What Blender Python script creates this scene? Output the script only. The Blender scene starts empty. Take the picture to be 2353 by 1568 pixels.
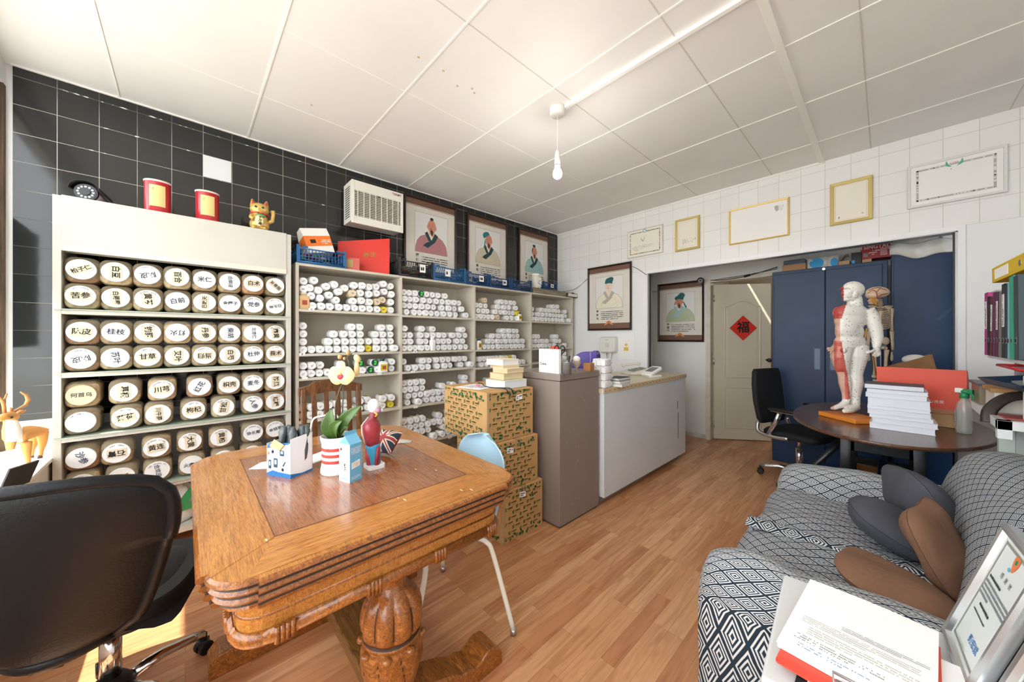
import bpy, math, random
from mathutils import Vector, Matrix, noise
R=random.Random(7)
sc=bpy.context.scene
COL=sc.collection
# ---------------- camera ----------------
CAMZ=1.30; FP=803.5; YAW=.8192
cd=bpy.data.cameras.new('camera'); cam=bpy.data.objects.new('camera',cd); COL.objects.link(cam)
cd.sensor_width=36; cd.lens=36*FP/2353; cd.shift_y=-8/2353; cd.clip_start=.02
cam.location=(0,0,CAMZ); cam.rotation_euler=(math.pi/2,0,YAW)
sc.camera=cam
# ---------------- world, sun ----------------
w=bpy.data.worlds.new('world'); sc.world=w; w.use_nodes=True
nt=w.node_tree; bg=nt.nodes['Background']
sky=nt.nodes.new('ShaderNodeTexSky'); sky.sky_type='HOSEK_WILKIE'; sky.turbidity=6; sky.ground_albedo=.6
sky.sun_direction=(-.1,-.5,.86)
mixw=nt.nodes.new('ShaderNodeMixRGB'); mixw.inputs[0].default_value=.80; mixw.inputs[2].default_value=(.95,.985,1,1)
nt.links.new(sky.outputs[0],mixw.inputs[1]); nt.links.new(mixw.outputs[0],bg.inputs[0])
bg.inputs[1].default_value=5.2
sl=bpy.data.lights.new('sun','SUN'); sl.energy=9; sl.angle=.01; sl.color=(1,.95,.86)
so=bpy.data.objects.new('sun',sl); COL.objects.link(so)
so.rotation_euler=Vector((-.08,.31,-.95)).to_track_quat('-Z','Y').to_euler()
sc.view_settings.view_transform='Standard'; sc.view_settings.look='None'
sc.view_settings.exposure=.52; sc.view_settings.gamma=1
sc.view_settings.use_curve_mapping=False
sc.cycles.max_bounces=10; sc.cycles.diffuse_bounces=6; sc.cycles.transparent_max_bounces=16
sc.cycles.sample_clamp_indirect=6
# ---------------- picture geometry helpers: a pixel of the photograph on a real plane ----------------
FW=Vector((-math.sin(YAW),math.cos(YAW),0)); RT=Vector((math.cos(YAW),math.sin(YAW),0)); O=Vector((0,0,CAMZ))
def _on(ax,val,u,v):
    d=FW*FP+RT*(u-1176.5)+Vector((0,0,776-v)); return O+d*((val-O[ax])/d[ax])
def onx(x,u,v): return _on(0,x,u,v)
def ony(y,u,v): return _on(1,y,u,v)
def onz(z,u,v): return _on(2,z,u,v)
# ---------------- materials ----------------
def lin(c): return c/12.92 if c<=.04045 else ((c+.055)/1.055)**2.4
def rgb(h):
    if isinstance(h,str): h=h.lstrip('#'); return tuple(lin(int(h[i:i+2],16)/255) for i in (0,2,4))+(1,)
    return tuple(h)+(1,)
MATS={}
def P(name,col,rough=.5,metal=0,bump=0,bscale=60,var=0,vscale=8,alpha=1,trans=0,coat=0,emit=0,spec=.5,var2=None,stretch=None,dark=None):
    if name in MATS: return MATS[name]
    m=bpy.data.materials.new(name); m.use_nodes=True; n=m.node_tree.nodes; l=m.node_tree.links; b=n['Principled BSDF']
    b.inputs['Base Color'].default_value=rgb(col); b.inputs['Roughness'].default_value=rough; b.inputs['Metallic'].default_value=metal
    b.inputs['Specular IOR Level'].default_value=spec
    if coat: b.inputs['Coat Weight'].default_value=coat; b.inputs['Coat Roughness'].default_value=.08
    if trans: b.inputs['Transmission Weight'].default_value=trans
    if alpha<1: b.inputs['Alpha'].default_value=alpha
    if emit: b.inputs['Emission Color'].default_value=rgb(col); b.inputs['Emission Strength'].default_value=emit
    if bump or var:
        tc=n.new('ShaderNodeTexCoord'); mp=n.new('ShaderNodeMapping'); l.new(tc.outputs['Object'],mp.inputs[0])
        if stretch: mp.inputs['Scale'].default_value=stretch
    if var:
        nz=n.new('ShaderNodeTexNoise'); nz.inputs['Scale'].default_value=vscale; nz.inputs['Detail'].default_value=5
        l.new(mp.outputs[0],nz.inputs[0]); cr=n.new('ShaderNodeValToRGB')
        c=rgb(col); d=rgb(var2) if var2 else tuple(x*(1-var) for x in c[:3])+(1,)
        cr.color_ramp.elements[0].color=d; cr.color_ramp.elements[1].color=c
        cr.color_ramp.elements[0].position=.35; cr.color_ramp.elements[1].position=.62
        l.new(nz.outputs[0],cr.inputs[0]); l.new(cr.outputs[0],b.inputs['Base Color'])
    if bump:
        nb=n.new('ShaderNodeTexNoise'); nb.inputs['Scale'].default_value=bscale; nb.inputs['Detail'].default_value=4
        l.new(mp.outputs[0],nb.inputs[0]); bp=n.new('ShaderNodeBump'); bp.inputs['Strength'].default_value=bump; bp.inputs['Distance'].default_value=.01
        l.new(nb.outputs[0],bp.inputs['Height']); l.new(bp.outputs[0],b.inputs['Normal'])
    MATS[name]=m; return m
def tilemat(name,c1,c2,grout,wd,ht,ou,ov,rough,msize=.0022,gvar=None,patch=None):
    m=bpy.data.materials.new(name); m.use_nodes=True; n=m.node_tree.nodes; l=m.node_tree.links; b=n['Principled BSDF']
    tc=n.new('ShaderNodeTexCoord'); mp=n.new('ShaderNodeMapping'); mp.inputs['Location'].default_value=(-ou,-ov,0); l.new(tc.outputs['UV'],mp.inputs[0])
    br=n.new('ShaderNodeTexBrick'); br.offset=0; br.squash=1; br.inputs['Scale'].default_value=1; br.inputs['Brick Width'].default_value=wd; br.inputs['Row Height'].default_value=ht
    br.inputs['Mortar Size'].default_value=msize; br.inputs['Mortar Smooth'].default_value=.1
    br.inputs['Color1'].default_value=rgb(c1); br.inputs['Color2'].default_value=rgb(c2); br.inputs['Mortar'].default_value=rgb(grout)
    l.new(mp.outputs[0],br.inputs[0])
    if gvar:
        nz=n.new('ShaderNodeTexNoise'); nz.inputs['Scale'].default_value=1.3; cr=n.new('ShaderNodeValToRGB'); cr.color_ramp.elements[0].position=.42;cr.color_ramp.elements[1].position=.6
        cr.color_ramp.elements[0].color=rgb(gvar); cr.color_ramp.elements[1].color=rgb(grout); l.new(mp.outputs[0],nz.inputs[0]); l.new(nz.outputs[0],cr.inputs[0]); l.new(cr.outputs[0],br.inputs['Mortar'])
    l.new(br.outputs['Color'],b.inputs['Base Color'])
    mr=n.new('ShaderNodeMapRange'); mr.inputs[3].default_value=rough; mr.inputs[4].default_value=.75; l.new(br.outputs['Fac'],mr.inputs[0]); l.new(mr.outputs[0],b.inputs['Roughness'])
    nz2=n.new('ShaderNodeTexNoise'); nz2.inputs['Scale'].default_value=9; l.new(mp.outputs[0],nz2.inputs[0])
    ad=n.new('ShaderNodeMath'); ad.operation='MULTIPLY_ADD'; ad.inputs[1].default_value=-1; l.new(br.outputs['Fac'],ad.inputs[0])
    mu=n.new('ShaderNodeMath'); mu.operation='MULTIPLY'; mu.inputs[1].default_value=.35; l.new(nz2.outputs[0],mu.inputs[0]); l.new(mu.outputs[0],ad.inputs[2])
    bp=n.new('ShaderNodeBump'); bp.inputs['Strength'].default_value=.25; bp.inputs['Distance'].default_value=.004; l.new(ad.outputs[0],bp.inputs['Height']); l.new(bp.outputs[0],b.inputs['Normal'])
    MATS[name]=m; return m
def woodmat(name,c1,c2,c3,scale=(1,1,1),gs=5,rough=.35,coat=0,bump=.15,rings=2.2):
    """grain runs along the axis whose scale is small"""
    m=bpy.data.materials.new(name); m.use_nodes=True; n=m.node_tree.nodes; l=m.node_tree.links; b=n['Principled BSDF']
    tc=n.new('ShaderNodeTexCoord'); mp=n.new('ShaderNodeMapping'); mp.inputs['Scale'].default_value=scale; l.new(tc.outputs['Object'],mp.inputs[0])
    n1=n.new('ShaderNodeTexNoise'); n1.inputs['Scale'].default_value=gs; n1.inputs['Detail'].default_value=6; n1.inputs['Distortion'].default_value=rings; l.new(mp.outputs[0],n1.inputs[0])
    n2=n.new('ShaderNodeTexNoise'); n2.inputs['Scale'].default_value=gs*9; n2.inputs['Detail'].default_value=4; l.new(mp.outputs[0],n2.inputs[0])
    cr=n.new('ShaderNodeValToRGB'); e=cr.color_ramp.elements; e[0].position=.3; e[0].color=rgb(c3); e[1].position=.72; e[1].color=rgb(c1)
    x=e.new(.5); x.color=rgb(c2); l.new(n1.outputs[0],cr.inputs[0])
    mx=n.new('ShaderNodeMixRGB'); mx.blend_type='MULTIPLY'; mx.inputs[0].default_value=.55; l.new(cr.outputs[0],mx.inputs[1])
    c2r=n.new('ShaderNodeValToRGB'); c2r.color_ramp.elements[0].position=.38; c2r.color_ramp.elements[0].color=(.35,.3,.25,1); c2r.color_ramp.elements[1].position=.55; l.new(n2.outputs[0],c2r.inputs[0]); l.new(c2r.outputs[0],mx.inputs[2])
    l.new(mx.outputs[0],b.inputs['Base Color']); b.inputs['Roughness'].default_value=rough
    if coat: b.inputs['Coat Weight'].default_value=coat; b.inputs['Coat Roughness'].default_value=.12
    bp=n.new('ShaderNodeBump'); bp.inputs['Strength'].default_value=bump; bp.inputs['Distance'].default_value=.002; l.new(n2.outputs[0],bp.inputs['Height']); l.new(bp.outputs[0],b.inputs['Normal'])
    MATS[name]=m; return m
# ---------------- mesh builder ----------------
_txt={}
def glyphs(s,res=2,bold=0):
    k=(s,res,bold)
    if k not in _txt:
        c=bpy.data.curves.new('t','FONT'); c.body=s; c.resolution_u=res; c.align_x='CENTER'; c.align_y='CENTER'; c.offset=bold
        o=bpy.data.objects.new('t',c); m=bpy.data.meshes.new_from_object(o)
        _txt[k]=([v.co.copy() for v in m.vertices],[tuple(p.vertices) for p in m.polygons])
        bpy.data.objects.remove(o); bpy.data.curves.remove(c); bpy.data.meshes.remove(m)
    return _txt[k]
def FR(o,right,up):
    r=Vector(right).normalized(); u=Vector(up).normalized(); n=r.cross(u)
    return Matrix(((r.x,u.x,n.x,o[0]),(r.y,u.y,n.y,o[1]),(r.z,u.z,n.z,o[2]),(0,0,0,1)))
def TR(x,y,z,rz=0,rx=0,ry=0): return Matrix.Translation((x,y,z))@Matrix.Rotation(rz,4,'Z')@Matrix.Rotation(ry,4,'Y')@Matrix.Rotation(rx,4,'X')
I4=Matrix.Identity(4)
class MB:
    def __init__(s): s.v=[]; s.f=[]; s.m=[]; s.sm=[]; s.uv=[]; s.ms=[]; s.M=I4; s.hasuv=False
    def mi(s,m):
        if m not in s.ms: s.ms.append(m)
        return s.ms.index(m)
    def vert(s,p): s.v.append(s.M@Vector(p)); return len(s.v)-1
    def face(s,ids,m,smooth=False,uv=None):
        s.f.append(tuple(ids)); s.m.append(s.mi(m)); s.sm.append(smooth); s.uv.append(uv)
        if uv: s.hasuv=True
    def poly(s,pts,m,uv=None): s.face([s.vert(p) for p in pts],m,False,uv)
    def box(s,a,b,m,skip=''):
        x0,y0,z0=[min(p,q) for p,q in zip(a,b)]; x1,y1,z1=[max(p,q) for p,q in zip(a,b)]
        i=[s.vert(p) for p in ((x0,y0,z0),(x1,y0,z0),(x1,y1,z0),(x0,y1,z0),(x0,y0,z1),(x1,y0,z1),(x1,y1,z1),(x0,y1,z1))]
        for k,q in (('b',(3,2,1,0)),('t',(4,5,6,7)),('f',(0,1,5,4)),('r',(1,2,6,5)),('k',(2,3,7,6)),('l',(3,0,4,7))):
            if k not in skip: s.face([i[j] for j in q],m)
        return s
    def rings(s,rs,m,cap=(1,1),smooth=True,closed=False):
        """rs: list of rings (lists of points)"""
        ids=[[s.vert(p) for p in r] for r in rs]; n=len(rs[0])
        L=len(ids)
        for a in range(L if closed else L-1):
            A=ids[a];B=ids[(a+1)%L]
            for k in range(n): s.face((A[k],A[(k+1)%n],B[(k+1)%n],B[k]),m,smooth)
        if not closed:
            if cap[0]: s.face(ids[0][::-1],m)
            if cap[1]: s.face(ids[-1],m)
        return s
    def lathe(s,prof,m,n=24,o=(0,0,0),cap=(1,1),sx=1,sy=1,smooth=True,lobes=None):
        rs=[]
        for r,z in prof:
            ring=[]
            for k in range(n):
                a=2*math.pi*k/n; q=r
                if lobes: q=r*lobes(a,z)
                ring.append((o[0]+q*sx*math.cos(a),o[1]+q*sy*math.sin(a),o[2]+z))
            rs.append(ring)
        return s.rings(rs,m,cap,smooth)
    def cyl(s,a,b,r0,m,r1=None,n=16,cap=(1,1),smooth=True):
        a=Vector(a);b=Vector(b); r1=r0 if r1 is None else r1; d=(b-a).normalized()
        u=d.orthogonal().normalized(); v=d.cross(u)
        return s.rings([[c+(u*math.cos(2*math.pi*k/n)+v*math.sin(2*math.pi*k/n))*r for k in range(n)] for c,r in ((a,r0),(b,r1))],m,cap,smooth)
    def tube(s,pts,r,m,n=8,cap=(1,1),flat=1,up=None):
        pts=[Vector(p) for p in pts]; rs=[]; rr=r if isinstance(r,(list,tuple)) else [r]*len(pts)
        pu=None
        for i,p in enumerate(pts):
            d=(pts[min(i+1,len(pts)-1)]-pts[max(i-1,0)]).normalized()
            if up is not None: u=Vector(up)-d*d.dot(Vector(up)); u.normalize()
            elif pu is None: u=d.orthogonal().normalized()
            else: u=(pu-d*d.dot(pu)).normalized()
            pu=u; v=d.cross(u)
            rs.append([p+(u*math.cos(2*math.pi*k/n)+v*math.sin(2*math.pi*k/n)*flat)*rr[i] for k in range(n)])
        return s.rings(rs,m,cap)
    def ell(s,c,r,m,n=16,k=10,R_=None):
        c=Vector(c); rs=[]
        for j in range(k+1):
            t=math.pi*j/k; t=max(.02,min(math.pi-.02,t))
            ring=[]
            for i in range(n):
                a=2*math.pi*i/n; p=Vector((r[0]*math.sin(t)*math.cos(a),r[1]*math.sin(t)*math.sin(a),-r[2]*math.cos(t)))
                if R_: p=R_@p
                ring.append(c+p)
            rs.append(ring)
        return s.rings(rs,m)
    def prism(s,poly,z0,z1,m,mt=None,smooth=False):
        """2D polygon in xy extruded z0..z1"""
        n=len(poly); a=[s.vert((x,y,z0)) for x,y in poly]; b=[s.vert((x,y,z1)) for x,y in poly]
        s.face(a[::-1],m); s.face(b,mt or m)
        for k in range(n): s.face((a[k],a[(k+1)%n],b[(k+1)%n],b[k]),m,smooth)
        return s
    def flat(s,poly,z,m): s.face([s.vert((x,y,z)) for x,y in poly],m); return s
    def grid(s,fn,nu,nv,m,uvs=None,smooth=True,closeu=False):
        ids=[[s.vert(fn(i/nu,j/nv)) for i in range(nu+(0 if closeu else 1))] for j in range(nv+1)]
        for j in range(nv):
            for i in range(nu):
                i2=(i+1)%len(ids[0])
                uv=None
                if uvs: uv=[uvs(a/nu,b/nv) for a,b in ((i,j),(i+1,j),(i+1,j+1),(i,j+1))]
                s.face((ids[j][i],ids[j][i2],ids[j+1][i2],ids[j+1][i]),m,smooth,uv)
        return s
    def text(s,t,size,F,m,res=2,bold=0,rot=0,sx=1,depth=0):
        vs,fs=glyphs(t,res,bold); T=F@Matrix.Rotation(rot,4,'Z')
        ids=[s.vert(T@Vector((p.x*size*sx,p.y*size,0))) for p in vs]
        for f in fs: s.face([ids[i] for i in f],m)
        return s
    def obj(s,name,parent=None,loc=None,bevel=0,sub=0,auto=False,solid=0):
        me=bpy.data.meshes.new(name); me.from_pydata(s.v,[],s.f)
        for m in s.ms: me.materials.append(m)
        me.polygons.foreach_set('material_index',s.m); me.polygons.foreach_set('use_smooth',s.sm)
        if s.hasuv:
            ul=me.uv_layers.new(name='UVMap'); k=0
            for p,uv in zip(me.polygons,s.uv):
                for q in range(p.loop_total):
                    if uv: ul.data[p.loop_start+q].uv=uv[q]
        me.update()
        o=bpy.data.objects.new(name,me); COL.objects.link(o)
        if loc: o.location=loc
        if parent: o.parent=parent
        if solid:
            md=o.modifiers.new('s','SOLIDIFY'); md.thickness=solid
        if bevel:
            md=o.modifiers.new('b','BEVEL'); md.width=bevel; md.segments=2; md.limit_method='ANGLE'
        if sub:
            md=o.modifiers.new('u','SUBSURF'); md.levels=sub; md.render_levels=sub
        return o
def tag(o,label=None,cat=None,group=None,kind=None):
    if label: o['label']=label
    if cat: o['category']=cat
    if group: o['group']=group
    if kind: o['kind']=kind
    return o
def thing(name,label,cat,loc=(0,0,0),rz=0,group=None):
    o=bpy.data.objects.new(name,None); COL.objects.link(o); o.location=loc; o.rotation_euler=(0,0,rz); o.empty_display_size=.05
    return tag(o,label,cat,group)
def struct(o): o['kind']='structure'; return o
def dup(o,loc=None,rz=None,label=None,group=None,cat=None):
    c=o.copy(); COL.objects.link(c)
    for k in o.children:
        d=k.copy(); COL.objects.link(d); d.parent=c
        for g in k.children:
            e=g.copy(); COL.objects.link(e); e.parent=d
    if loc is not None: c.location=loc
    if rz is not None: c.rotation_euler=(0,0,rz)
    tag(c,label,cat,group); return c
def rrect(w,h,r,n=5,cx=0,cy=0):
    pts=[]
    for (sx,sy,a0) in ((1,1,0),(-1,1,90),(-1,-1,180),(1,-1,270)):
        for k in range(n+1):
            a=math.radians(a0+90*k/n); pts.append((cx+sx*(w/2-r)+r*math.cos(a),cy+sy*(h/2-r)+r*math.sin(a)))
    return pts
def smooth(pts,n=6,closed=True):
    out=[]; L=len(pts)
    for i in range(L if closed else L-1):
        g=lambda k:pts[k%L] if closed else pts[max(0,min(L-1,k))]
        p0,p1,p2,p3=g(i-1),g(i),g(i+1),g(i+2)
        for k in range(n):
            t=k/n; out.append(tuple(.5*((2*b)+(c-a)*t+(2*a-5*b+4*c-d)*t*t+(3*b-a-3*c+d)*t**3) for a,b,c,d in zip(p0,p1,p2,p3)))
    if not closed: out.append(tuple(pts[-1]))
    return out
def scribble(mb,F,w,h,rows,m,dens=.8,seed=0,ch=.6):
    """rows of small unreadable print inside w x h"""
    r=random.Random(seed); old=mb.M; mb.M=old@F; rh=h/rows
    for j in range(rows):
        y=h/2-(j+.5)*rh; x=-w/2; end=w/2 if j<rows-1 else w/2*r.uniform(-.3,.8)
        while x<end:
            q=rh*ch*r.uniform(.5,1.0)
            if r.random()<dens: mb.flat([(x,y-rh*ch/2),(x+q*.8,y-rh*ch/2),(x+q*.8,y+rh*ch*r.uniform(.1,.5)),(x,y+rh*ch*.5)],0,m)
            x+=q
    mb.M=old
# common materials
WHITE=P('white_paint','#f2f2ee',.55); CHROME=P('chrome','#d8d8d8',.12,1); BLACKP=P('black_plastic','#141516',.4); INK=P('ink','#1c1a1a',.7); PAPER=P('paper','#f3f3f2',.8)
STEEL=P('brushed_steel','#c9cbcc',.3,.9); REDP=P('red_plastic','#b3202a',.4); GREENP=P('green_plastic','#1d8a54',.4); CARD=P('cardboard','#b98c5c',.85,bump=.05,bscale=30,var=.12,vscale=12)
# =============== the room ===============
XL=-3.383; YB=4.10; ZC=2.85; YR=4.88; YF=-.74; XR=.66; ZT=2.109
OX0,OX1,OZ=-1.975,.355,2.075
blk=tilemat('black_glazed_tile','#232525','#2b2c2c','#b9b3a8',.1636,.161,-.559,2.79,.09,.0014,gvar='#55544f')
wht=tilemat('white_glazed_tile','#f0f1f0','#ecedec','#d2cdbf',.1635,.1645,.124,2.1095,.16,.002)
wallp=P('wall_paint','#eff1f2',.5,bump=.04,bscale=4,var=.04,vscale=2)
mb=MB()
z0=.82
mb.poly([(XL,-.715,z0),(XL,YB,z0),(XL,YB,ZC),(XL,-.715,ZC)],blk,uv=[(-.715,z0),(YB,z0),(YB,ZC),(-.715,ZC)])
mb.box((XL-.12,-.9,0),(XL-.012,YB+.1,ZC),wallp); mb.box((XL-.02,-.715,0),(XL-.003,YB,z0),wallp)
wt=P('white_tile_single','#dfe3e6',.15)
y=.0915-.1636*0
mb.poly([(XL+.002,.0935,2.47),(XL+.002,.2545,2.47),(XL+.002,.2545,2.628),(XL+.002,.0935,2.628)],wt)
chip=P('chipped_plaster','#e4e2dc',.9)
for k in range(26):
    yy=-.55+R.random()**2*1.6; zz=2.79-.161*R.choice([0,0,0,1,2]); a=R.uniform(.004,.016)
    pts=[(XL+.001,yy+a*R.uniform(.6,1.5)*math.cos(t),zz+a*.4*R.uniform(.4,1)*math.sin(t)) for t in [q*math.pi/3 for q in range(6)]]
    mb.poly(pts,chip)
struct(mb.obj('wall_left'))
# back wall with the opening
mb=MB()
def bw(x0,x1,a,b,m): mb.poly([(x0,YB,a),(x1,YB,a),(x1,YB,b),(x0,YB,b)],m,uv=[(x0,a),(x1,a),(x1,b),(x0,b)])
bw(XL,XR,ZT,ZC,wht); bw(XL,OX0,0,ZT,wallp); bw(OX1,XR,0,ZT,wallp)
mb.box((XL,YB+.002,ZT),(XR+.1,YB+.1,ZC+.03),wallp); mb.box((XL,YB+.002,0),(OX0,YB+.1,ZT+.01),wallp); mb.box((OX1,YB+.002,0),(XR+.1,YB+.1,ZT+.01),wallp)
struct(mb.obj('wall_back'))
# opening frame: white face boards and grey metal reveal
alu=P('brushed_aluminium_trim','#a9abad',.35,.7); fr=P('white_aluminium_trim','#f0f1f2',.35)
mb=MB(); mb.box((OX0-.0,YB-.012,OZ),(OX1+.035,YB,ZT+.002),fr); mb.box((OX1,YB-.012,0),(OX1+.035,YB,OZ),fr); mb.box((OX0-.055,YB-.012,0),(OX0,YB,OZ+.034),fr)
mb.box((OX0,YB-.005,OZ-.006),(OX1,YB+.1,OZ),alu); mb.box((OX0,YB-.005,0),(OX0+.012,YB+.1,OZ),alu); mb.box((OX1-.012,YB-.005,0),(OX1,YB+.1,OZ),alu)
mb.box((OX0+.012,YB+.03,0),(OX0+.02,YB+.045,OZ),BLACKP); mb.box((OX1-.02,YB+.03,0),(OX1-.012,YB+.045,OZ),BLACKP)
o=mb.obj('trim_1'); struct(o)
# recess behind the opening
mb=MB(); RX0,RX1=-2.75,.9; DX0,DX1=-1.555,-.80
rp=P('recess_paint','#e6e7e5',.55,var=.05,vscale=2)
mb.box((RX0,YR,0),(DX0,YR+.1,2.5),rp); mb.box((DX0,YR,2.03),(DX1,YR+.1,2.5),rp); mb.box((DX1,YR,0),(RX1,YR+.1,2.5),rp)
struct(mb.obj('wall_recess_back'))
mb=MB(); mb.box((RX0-.1,YB+.1,0),(RX0,YR,2.5),rp); struct(mb.obj('wall_recess_left'))
mb=MB(); mb.box((RX1,YB+.1,0),(RX1+.1,YR,2.5),rp); struct(mb.obj('wall_recess_right'))
mb=MB(); mb.box((RX0-.1,YB+.1,2.5),(RX1+.1,YR+.1,2.55),rp); struct(mb.obj('ceiling_recess'))
sk=P('skirting_paint','#d9d5cb',.5,var=.25,vscale=9); mb=MB(); mb.box((RX0,YR-.012,0),(DX0,YR,.05),sk); struct(mb.obj('baseboard_recess'))
# back room seen through the gap over the ajar door
mb=MB(); bm_=P('back_room_paint','#b9ab93',.7); mb.box((-1.7,6.3,0),(.2,6.35,2.6),bm_); mb.box((-1.75,4.98,0),(-1.7,6.3,2.6),bm_); mb.box((.2,4.98,0),(.25,6.3,2.6),bm_); mb.box((-1.75,4.98,2.6),(.25,6.35,2.65),bm_); struct(mb.obj('wall_back_room'))
mb=MB(); wg=P('bright_window','#f4f6ff',.5,emit=4); mb.box((-.95,6.26,1.9),(-.35,6.295,2.5),wg)
for k in range(5): mb.box((-.95+.15*k-.012,6.235,1.9),(-.95+.15*k+.012,6.26,2.5),fr)
mb.box((-.96,6.235,2.18),(-.34,6.26,2.21),fr); struct(mb.obj('window_2'))
# door frame and door
mb=MB(); df=P('door_frame_paint','#d9d3c3',.45,var=.12,vscale=14); mb.box((DX0-.02,YR-.02,0),(DX0+.035,YR+.1,2.0),df); mb.box((DX1-.035,YR-.02,0),(DX1+.02,YR+.1,2.0),df); mb.box((DX0-.02,YR-.02,2.0),(DX1+.02,YR+.1,2.04),df); struct(mb.obj('trim_2'))
dp=P('door_cream_paint','#d6cfbb',.42,var=.08,vscale=2.5,stretch=(1,1,.5)); dw,dh=.66,1.975
door=thing('door_1',None,None,(DX0+.055,YR+.05,0),math.radians(38)); struct(door)
mb=MB(); mb.box((0,0,.01),(dw,.04,dh),dp)
def dpanel(x0,x1,za,zb,arch=0):
    n=14; out=[]; 
    def ring(ins):
        p=[(x0+ins,za+ins),(x1-ins,za+ins)]
        for k in range(n+1):
            t=k/n; x=x1-ins-(x1-x0-2*ins)*t; s_=math.sin(math.pi*t)**1.6 if arch else 0
            p.append((x,zb-ins+arch*s_))
        return p
    a,b,c=ring(0),ring(.012),ring(.035)
    A=[(x,-.002,z) for x,z in a];B=[(x,.006,z) for x,z in b];C=[(x,-.004,z) for x,z in c]
    old=[(x,.0,z) for x,z in a]
    mb.rings([[(x,-.006,z) for x,z in ring(-.012)],[(x,-.010,z) for x,z in ring(-.004)],A,[(x,-.0008,z) for x,z in b],C],dp,cap=(0,1),smooth=False)
dpanel(.13,dw-.13,.80,1.68,.075); dpanel(.13,dw-.13,.16,.66)
grime=P('hand_grime','#8d8671',.7,alpha=.35)
mb.obj('door_panel',door,bevel=.003)
mb=MB(); mb.cyl((dw-.05,-.05,1.02),(dw-.05,0,1.02),.012,BLACKP); mb.ell((dw-.05,-.06,1.02),(.026,.026,.026),BLACKP); mb.obj('door_handle',door)
mb=MB()
for z in (.2,1.0,1.8): mb.cyl((-.004,-.006,z-.045),(-.004,-.006,z+.045),.008,STEEL,n=8)
mb.obj('hinge',door)
# red diamond on the door
Rd=Matrix.Rotation(math.radians(38),4,'Z'); dc=Matrix.Translation(door.location)@Rd@Matrix.Translation((.335,-.012,1.42))
t=thing('paper_charm','red paper diamond with black brush writing stuck on the cream panelled door','decoration',dc.translation,math.radians(38))
mb=MB(); rpaper=P('red_paper','#d5301f',.6); s=.158; mb.M=FR((0,0,0),(1,0,0),(0,0,1)); mb.prism([(0,-s),(s,0),(0,s),(-s,0)],0,.0015,rpaper); mb.obj('paper',t)
mb=MB(); mb.text('福',.15,FR((0,-.0025,0),(1,0,0),(0,0,1)),INK,bold=.02); mb.obj('writing',t)
# floor
def floormat():
    m=bpy.data.materials.new('cherry_laminate'); m.use_nodes=True; n=m.node_tree.nodes; l=m.node_tree.links; b=n['Principled BSDF']
    tc=n.new('ShaderNodeTexCoord'); mp=n.new('ShaderNodeMapping'); mp.inputs['Rotation'].default_value=(0,0,math.pi/2); l.new(tc.outputs['Object'],mp.inputs[0])
    br=n.new('ShaderNodeTexBrick'); br.offset=.37; br.offset_frequency=3; br.inputs['Scale'].default_value=1; br.inputs['Brick Width'].default_value=.52; br.inputs['Row Height'].default_value=.066
    br.inputs['Mortar Size'].default_value=.0006; br.inputs['Mortar'].default_value=rgb('#7a4526'); br.inputs['Color1'].default_value=(0,0,0,1); br.inputs['Color2'].default_value=(1,1,1,1); br.inputs['Bias'].default_value=0
    l.new(mp.outputs[0],br.inputs[0])
    cr=n.new('ShaderNodeValToRGB'); e=cr.color_ramp.elements; e[0].position=0; e[0].color=rgb('#bd8259'); e[1].position=1; e[1].color=rgb('#d9a67a'); x=e.new(.5); x.color=rgb('#cb9468'); l.new(br.outputs['Color'],cr.inputs[0])
    # grain, offset per board
    va=n.new('ShaderNodeVectorMath'); va.operation='MULTIPLY'; va.inputs[1].default_value=(13,7,3); l.new(br.outputs['Color'],va.inputs[0])
    vb=n.new('ShaderNodeVectorMath'); vb.operation='MULTIPLY'; vb.inputs[1].default_value=(26,2.2,1); l.new(tc.outputs['Object'],vb.inputs[0])
    vc=n.new('ShaderNodeVectorMath'); l.new(va.outputs[0],vc.inputs[0]); l.new(vb.outputs[0],vc.inputs[1])
    nz=n.new('ShaderNodeTexNoise'); nz.inputs['Scale'].default_value=1; nz.inputs['Detail'].default_value=7; nz.inputs['Distortion'].default_value=1.6; l.new(vc.outputs[0],nz.inputs[0])
    c2=n.new('ShaderNodeValToRGB'); c2.color_ramp.elements[0].position=.33; c2.color_ramp.elements[0].color=(.66,.56,.48,1); c2.color_ramp.elements[1].position=.58; c2.color_ramp.elements[1].color=(1,1,1,1); l.new(nz.outputs[0],c2.inputs[0])
    mx=n.new('ShaderNodeMixRGB'); mx.blend_type='MULTIPLY'; mx.inputs[0].default_value=.8; l.new(cr.outputs[0],mx.inputs[1]); l.new(c2.outputs[0],mx.inputs[2])
    m2=n.new('ShaderNodeMixRGB'); l.new(br.outputs['Fac'],m2.inputs[0]); l.new(mx.outputs[0],m2.inputs[1]); m2.inputs[2].default_value=rgb('#9a6744'); l.new(m2.outputs[0],b.inputs['Base Color'])
    b.inputs['Roughness'].default_value=.3; b.inputs['Specular IOR Level'].default_value=.45
    bp=n.new('ShaderNodeBump'); bp.inputs['Strength'].default_value=.06; bp.inputs['Distance'].default_value=.002; l.new(nz.outputs[0],bp.inputs['Height']); l.new(bp.outputs[0],b.inputs['Normal'])
    return m
mb=MB(); mb.box((XL-.12,YF-.1,-.05),(XR+.1,6.4,0),floormat()); struct(mb.obj('floor'))
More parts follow.
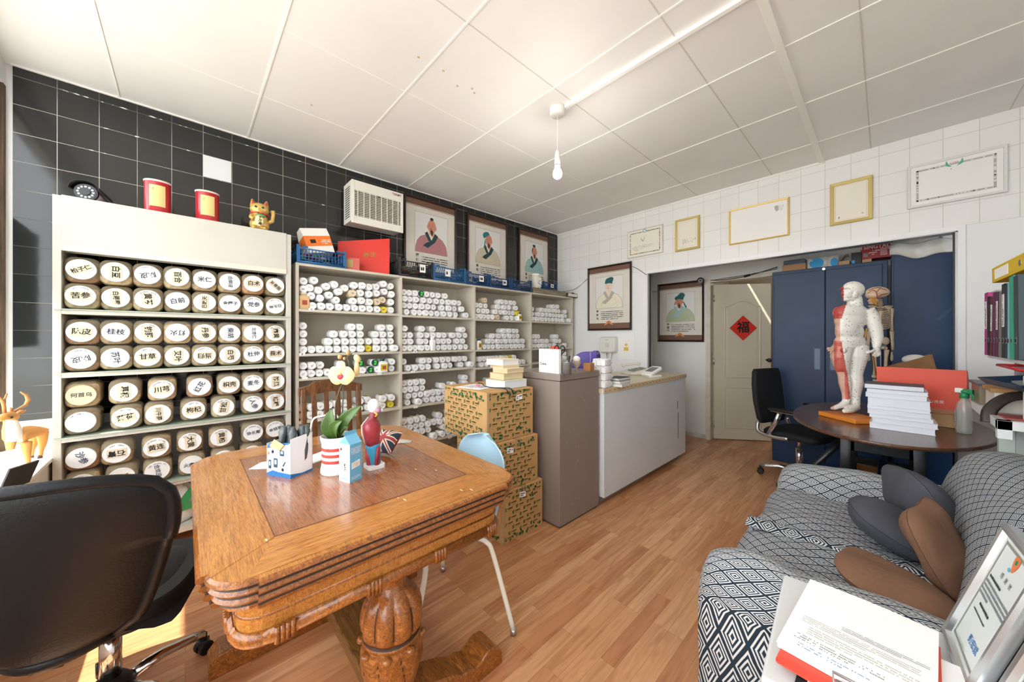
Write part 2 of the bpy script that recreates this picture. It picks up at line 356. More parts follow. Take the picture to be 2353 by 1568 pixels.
# ceiling: panels with pale cover strips
cp=P('ceiling_panel_paint','#edecea',.6,bump=.02,bscale=3,var=.05,vscale=1.6); cs=P('ceiling_strip_paint','#f1f1ec',.5)
mb=MB(); mb.box((XL-.12,YF-.2,ZC),(XR+.1,YB+.1,ZC+.06),cp)
for y in (-.31,.354,1.013,1.670,2.335,2.998,3.66):
    mb.box((XL,y-.005,ZC-.004),(XR,y+.005,ZC),cs)
dk=P('ceiling_joint_paint','#cfcdc6',.7)
for x in (-2.733,-2.07,-1.407,-.743,-.085,.575):
    mb.box((x-.003,YF,ZC-.0015),(x+.003,YB,ZC),dk if x>-1.5 else cs)
mb.box((-.405,YF,ZC-.012),(-.368,YB,ZC),cs); mb.box((XL,YB-.012,ZC-.018),(-.37,YB,ZC),cs); mb.box((XL,-.72,ZC-.008),(XL+.012,YB,ZC),cs)
st=P('ceiling_stain','#c8b49a',.8)
for u,v in ((1019,163),(1051,198),(1085,204),(1090,214),(962,132),(716,242)):
    p=onz(ZC-.001,u,v); mb.lathe([(.008,0),(.008,-.0008)],st,10,(p.x,p.y,ZC))
struct(mb.obj('ceiling'))
# cable trunking from the ceiling rose
mb=MB(); mb.box((-1.46,1.84,ZC-.022),(XR,1.866,ZC),cs); struct(mb.obj('trim_3',bevel=.002))
# right and front walls
mb=MB(); mb.box((XR,YF-.1,0),(XR+.1,YB+.1,ZC),wallp); struct(mb.obj('wall_right'))
mb=MB(); WX0,WX1,WZ0,WZ1=XL+.06,.52,.60,2.72
mb.box((XL-.1,YF-.12,0),(XR+.1,YF,WZ0),wallp); mb.box((XL-.1,YF-.12,WZ1),(XR+.1,YF,ZC),wallp); mb.box((WX1,YF-.12,WZ0),(XR+.1,YF,WZ1),wallp); mb.box((XL-.1,YF-.12,WZ0),(WX0-.035,YF,WZ1),P('weathered_wood','#6f5b47',.8,bump=.5,bscale=40,var=.6,vscale=25,stretch=(1,1,.15)))
struct(mb.obj('wall_front'))
mb=MB(); wf=P('window_frame_paint','#cfcab8',.5,bump=.2,bscale=30,var=.25,vscale=18,stretch=(1,1,.2))
for a,b in ((WX0-.035,WX0+.015),(-1.75,-1.70),(-.35,-.30),(WX1-.05,WX1)): mb.box((a,YF-.09,WZ0),(b,YF-.02,WZ1),wf)
for a,b in ((WZ0,WZ0+.05),(WZ1-.05,WZ1)): mb.box((WX0,YF-.09,a),(WX1,YF-.02,b),wf)
win=mb.obj('window_1',bevel=.003); struct(win)
gl=bpy.data.materials.new('window_glass'); gl.use_nodes=True; n=gl.node_tree.nodes; l=gl.node_tree.links; n.remove(n['Principled BSDF'])
tr=n.new('ShaderNodeBsdfTransparent'); gs=n.new('ShaderNodeBsdfGlossy'); gs.inputs['Roughness'].default_value=.02; fz=n.new('ShaderNodeFresnel'); fz.inputs[0].default_value=1.45; mxs=n.new('ShaderNodeMixShader')
mxs.inputs[0].default_value=.06; l.new(tr.outputs[0],mxs.inputs[1]); l.new(gs.outputs[0],mxs.inputs[2]); l.new(mxs.outputs[0],n['Material Output'].inputs[0]); MATS['window_glass']=gl
mb=MB(); mb.poly([(WX0,YF-.055,WZ0),(WX1,YF-.055,WZ0),(WX1,YF-.055,WZ1),(WX0,YF-.055,WZ1)],gl); mb.obj('window_glass',win)
# deep sill
mb=MB(); sp=P('sill_plaster','#d8d4c8',.7,bump=.2,bscale=12,var=.18,vscale=7); mb.box((XL,YF,0),(-1.92,-.525,.645),sp); mb.box((XL,YF-.02,.645),(-1.92,-.51,.665),P('sill_board','#e4e1d6',.5,var=.1,vscale=10)); struct(mb.obj('trim_4',bevel=.004))
# pavement outside
mb=MB(); mb.box((-14,-16,-.25),(12,YF-.12,-.1),P('pavement','#b4b3ae',.9,var=.15,vscale=3)); struct(mb.obj('ground_outside'))
# sign hung in the window, printed side to the street
t=thing('window_sign','dark sign with white list lettering hanging inside the window beside the tiled wall','sign',(-2.93,YF-.02,1.66))
mb=MB(); sg=P('sign_print','#1c2b33',.5); mb.box((-.25,-.004,-.42),(.25,.004,.36),sg); mb.box((-.25,-.006,.14),(.25,-.004,.36),P('sign_red','#8f1f2c',.5)); mb.obj('board',t)
mb=MB(); sw=P('sign_lettering','#e9e9e6',.5); 
for i,s_ in enumerate(('Tinnitus  Headache','Neck and Shoulder','Lower back pain','Sciatica')): mb.text(s_,.052,FR((0,-.0062,.06-.095*i),(1,0,0),(0,0,1)),sw,sx=.9)
for i,s_ in enumerate(('Tinnitus  Headache','Neck and Shoulder','Lower back pain','Sciatica')): mb.text(s_,.052,FR((0,.0046,.06-.095*i),(1,0,0),(0,0,1)),sw,sx=.9)
mb.obj('lettering',t)
# small access plate on the painted wall
p=ony(YB,1333,734); mb=MB(); mb.box((p.x-.05,YB-.006,p.z-.07),(p.x+.05,YB-.0005,p.z+.07),wallp); tag(mb.obj('cover_plate',bevel=.002),'small square blanking plate on the white wall between shelves and portrait','wall plate')
# =============== left herb cupboard ===============
FX=-3.0   # front plane of the cupboard
LY0,LY1=-.512,.572; LZ=2.062
cream=P('cream_laminate','#cbc8be',.45,var=.05,vscale=3); creamd=P('cream_edge','#dcd7c6',.5)
t=thing('herb_cabinet','tall cream shelving cabinet full of herb jars against the black tiles','shelf unit',(FX-.19,(LY0+LY1)/2,0))
L=lambda x,y,z:(x-(FX-.19),y-(LY0+LY1)/2,z)
for y0,y1 in ((LY0,LY0+.03),(LY1-.03,LY1)):
    mb=MB(); mb.box(L(XL+.01,y0,0),L(FX,y1,LZ-.004),cream); mb.obj('side_panel',t,bevel=.002)
mb=MB(); mb.box(L(XL+.01,LY0+.03,LZ-.03),L(FX-.012,LY1-.03,LZ-.002),cream); mb.obj('top_panel',t,bevel=.002)
mb=MB(); mb.box(L(FX-.012,LY0+.03,1.795),L(FX+.004,LY1-.03,LZ),cream); mb.box(L(FX-.01,LY0+.03,1.765),L(FX+.008,LY1-.03,1.797),creamd); mb.obj('fascia',t,bevel=.0015)
mb=MB(); mb.box(L(FX-.09,LY0+.03,1.768),L(FX-.08,LY1-.03,1.83),cream); mb.obj('rail',t)
SH=[]
for (ua,va,ub,vb) in ((131.6,711.2,665.7,729),(134.7,857.5,667.3,837.6),(134.7,1007.7,668.8,945.6),(180,1155,660,1050)):
    a=onx(FX,ua,va).z; b=onx(FX,ub,vb).z; SH.append((a+b)/2)
glassedge=P('glass_shelf','#b9c8b6',.15,alpha=.8)
for z in SH:
    mb=MB(); mb.box(L(XL+.01,LY0+.03,z-.024),L(FX,LY1-.03,z-.002),cream); s_=mb.obj('shelf',t,bevel=.0015)
    mb=MB(); mb.box(L(XL+.02,LY0+.005,z-.002),L(FX+.014,LY1-.002,z+.004),glassedge); mb.obj('glass_liner',s_)
# jars: a master of each look, then copies
lidm=P('jar_lid','#e6e9ea',.4); plast=P('jar_plastic','#d9c8a8',.2,alpha=.40,spec=.6); tapem=P('masking_tape','#d9cdb4',.8); pen=P('marker_pen','#171310',.8); pen2=P('thin_pen','#33394a',.8)
herbs=[P('herb_%s'%a,b,.9,bump=.9,bscale=70,var=.5,vscale=45,var2=c) for a,b,c in (('tan','#dcbf92','#a37e52'),('straw','#ead7ae','#b3935f'),('brown','#b8946a','#6e5238'),('grey','#bba88c','#7f6e58'),('orange','#e08a3c','#b25a1c'),('rust','#b9704a','#6c3a24'),('dark','#7d6650','#46382c'))]
JR=.0555
def sq(w,h,r,x,bul=0):
    return [(x,y,z) for y,z in rrect(w,h,r,4)]
def jar_body():
    mb=MB(); mb.rings([sq(.110,.110,.05,-.005),sq(.112,.112,.05,-.012),sq(.126,.138,.036,-.030),sq(.1285,.143,.032,-.06),sq(.1285,.143,.032,-.17),sq(.118,.131,.034,-.192)],plast,cap=(0,1)); return mb
bodyme=None
def jar(p,tx,tape,rot,sub,herb,fill,roll,label,size=.045,cream_lid=False):
    global bodyme
    t=thing('herb_jar',label,'jar',p,0,'herb jars in the cream cabinet')
    if bodyme is None:
        o=jar_body().obj('body',t); bodyme=o.data
    else:
        o=bpy.data.objects.new('body',bodyme); COL.objects.link(o); o.parent=t
    o.rotation_euler=(roll,0,0)
    mb=MB(); top=-.062+.122*fill
    pts=[(y,z) for y,z in rrect(.121,.132,.03,3)]
    rs=[]
    for x in (-.035,-.08,-.13,-.185):
        rr=[]
        for y,z in pts:
            zz=min(z,top+.006*math.sin(y*90+x*70)); rr.append((x,y,zz))
        rs.append(rr)
    mb.rings(rs,herb); c=mb.obj('contents',t); c.rotation_euler=(roll*.3,0,0)
    mb=MB(); lm=P('jar_lid_cream','#d6c9a2',.5) if cream_lid else lidm
    mb.M=Matrix.Rotation(math.pi/2,4,'Y')
    mb.lathe([(JR*.98,-.016),(JR,-.012),(JR,-.003),(JR*.965,0),(JR*.93,.0003),(JR*.90,-.0012),(JR*.86,-.0008)],lm,40,cap=(1,1)); mb.M=I4
    mb.obj('lid',t)
    F=FR((.0012,0,0),(0,1,0),(0,0,1))
    if tx:
        mb=MB()
        n=len(tx); bw_=size*n*1.12
        if tape:
            mb.M=F@Matrix.Rotation(rot,4,'Z'); mb.flat([(-bw_/2,-size*.72),(bw_/2,-size*.68),(bw_/2-.002,size*.7),(-bw_/2+.001,size*.74)],-.0004,tapem); mb.M=I4
        mb.text(tx,size,F,pen if tape or size>.04 else pen2,bold=.022 if tape else .012,rot=rot,res=2)
        mb.obj('lid_writing',t)
    if sub:
        mb=MB(); k=len(sub)
        for i,ch in enumerate(sub):
            a=math.radians(90+ (k/2-i-.5)*11)+rot*.0
            if ch!=' ': mb.text(ch,.012,F@Matrix.Translation((JR*.80*math.cos(a),JR*.80*math.sin(a),0))@Matrix.Rotation(a-math.pi/2,4,'Z'),pen2,res=1)
        mb.obj('lid_lettering',t)
    return t
Z1=(0,380,3.267); Z2=(0,840,3.267)
H=herbs
JD=[ # zoom, cx, cy, text, tape, rot(deg), latin, herb, fill, cream lid
(Z1,[(550,787,'柏子仁',1,28,'',5,.12),(838,772,'白豆',1,-90,'',1,.35),(1083,797,'陈皮',0,-165,'CHEN PI',2,.25),(1333,832,'百合',1,-88,'',1,.35),(1522,828,'米仁',0,0,'',0,.3),(1703,842,'白鲜皮',0,-88,'',0,.35),(1907,877,'白术',1,0,'',4,.75),(2097,877,'补骨脂',1,-42,'',6,.3)]),
(Z1,[(577,978,'苦参',1,5,'KU SHEN',1,.8),(850,987,'白蒺藜',1,-85,'',1,.3),(1115,1007,'黄芩',1,-85,'HUANG QIN',1,.4),(1333,1030,'白前',0,12,'',2,.6),(1537,1037,'巴戟天',1,88,'',0,.3),(1732,1035,'金樱子',0,0,'',5,.3),(1922,1042,'党参',0,0,'DANG SHEN',0,.35),(2100,1045,'白头翁',0,190,'BAI TOU',2,.4)]),
(Z1,[(572,1240,'陈皮',1,-4,'',5,.4),(850,1238,'桂枝',0,-4,'',2,.4),(1105,1238,'钩藤',1,-85,'GOU TENG',2,.45),(1342,1240,'灯火',0,180,'',0,.9),(1557,1240,'丹参',1,-85,'',0,.9),(1752,1252,'柴胡',0,-88,'',1,.3),(1937,1240,'北杏仁',0,-88,'',0,.9),(2095,1240,'麻黄',1,-85,'MA HUANG',0,.35)]),
(Z1,[(552,1445,'陈皮',0,195,'CHEN PI',5,.3),(813,1432,'苏叶',0,-80,'',1,.5),(1087,1430,'甘草',1,2,'GAN CAO',0,.5),(1312,1430,'艾叶',1,-88,'',3,.9),(1530,1422,'当归',1,180,'DANG GUI',2,.85),(1713,1422,'白芍',1,-88,'',1,.3),(1933,1415,'杜仲',0,5,'DU ZHONG',0,.9),(2082,1413,'莪术',1,0,'E ZHU',2,.35)]),
(Z2,[(588,203,'何首乌',0,0,'',0,.95,1),(930,198,'葛根',1,-88,'',1,.4),(1217,190,'川芎',1,5,'CHUAN XIONG',0,.95),(1500,183,'红花',0,60,'',5,.85),(1727,137,'枳壳',1,0,'',2,.7),(1910,147,'麦冬',0,5,'MAI DONG',3,.9),(2103,105,'防风',1,-88,'',0,.5)]),
(Z2,[(563,432,'',0,0,'WU WEI ZI',6,.8),(945,398,'薄荷',1,10,'BO HE',3,.8),(1190,372,'川牛膝',1,-85,'',2,.85),(1455,343,'枸杞',1,3,'GOU QI',2,.8),(1680,320,'甘松',1,80,'BAN GAO',1,.4),(1910,290,'人参',0,-70,'REN SHEN',2,.8),(2105,262,'桔梗',1,-85,'JIE GENG',4,.85)]),
(Z2,[(598,730,'沙参',0,-70,'',5,.75),(870,655,'石膏',1,180,'SHI GAO',0,.3),(1175,645,'黄连',1,5,'HUANG LIAN',2,.95),(1428,592,'大黄',1,-85,'DA HUANG',2,.9),(1663,560,'黄柏',1,-85,'HUANG BO',2,.85),(1918,520,'徐长卿',0,3,'XU CHANG QING',6,.6),(2105,455,'金钱草',0,12,'JIN QIAN CAO',5,.8)]),
(Z2,[(600,930,'黄芪',0,-20,'HUANG QI',0,.9),(910,830,'乳香',1,5,'',3,.5),(1182,800,'合欢皮',0,-80,'HE HUAN PI',2,.9),(1440,745,'火麻仁',0,0,'',2,.9),(1680,670,'',0,0,'',2,.8),(1895,625,'',0,0,'',2,.8)])]
rown=['top row','second row','third row','fourth row','fifth row','sixth row','seventh row','lowest row']
ordn=['first','second','third','fourth','fifth','sixth','seventh','eighth','ninth','tenth','eleventh','twelfth','thirteenth','fourteenth']
base_z=[0] #,SH[0]+.075,SH[1]+.075+.14,SH[1]+.075,SH[2]+.075+.14,SH[2]+.075,SH[3]+.075+.14,SH[3]+.075]
for ri,(zz,row) in enumerate(JD):
    YS=[min(max(onx(FX-.003,zz[0]+e[0]/zz[2],zz[1]+e[1]/zz[2]).y,LY0+.096),LY1-.096) for e in row]
    for _ in range(20):
        for i in range(len(YS)-1):
            g=YS[i+1]-YS[i]
            if g<.1295: YS[i]-=(.1295-g)/2; YS[i+1]+=(.1295-g)/2
        YS=[min(max(y,LY0+.096),LY1-.096) for y in YS]
    for ci,e in enumerate(row):
        cx,cy,tx,tape,rot,sub,hb,fill=e[:8]; cl=len(e)>8
        p=onx(FX-.003,zz[0]+cx/zz[2],zz[1]+cy/zz[2])
        ys=LY0+.03+.075+ci*.1335 if len(row)==8 else None
        y=YS[ci]
        z=SH[ri//2]+.0775+(0 if ri%2 else .1465)
        where=f'{ordn[ci]} from left in {rown[ri]}'
        lb=('herb jar, white lid marked '+tx+', '+where) if tx else ('herb jar with a plain white lid, '+where)
        if cl: lb='herb jar with a cream lid marked '+tx+', '+where
        jar((p.x+R.uniform(-.012,.008),y,z),tx,tape,math.radians(rot),sub,H[hb],fill,R.uniform(-.015,.015),lb,size=.035 if len(tx)<3 else .026,cream_lid=cl)
# bags on the bottom of the cupboard
def bag(p,s,m,label,seed,name='plastic_bag',cat='bag',parent=None,extra=None):
    r=random.Random(seed); mb=MB()
    def fn(u,v):
        a=2*math.pi*u; t=math.pi*v; d=Vector((math.sin(t)*math.cos(a),math.sin(t)*math.sin(a),-math.cos(t)))
        k=1+.22*noise.noise(d*2.3+Vector((seed,0,0)))+.12*noise.noise(d*6+Vector((0,seed,0)))
        z=max(-.72,d.z*k)
        return (s[0]*d.x*k*(1.1-.2*z),s[1]*d.y*k,s[2]*(z+.72)/1.5)
    mb.grid(fn,28,18,m,closeu=True); 
    if extra: extra(mb)
    o=mb.obj(name,loc=p); tag(o,label,cat); return o
clearbag=P('clear_bag','#d8d2c0',.12,alpha=.75,bump=.6,bscale=25,var=.3,vscale=30,var2='#9d8c6c')
def greenlogo(mb): 
    mb.M=FR((.078,.02,.13),(.2,1,0),(0,0,1)); mb.flat([(-.07,-.07),(.09,-.02),(.09,.02),(-.07,-.035)],.012,GREENP); mb.flat(smooth([(-.03,0),(0,.06),(.03,.09),(.03,.02),(.0,-.01)]),.012,GREENP); mb.M=I4
zb=.0
bag((-3.15,-.02,.113),(.07,.08,.20),P('white_green_bag','#e9ebe6',.5,bump=.3,bscale=12),'white plastic bag with green print on the cream cabinet bottom',3,extra=greenlogo)
bag((-3.15,.30,.113),(.08,.09,.20),clearbag,'clear bag of dried herbs beside the table corner, in the cabinet bottom',5)
mb=MB(); mb.box(L(XL+.01,LY0+.03,.08),L(FX-.01,LY1-.03,.11),cream); mb.obj('bottom_panel',t)
# =============== long grey shelving unit with four bays ===============
GX=-3.035; GD=.345; GZ=1.868
taupe=P('putty_laminate','#cfc8b9',.5,var=.04,vscale=2,stretch=(6,6,.6)); 
gy=[onx(GX,u,700).y for u in (684,922,1091,1221,1317)]
gy[0]=.607+.0; 
t=thing('shelving_unit','long putty-coloured shelving unit of four bays stacked with white bottles','shelf unit',(GX-GD/2,2.3,0))
L=lambda x,y,z:(x-(GX-GD/2),y-2.3,z)
for k,y in enumerate(gy):
    wv=.022
    mb=MB(); mb.box(L(XL+.008,y-(0 if k==0 else wv/2 if k<4 else wv),0),L(GX,y+(wv if k==0 else wv/2 if k<4 else 0),GZ-.02),taupe); mb.obj('upright',t,bevel=.0015)
mb=MB(); mb.box(L(XL+.008,gy[0],GZ-.02),L(GX,gy[4],GZ),taupe); mb.obj('top_panel',t,bevel=.0015)
mb=MB(); mb.box(L(XL+.004,gy[0],0.05),L(XL+.012,gy[4],GZ),taupe); mb.obj('back_panel',t)
A1=(660,620,3.92);A2=(910,640,4.125);A3=(1080,660,6.533)
shelfpix=[ # per bay: list of (zoom,x,y) left-front edge top of each shelf, (right)
 [(A1,110,352,1000,397),(A1,110,752,1010,742),(A1,110,975,1010,925),(A1,200,1350,1010,1248)],
 [(A2,75,350,735,374),(A2,75,692,740,678),(A2,80,882,755,843),(A2,85,1225,540,1150),(A2,390,1528,600,1462)],
 [(A3,105,480,890,510),(A3,110,940,890,925),(A3,115,1200,890,1170)],
 [(A3,935,515,1550,533),(A3,940,922,1550,905)]]
GS=[]
for b in shelfpix:
    zs=[]
    for (z,xa,ya,xb,yb) in b:
        a=onx(GX,z[0]+xa/z[2],z[1]+ya/z[2]).z; c=onx(GX,z[0]+xb/z[2],z[1]+yb/z[2]).z; zs.append((a+c)/2)
    GS.append(zs)
print('GS',[[round(z,3) for z in q] for q in GS])
for b in range(4):
    zs=list(GS[b])
    ref=GS[1]
    for k in range(len(zs),5): zs.append(ref[k])
    zs.append(.10)
    for z in zs:
        mb=MB(); mb.box(L(XL+.012,gy[b]+.011,z-.02),L(GX-.002,gy[b+1]-.011,z),taupe); mb.obj('shelf',t,bevel=.001)
    GS[b]=zs
# shelf letters
mb=MB(); dy=P('sticker','#f2f2ee',.6)
lab=[(A1,218,358,'A'),(A1,135,762,'B'),(A2,183,697,'N'),(A2,560,370,''),(A2,423,870,'S'),(A2,160,885,'I'),(A2,185,1222,'L'),(A2,512,1507,'N'),(A1,160,978,''),(A1,832,938,'')]
for zz,x,y,s_ in lab:
    p=onx(GX,zz[0]+x/zz[2],zz[1]+y/zz[2])
    q=MB(); q.box((-.0005,-.02,-.01),(.0008,.02,.01),dy)
    if s_: q.text(s_,.018,FR((.001,0,0),(0,1,0),(0,0,1)),INK,bold=.03)
    o=q.obj('shelf_label',t,loc=L(GX+.0005,p.y,p.z))
# bottles
wb=P('white_bottle_plastic','#eff0ef',.4); olive=P('olive_label','#a08a2c',.5); wcap=P('white_cap','#f6f7f7',.4)
def octr(w,c,x): # chamfered square ring
    h=w/2; pts=[(h,-h+c),(h,h-c),(h-c,h),(-h+c,h),(-h,h-c),(-h,-h+c),(-h+c,-h),(h-c,-h)]
    return [(x,y,z) for y,z in pts]
BW=.060
def bottle(name,bodym,capm,labelm,marks,seed,lab,squarelab=None,yel=None):
    t=thing(name,lab,'bottle',(0,0,-5))
    mb=MB(); mb.rings([octr(.040,.012,-.012),octr(.042,.012,-.016),octr(BW-.004,.014,-.024),octr(BW,.014,-.032),octr(BW,.014,-.108),octr(BW-.006,.014,-.115)],bodym,cap=(0,1),smooth=False); b=mb.obj('body',t,bevel=.0012)
    if labelm:
        mb=MB(); h=BW/2+.0006; mb.box((-.095,-.018,h-.0004),(-.045,.018,h+.0003),labelm); mb.obj('label',t)
    mb=MB(); mb.M=Matrix.Rotation(math.pi/2,4,'Y'); r=.0285
    mb.lathe([(r,-.013),(r,-.003),(r-.0015,0),(r-.004,.0002),(r-.0045,-.0006)],capm,20,cap=(1,1)); mb.M=I4; c=mb.obj('cap',t)
    mb=MB(); rr=random.Random(seed); F=FR((.0006,0,0),(0,1,0),(0,0,1))
    if squarelab:
        mb.M=F@Matrix.Rotation(-.1,4,'Z'); mb.flat([(-.008,-.019),(.012,-.019),(.012,.018),(-.008,.018)],0,squarelab); mb.M=I4
        F=F@Matrix.Translation((.001,0,.0003))
    scribble(mb,F@Matrix.Rotation(rr.uniform(-.5,.5),4,'Z'),.022,.014,marks,INK,.8,seed,.55)
    mb.obj('cap_writing',t)
    return t
creamcap=P('cream_cap','#e2d0b4',.5); yelb=P('yellow_bottle','#e2cf3c',.45); gcap=P('dark_green_cap','#17493a',.4); glab=P('green_sticker','#4fdc4a',.6)
masters={'w':[bottle('bottle',wb,wcap,olive,2,i,'m') for i in range(4)],'c':[bottle('bottle',P('cream_bottle','#e0cfae',.5),creamcap,None,2,9,'m')],
 'y':[bottle('bottle',yelb,yelb,None,2,11,'m')],'g':[bottle('bottle',wb,gcap,olive,1,12,'m',squarelab=glab)]}
kindname={'w':'white','c':'cream-capped','y':'yellow','g':'green-capped'}
used=set()
bayn=['nearest grey bay','second grey bay','third grey bay','farthest grey bay']; ALLB=[]; shn=['top shelf','second shelf','third shelf','fourth shelf','fifth shelf','lowest shelf']
rwn=['bottom row','second row up','third row up','fourth row up']
def B(bay,sh,zoom,rows):
    zs=GS[bay][sh]; ylo,yhi=gy[bay]+(.022 if bay==0 else .011)+.034,gy[bay+1]-(.022 if bay==3 else .011)-.034
    for ri,row in enumerate(rows):
        pts=[]
        for e in row:
            if len(e)==5: # segment x0,y0,x1,y1,n
                a=onx(GX-.02,zoom[0]+e[0]/zoom[2],zoom[1]+e[1]/zoom[2]); b=onx(GX-.02,zoom[0]+e[2]/zoom[2],zoom[1]+e[3]/zoom[2])
                for k in range(e[4]): q=a.lerp(b,k/(e[4]-1)); pts.append((q,'w',0))
            else:
                k=e[2] if len(e)>2 else 'w'; dx=0
                if k[0]=='>': dx=float(k[1:]); k='w'
                pts.append((onx(GX-.02+dx,zoom[0]+e[0]/zoom[2],zoom[1]+e[1]/zoom[2]),k,dx))
        pts.sort(key=lambda q:q[0].y)
        # keep neighbours from running into each other
        ys=[min(max(q[0].y,ylo),yhi) for q in pts]
        for _ in range(8):
            for i in range(len(ys)-1):
                g=ys[i+1]-ys[i]
                if g<.0605: m_=(.0605-g)/2; ys[i]-=m_; ys[i+1]+=m_
            ys=[min(max(y,ylo),yhi) for y in ys]
        for i,(q,k,dx) in enumerate(pts):
            z=zs+.0305+ri*.0612 if ROWSNAP else max(q.z,zs+.031)
            ms=masters[k]; m_=ms[R.randrange(len(ms))]
            lbl=f'{kindname[k]} bottle, {ordn[i]} from left, {rwn[ri]}, {shn[sh]} of {bayn[bay]}'
            o=m_ if (m_ not in used) else dup(m_)
            used.add(m_); o.location=(q.x+(0 if dx else R.uniform(-.02,.004)),ys[i],z); o.rotation_euler=(0,0,R.uniform(-.03,.03))
            tag(o,lbl,'bottle','bottles lying on the grey shelving'); ALLB.append(o)
            if not ROWSNAP: o.rotation_euler=(R.uniform(-.5,.5),0,R.uniform(-.05,.05))
ROWSNAP=True
B(0,1,A1,[[(138,708,668,708,8),(738,695,'y'),(808,705),(873,705),(975,700,'>.05')],[(138,636),(380,640),(452,640),(525,640),(597,640),(666,640),(740,615),(808,638),(873,638),(940,638)],[(138,562),(428,572),(515,572),(590,575),(662,575),(802,575),(870,575),(938,575)],[(138,486),(590,507),(660,507),(858,512),(932,512)]])
B(0,2,A1,[[(158,930),(218,920),(293,915),(370,910),(430,905),(500,900),(685,893),(757,885,'g'),(815,880),(948,885)],[(158,850),(218,845),(303,845),(490,835),(668,820,'g'),(790,805,'g'),(875,812),(945,818)]])
B(0,3,A1,[[(140,1300,'c'),(215,1290),(275,1285),(345,1275),(440,1265),(520,1260),(590,1255),(660,1250),(735,1240),(808,1225),(868,1225),(940,1215,'y')],[(140,1215),(230,1215),(305,1205),(385,1195),(450,1190),(520,1187),(665,1178),(740,1172),(868,1148),(945,1130)]])
B(0,4,A1,[[(925,1395),(280,1465),(200,1470)]])
B(1,0,A2,[[(103,310),(180,315),(235,317),(288,320),(342,322),(398,327),(458,330),(518,333),(575,335),(675,340)],[(85,240),(118,245),(175,253),(245,260),(305,265),(362,268),(445,272),(505,277),(563,280),(630,298)],[(78,180),(118,185),(175,190),(265,203),(325,207),(388,213),(445,215),(505,218),(552,220),(603,240)],[(78,115),(118,120),(170,92),(213,143,'g'),(295,143),(353,152),(408,157),(475,158)]])
B(1,1,A2,[[(85,652),(125,652),(183,652),(240,652),(295,652),(408,650),(462,650),(512,650),(567,647),(620,645),(672,642)],[(85,590),(125,590),(240,590),(292,582),(402,590),(452,590),(505,588),(585,590),(638,590)],[(85,525),(125,525),(240,520),(300,510),(358,530),(410,530),(465,530),(545,545),(605,535),(665,540)],[(75,455),(252,452),(360,468),(637,480)]])
B(1,2,A2,[[(120,845),(185,843),(253,837),(310,835),(402,828),(467,825),(522,823),(630,817),(730,812,'>.03')],[(78,775),(263,770),(320,765),(390,762),(448,760),(502,758),(563,758),(610,752),(662,752)]])
B(1,3,A2,[[(120,1190),(225,1172,'>.03'),(300,1147),(355,1140),(410,1133),(465,1127),(518,1120)],[(120,1120),(185,1095),(243,1090),(300,1080),(355,1075),(408,1068),(465,1065),(515,1058),(640,1010)],[(85,1040),(135,1040),(195,1033),(258,1027),(450,1005),(550,990),(670,978)],[(85,975),(135,975),(195,968),(258,965),(670,925)]])
B(1,4,A2,[[(90,1460),(135,1460),(190,1455),(240,1455),(370,1480,'>.03'),(445,1470,'>.03'),(500,1440)],[(90,1390),(150,1440),(200,1435),(258,1423),(318,1413),(460,1440),(515,1435)],[(90,1340),(135,1380),(195,1370),(250,1360),(310,1350),(370,1372),(422,1388),(480,1380),(530,1365)],[(85,1320),(135,1313),(200,1303),(262,1297),(425,1325),(530,1290)]])
B(2,0,A3,[[(100,425),(150,425),(210,430),(270,433),(335,435),(420,440,'c'),(565,450),(640,452),(710,457)],[(130,340),(205,347),(265,350),(390,360),(470,368),(537,372),(603,372),(665,372),(725,370,'y')],[(100,250),(170,250),(250,260),(447,283),(520,287),(590,292),(695,270)],[(240,172,'c'),(483,205),(553,208),(628,207),(685,195)]])
B(2,1,A3,[[(220,885),(285,885),(350,887),(432,887),(500,883),(567,882),(632,882),(690,882),(750,882),(810,880)],[(150,778),(280,805),(350,805),(425,805),(480,805),(545,803),(612,803),(670,803),(730,803),(805,803)],[(355,722),(450,720),(530,722),(600,722),(668,722),(732,722)],[(530,642),(597,642),(660,642),(722,642)]])
B(2,2,A3,[[(180,1145),(255,1145),(350,1140),(665,1105),(740,1105),(810,1105)],[(150,1050),(215,1050),(285,1047),(350,1047),(420,1045),(490,1043),(550,1040),(600,1060,'y'),(675,1033)]])
B(2,3,A3,[[(150,1410),(210,1410),(305,1370)],[(160,1325),(228,1325),(320,1280)],[(320,1270)]])
B(3,0,A3,[[(940,485),(990,485),(1035,485),(1090,483),(1145,485),(1200,483),(1250,485),(1300,485),(1350,485),(1400,485),(1500,482,'>.03')],[(945,380),(1035,400),(1095,390),(1155,412),(1205,414),(1255,415),(1303,417),(1350,418),(1400,418),(1450,420)],[(940,300),(1095,320),(1150,335),(1200,335),(1250,340),(1295,343),(1340,345),(1450,350)],[(1270,268),(1325,268)]])
B(3,1,A3,[[(945,875),(995,872),(1045,870),(1095,868),(1150,867),(1210,865),(1290,865),(1445,862)],[(945,800),(995,800),(1045,798),(1100,797),(1160,797),(1310,785),(1365,790)],[(950,720),(995,722),(1045,722),(1315,708)]])
B(3,2,A3,[[(1440,1040)],[(1440,995)]])
ROWSNAP=False
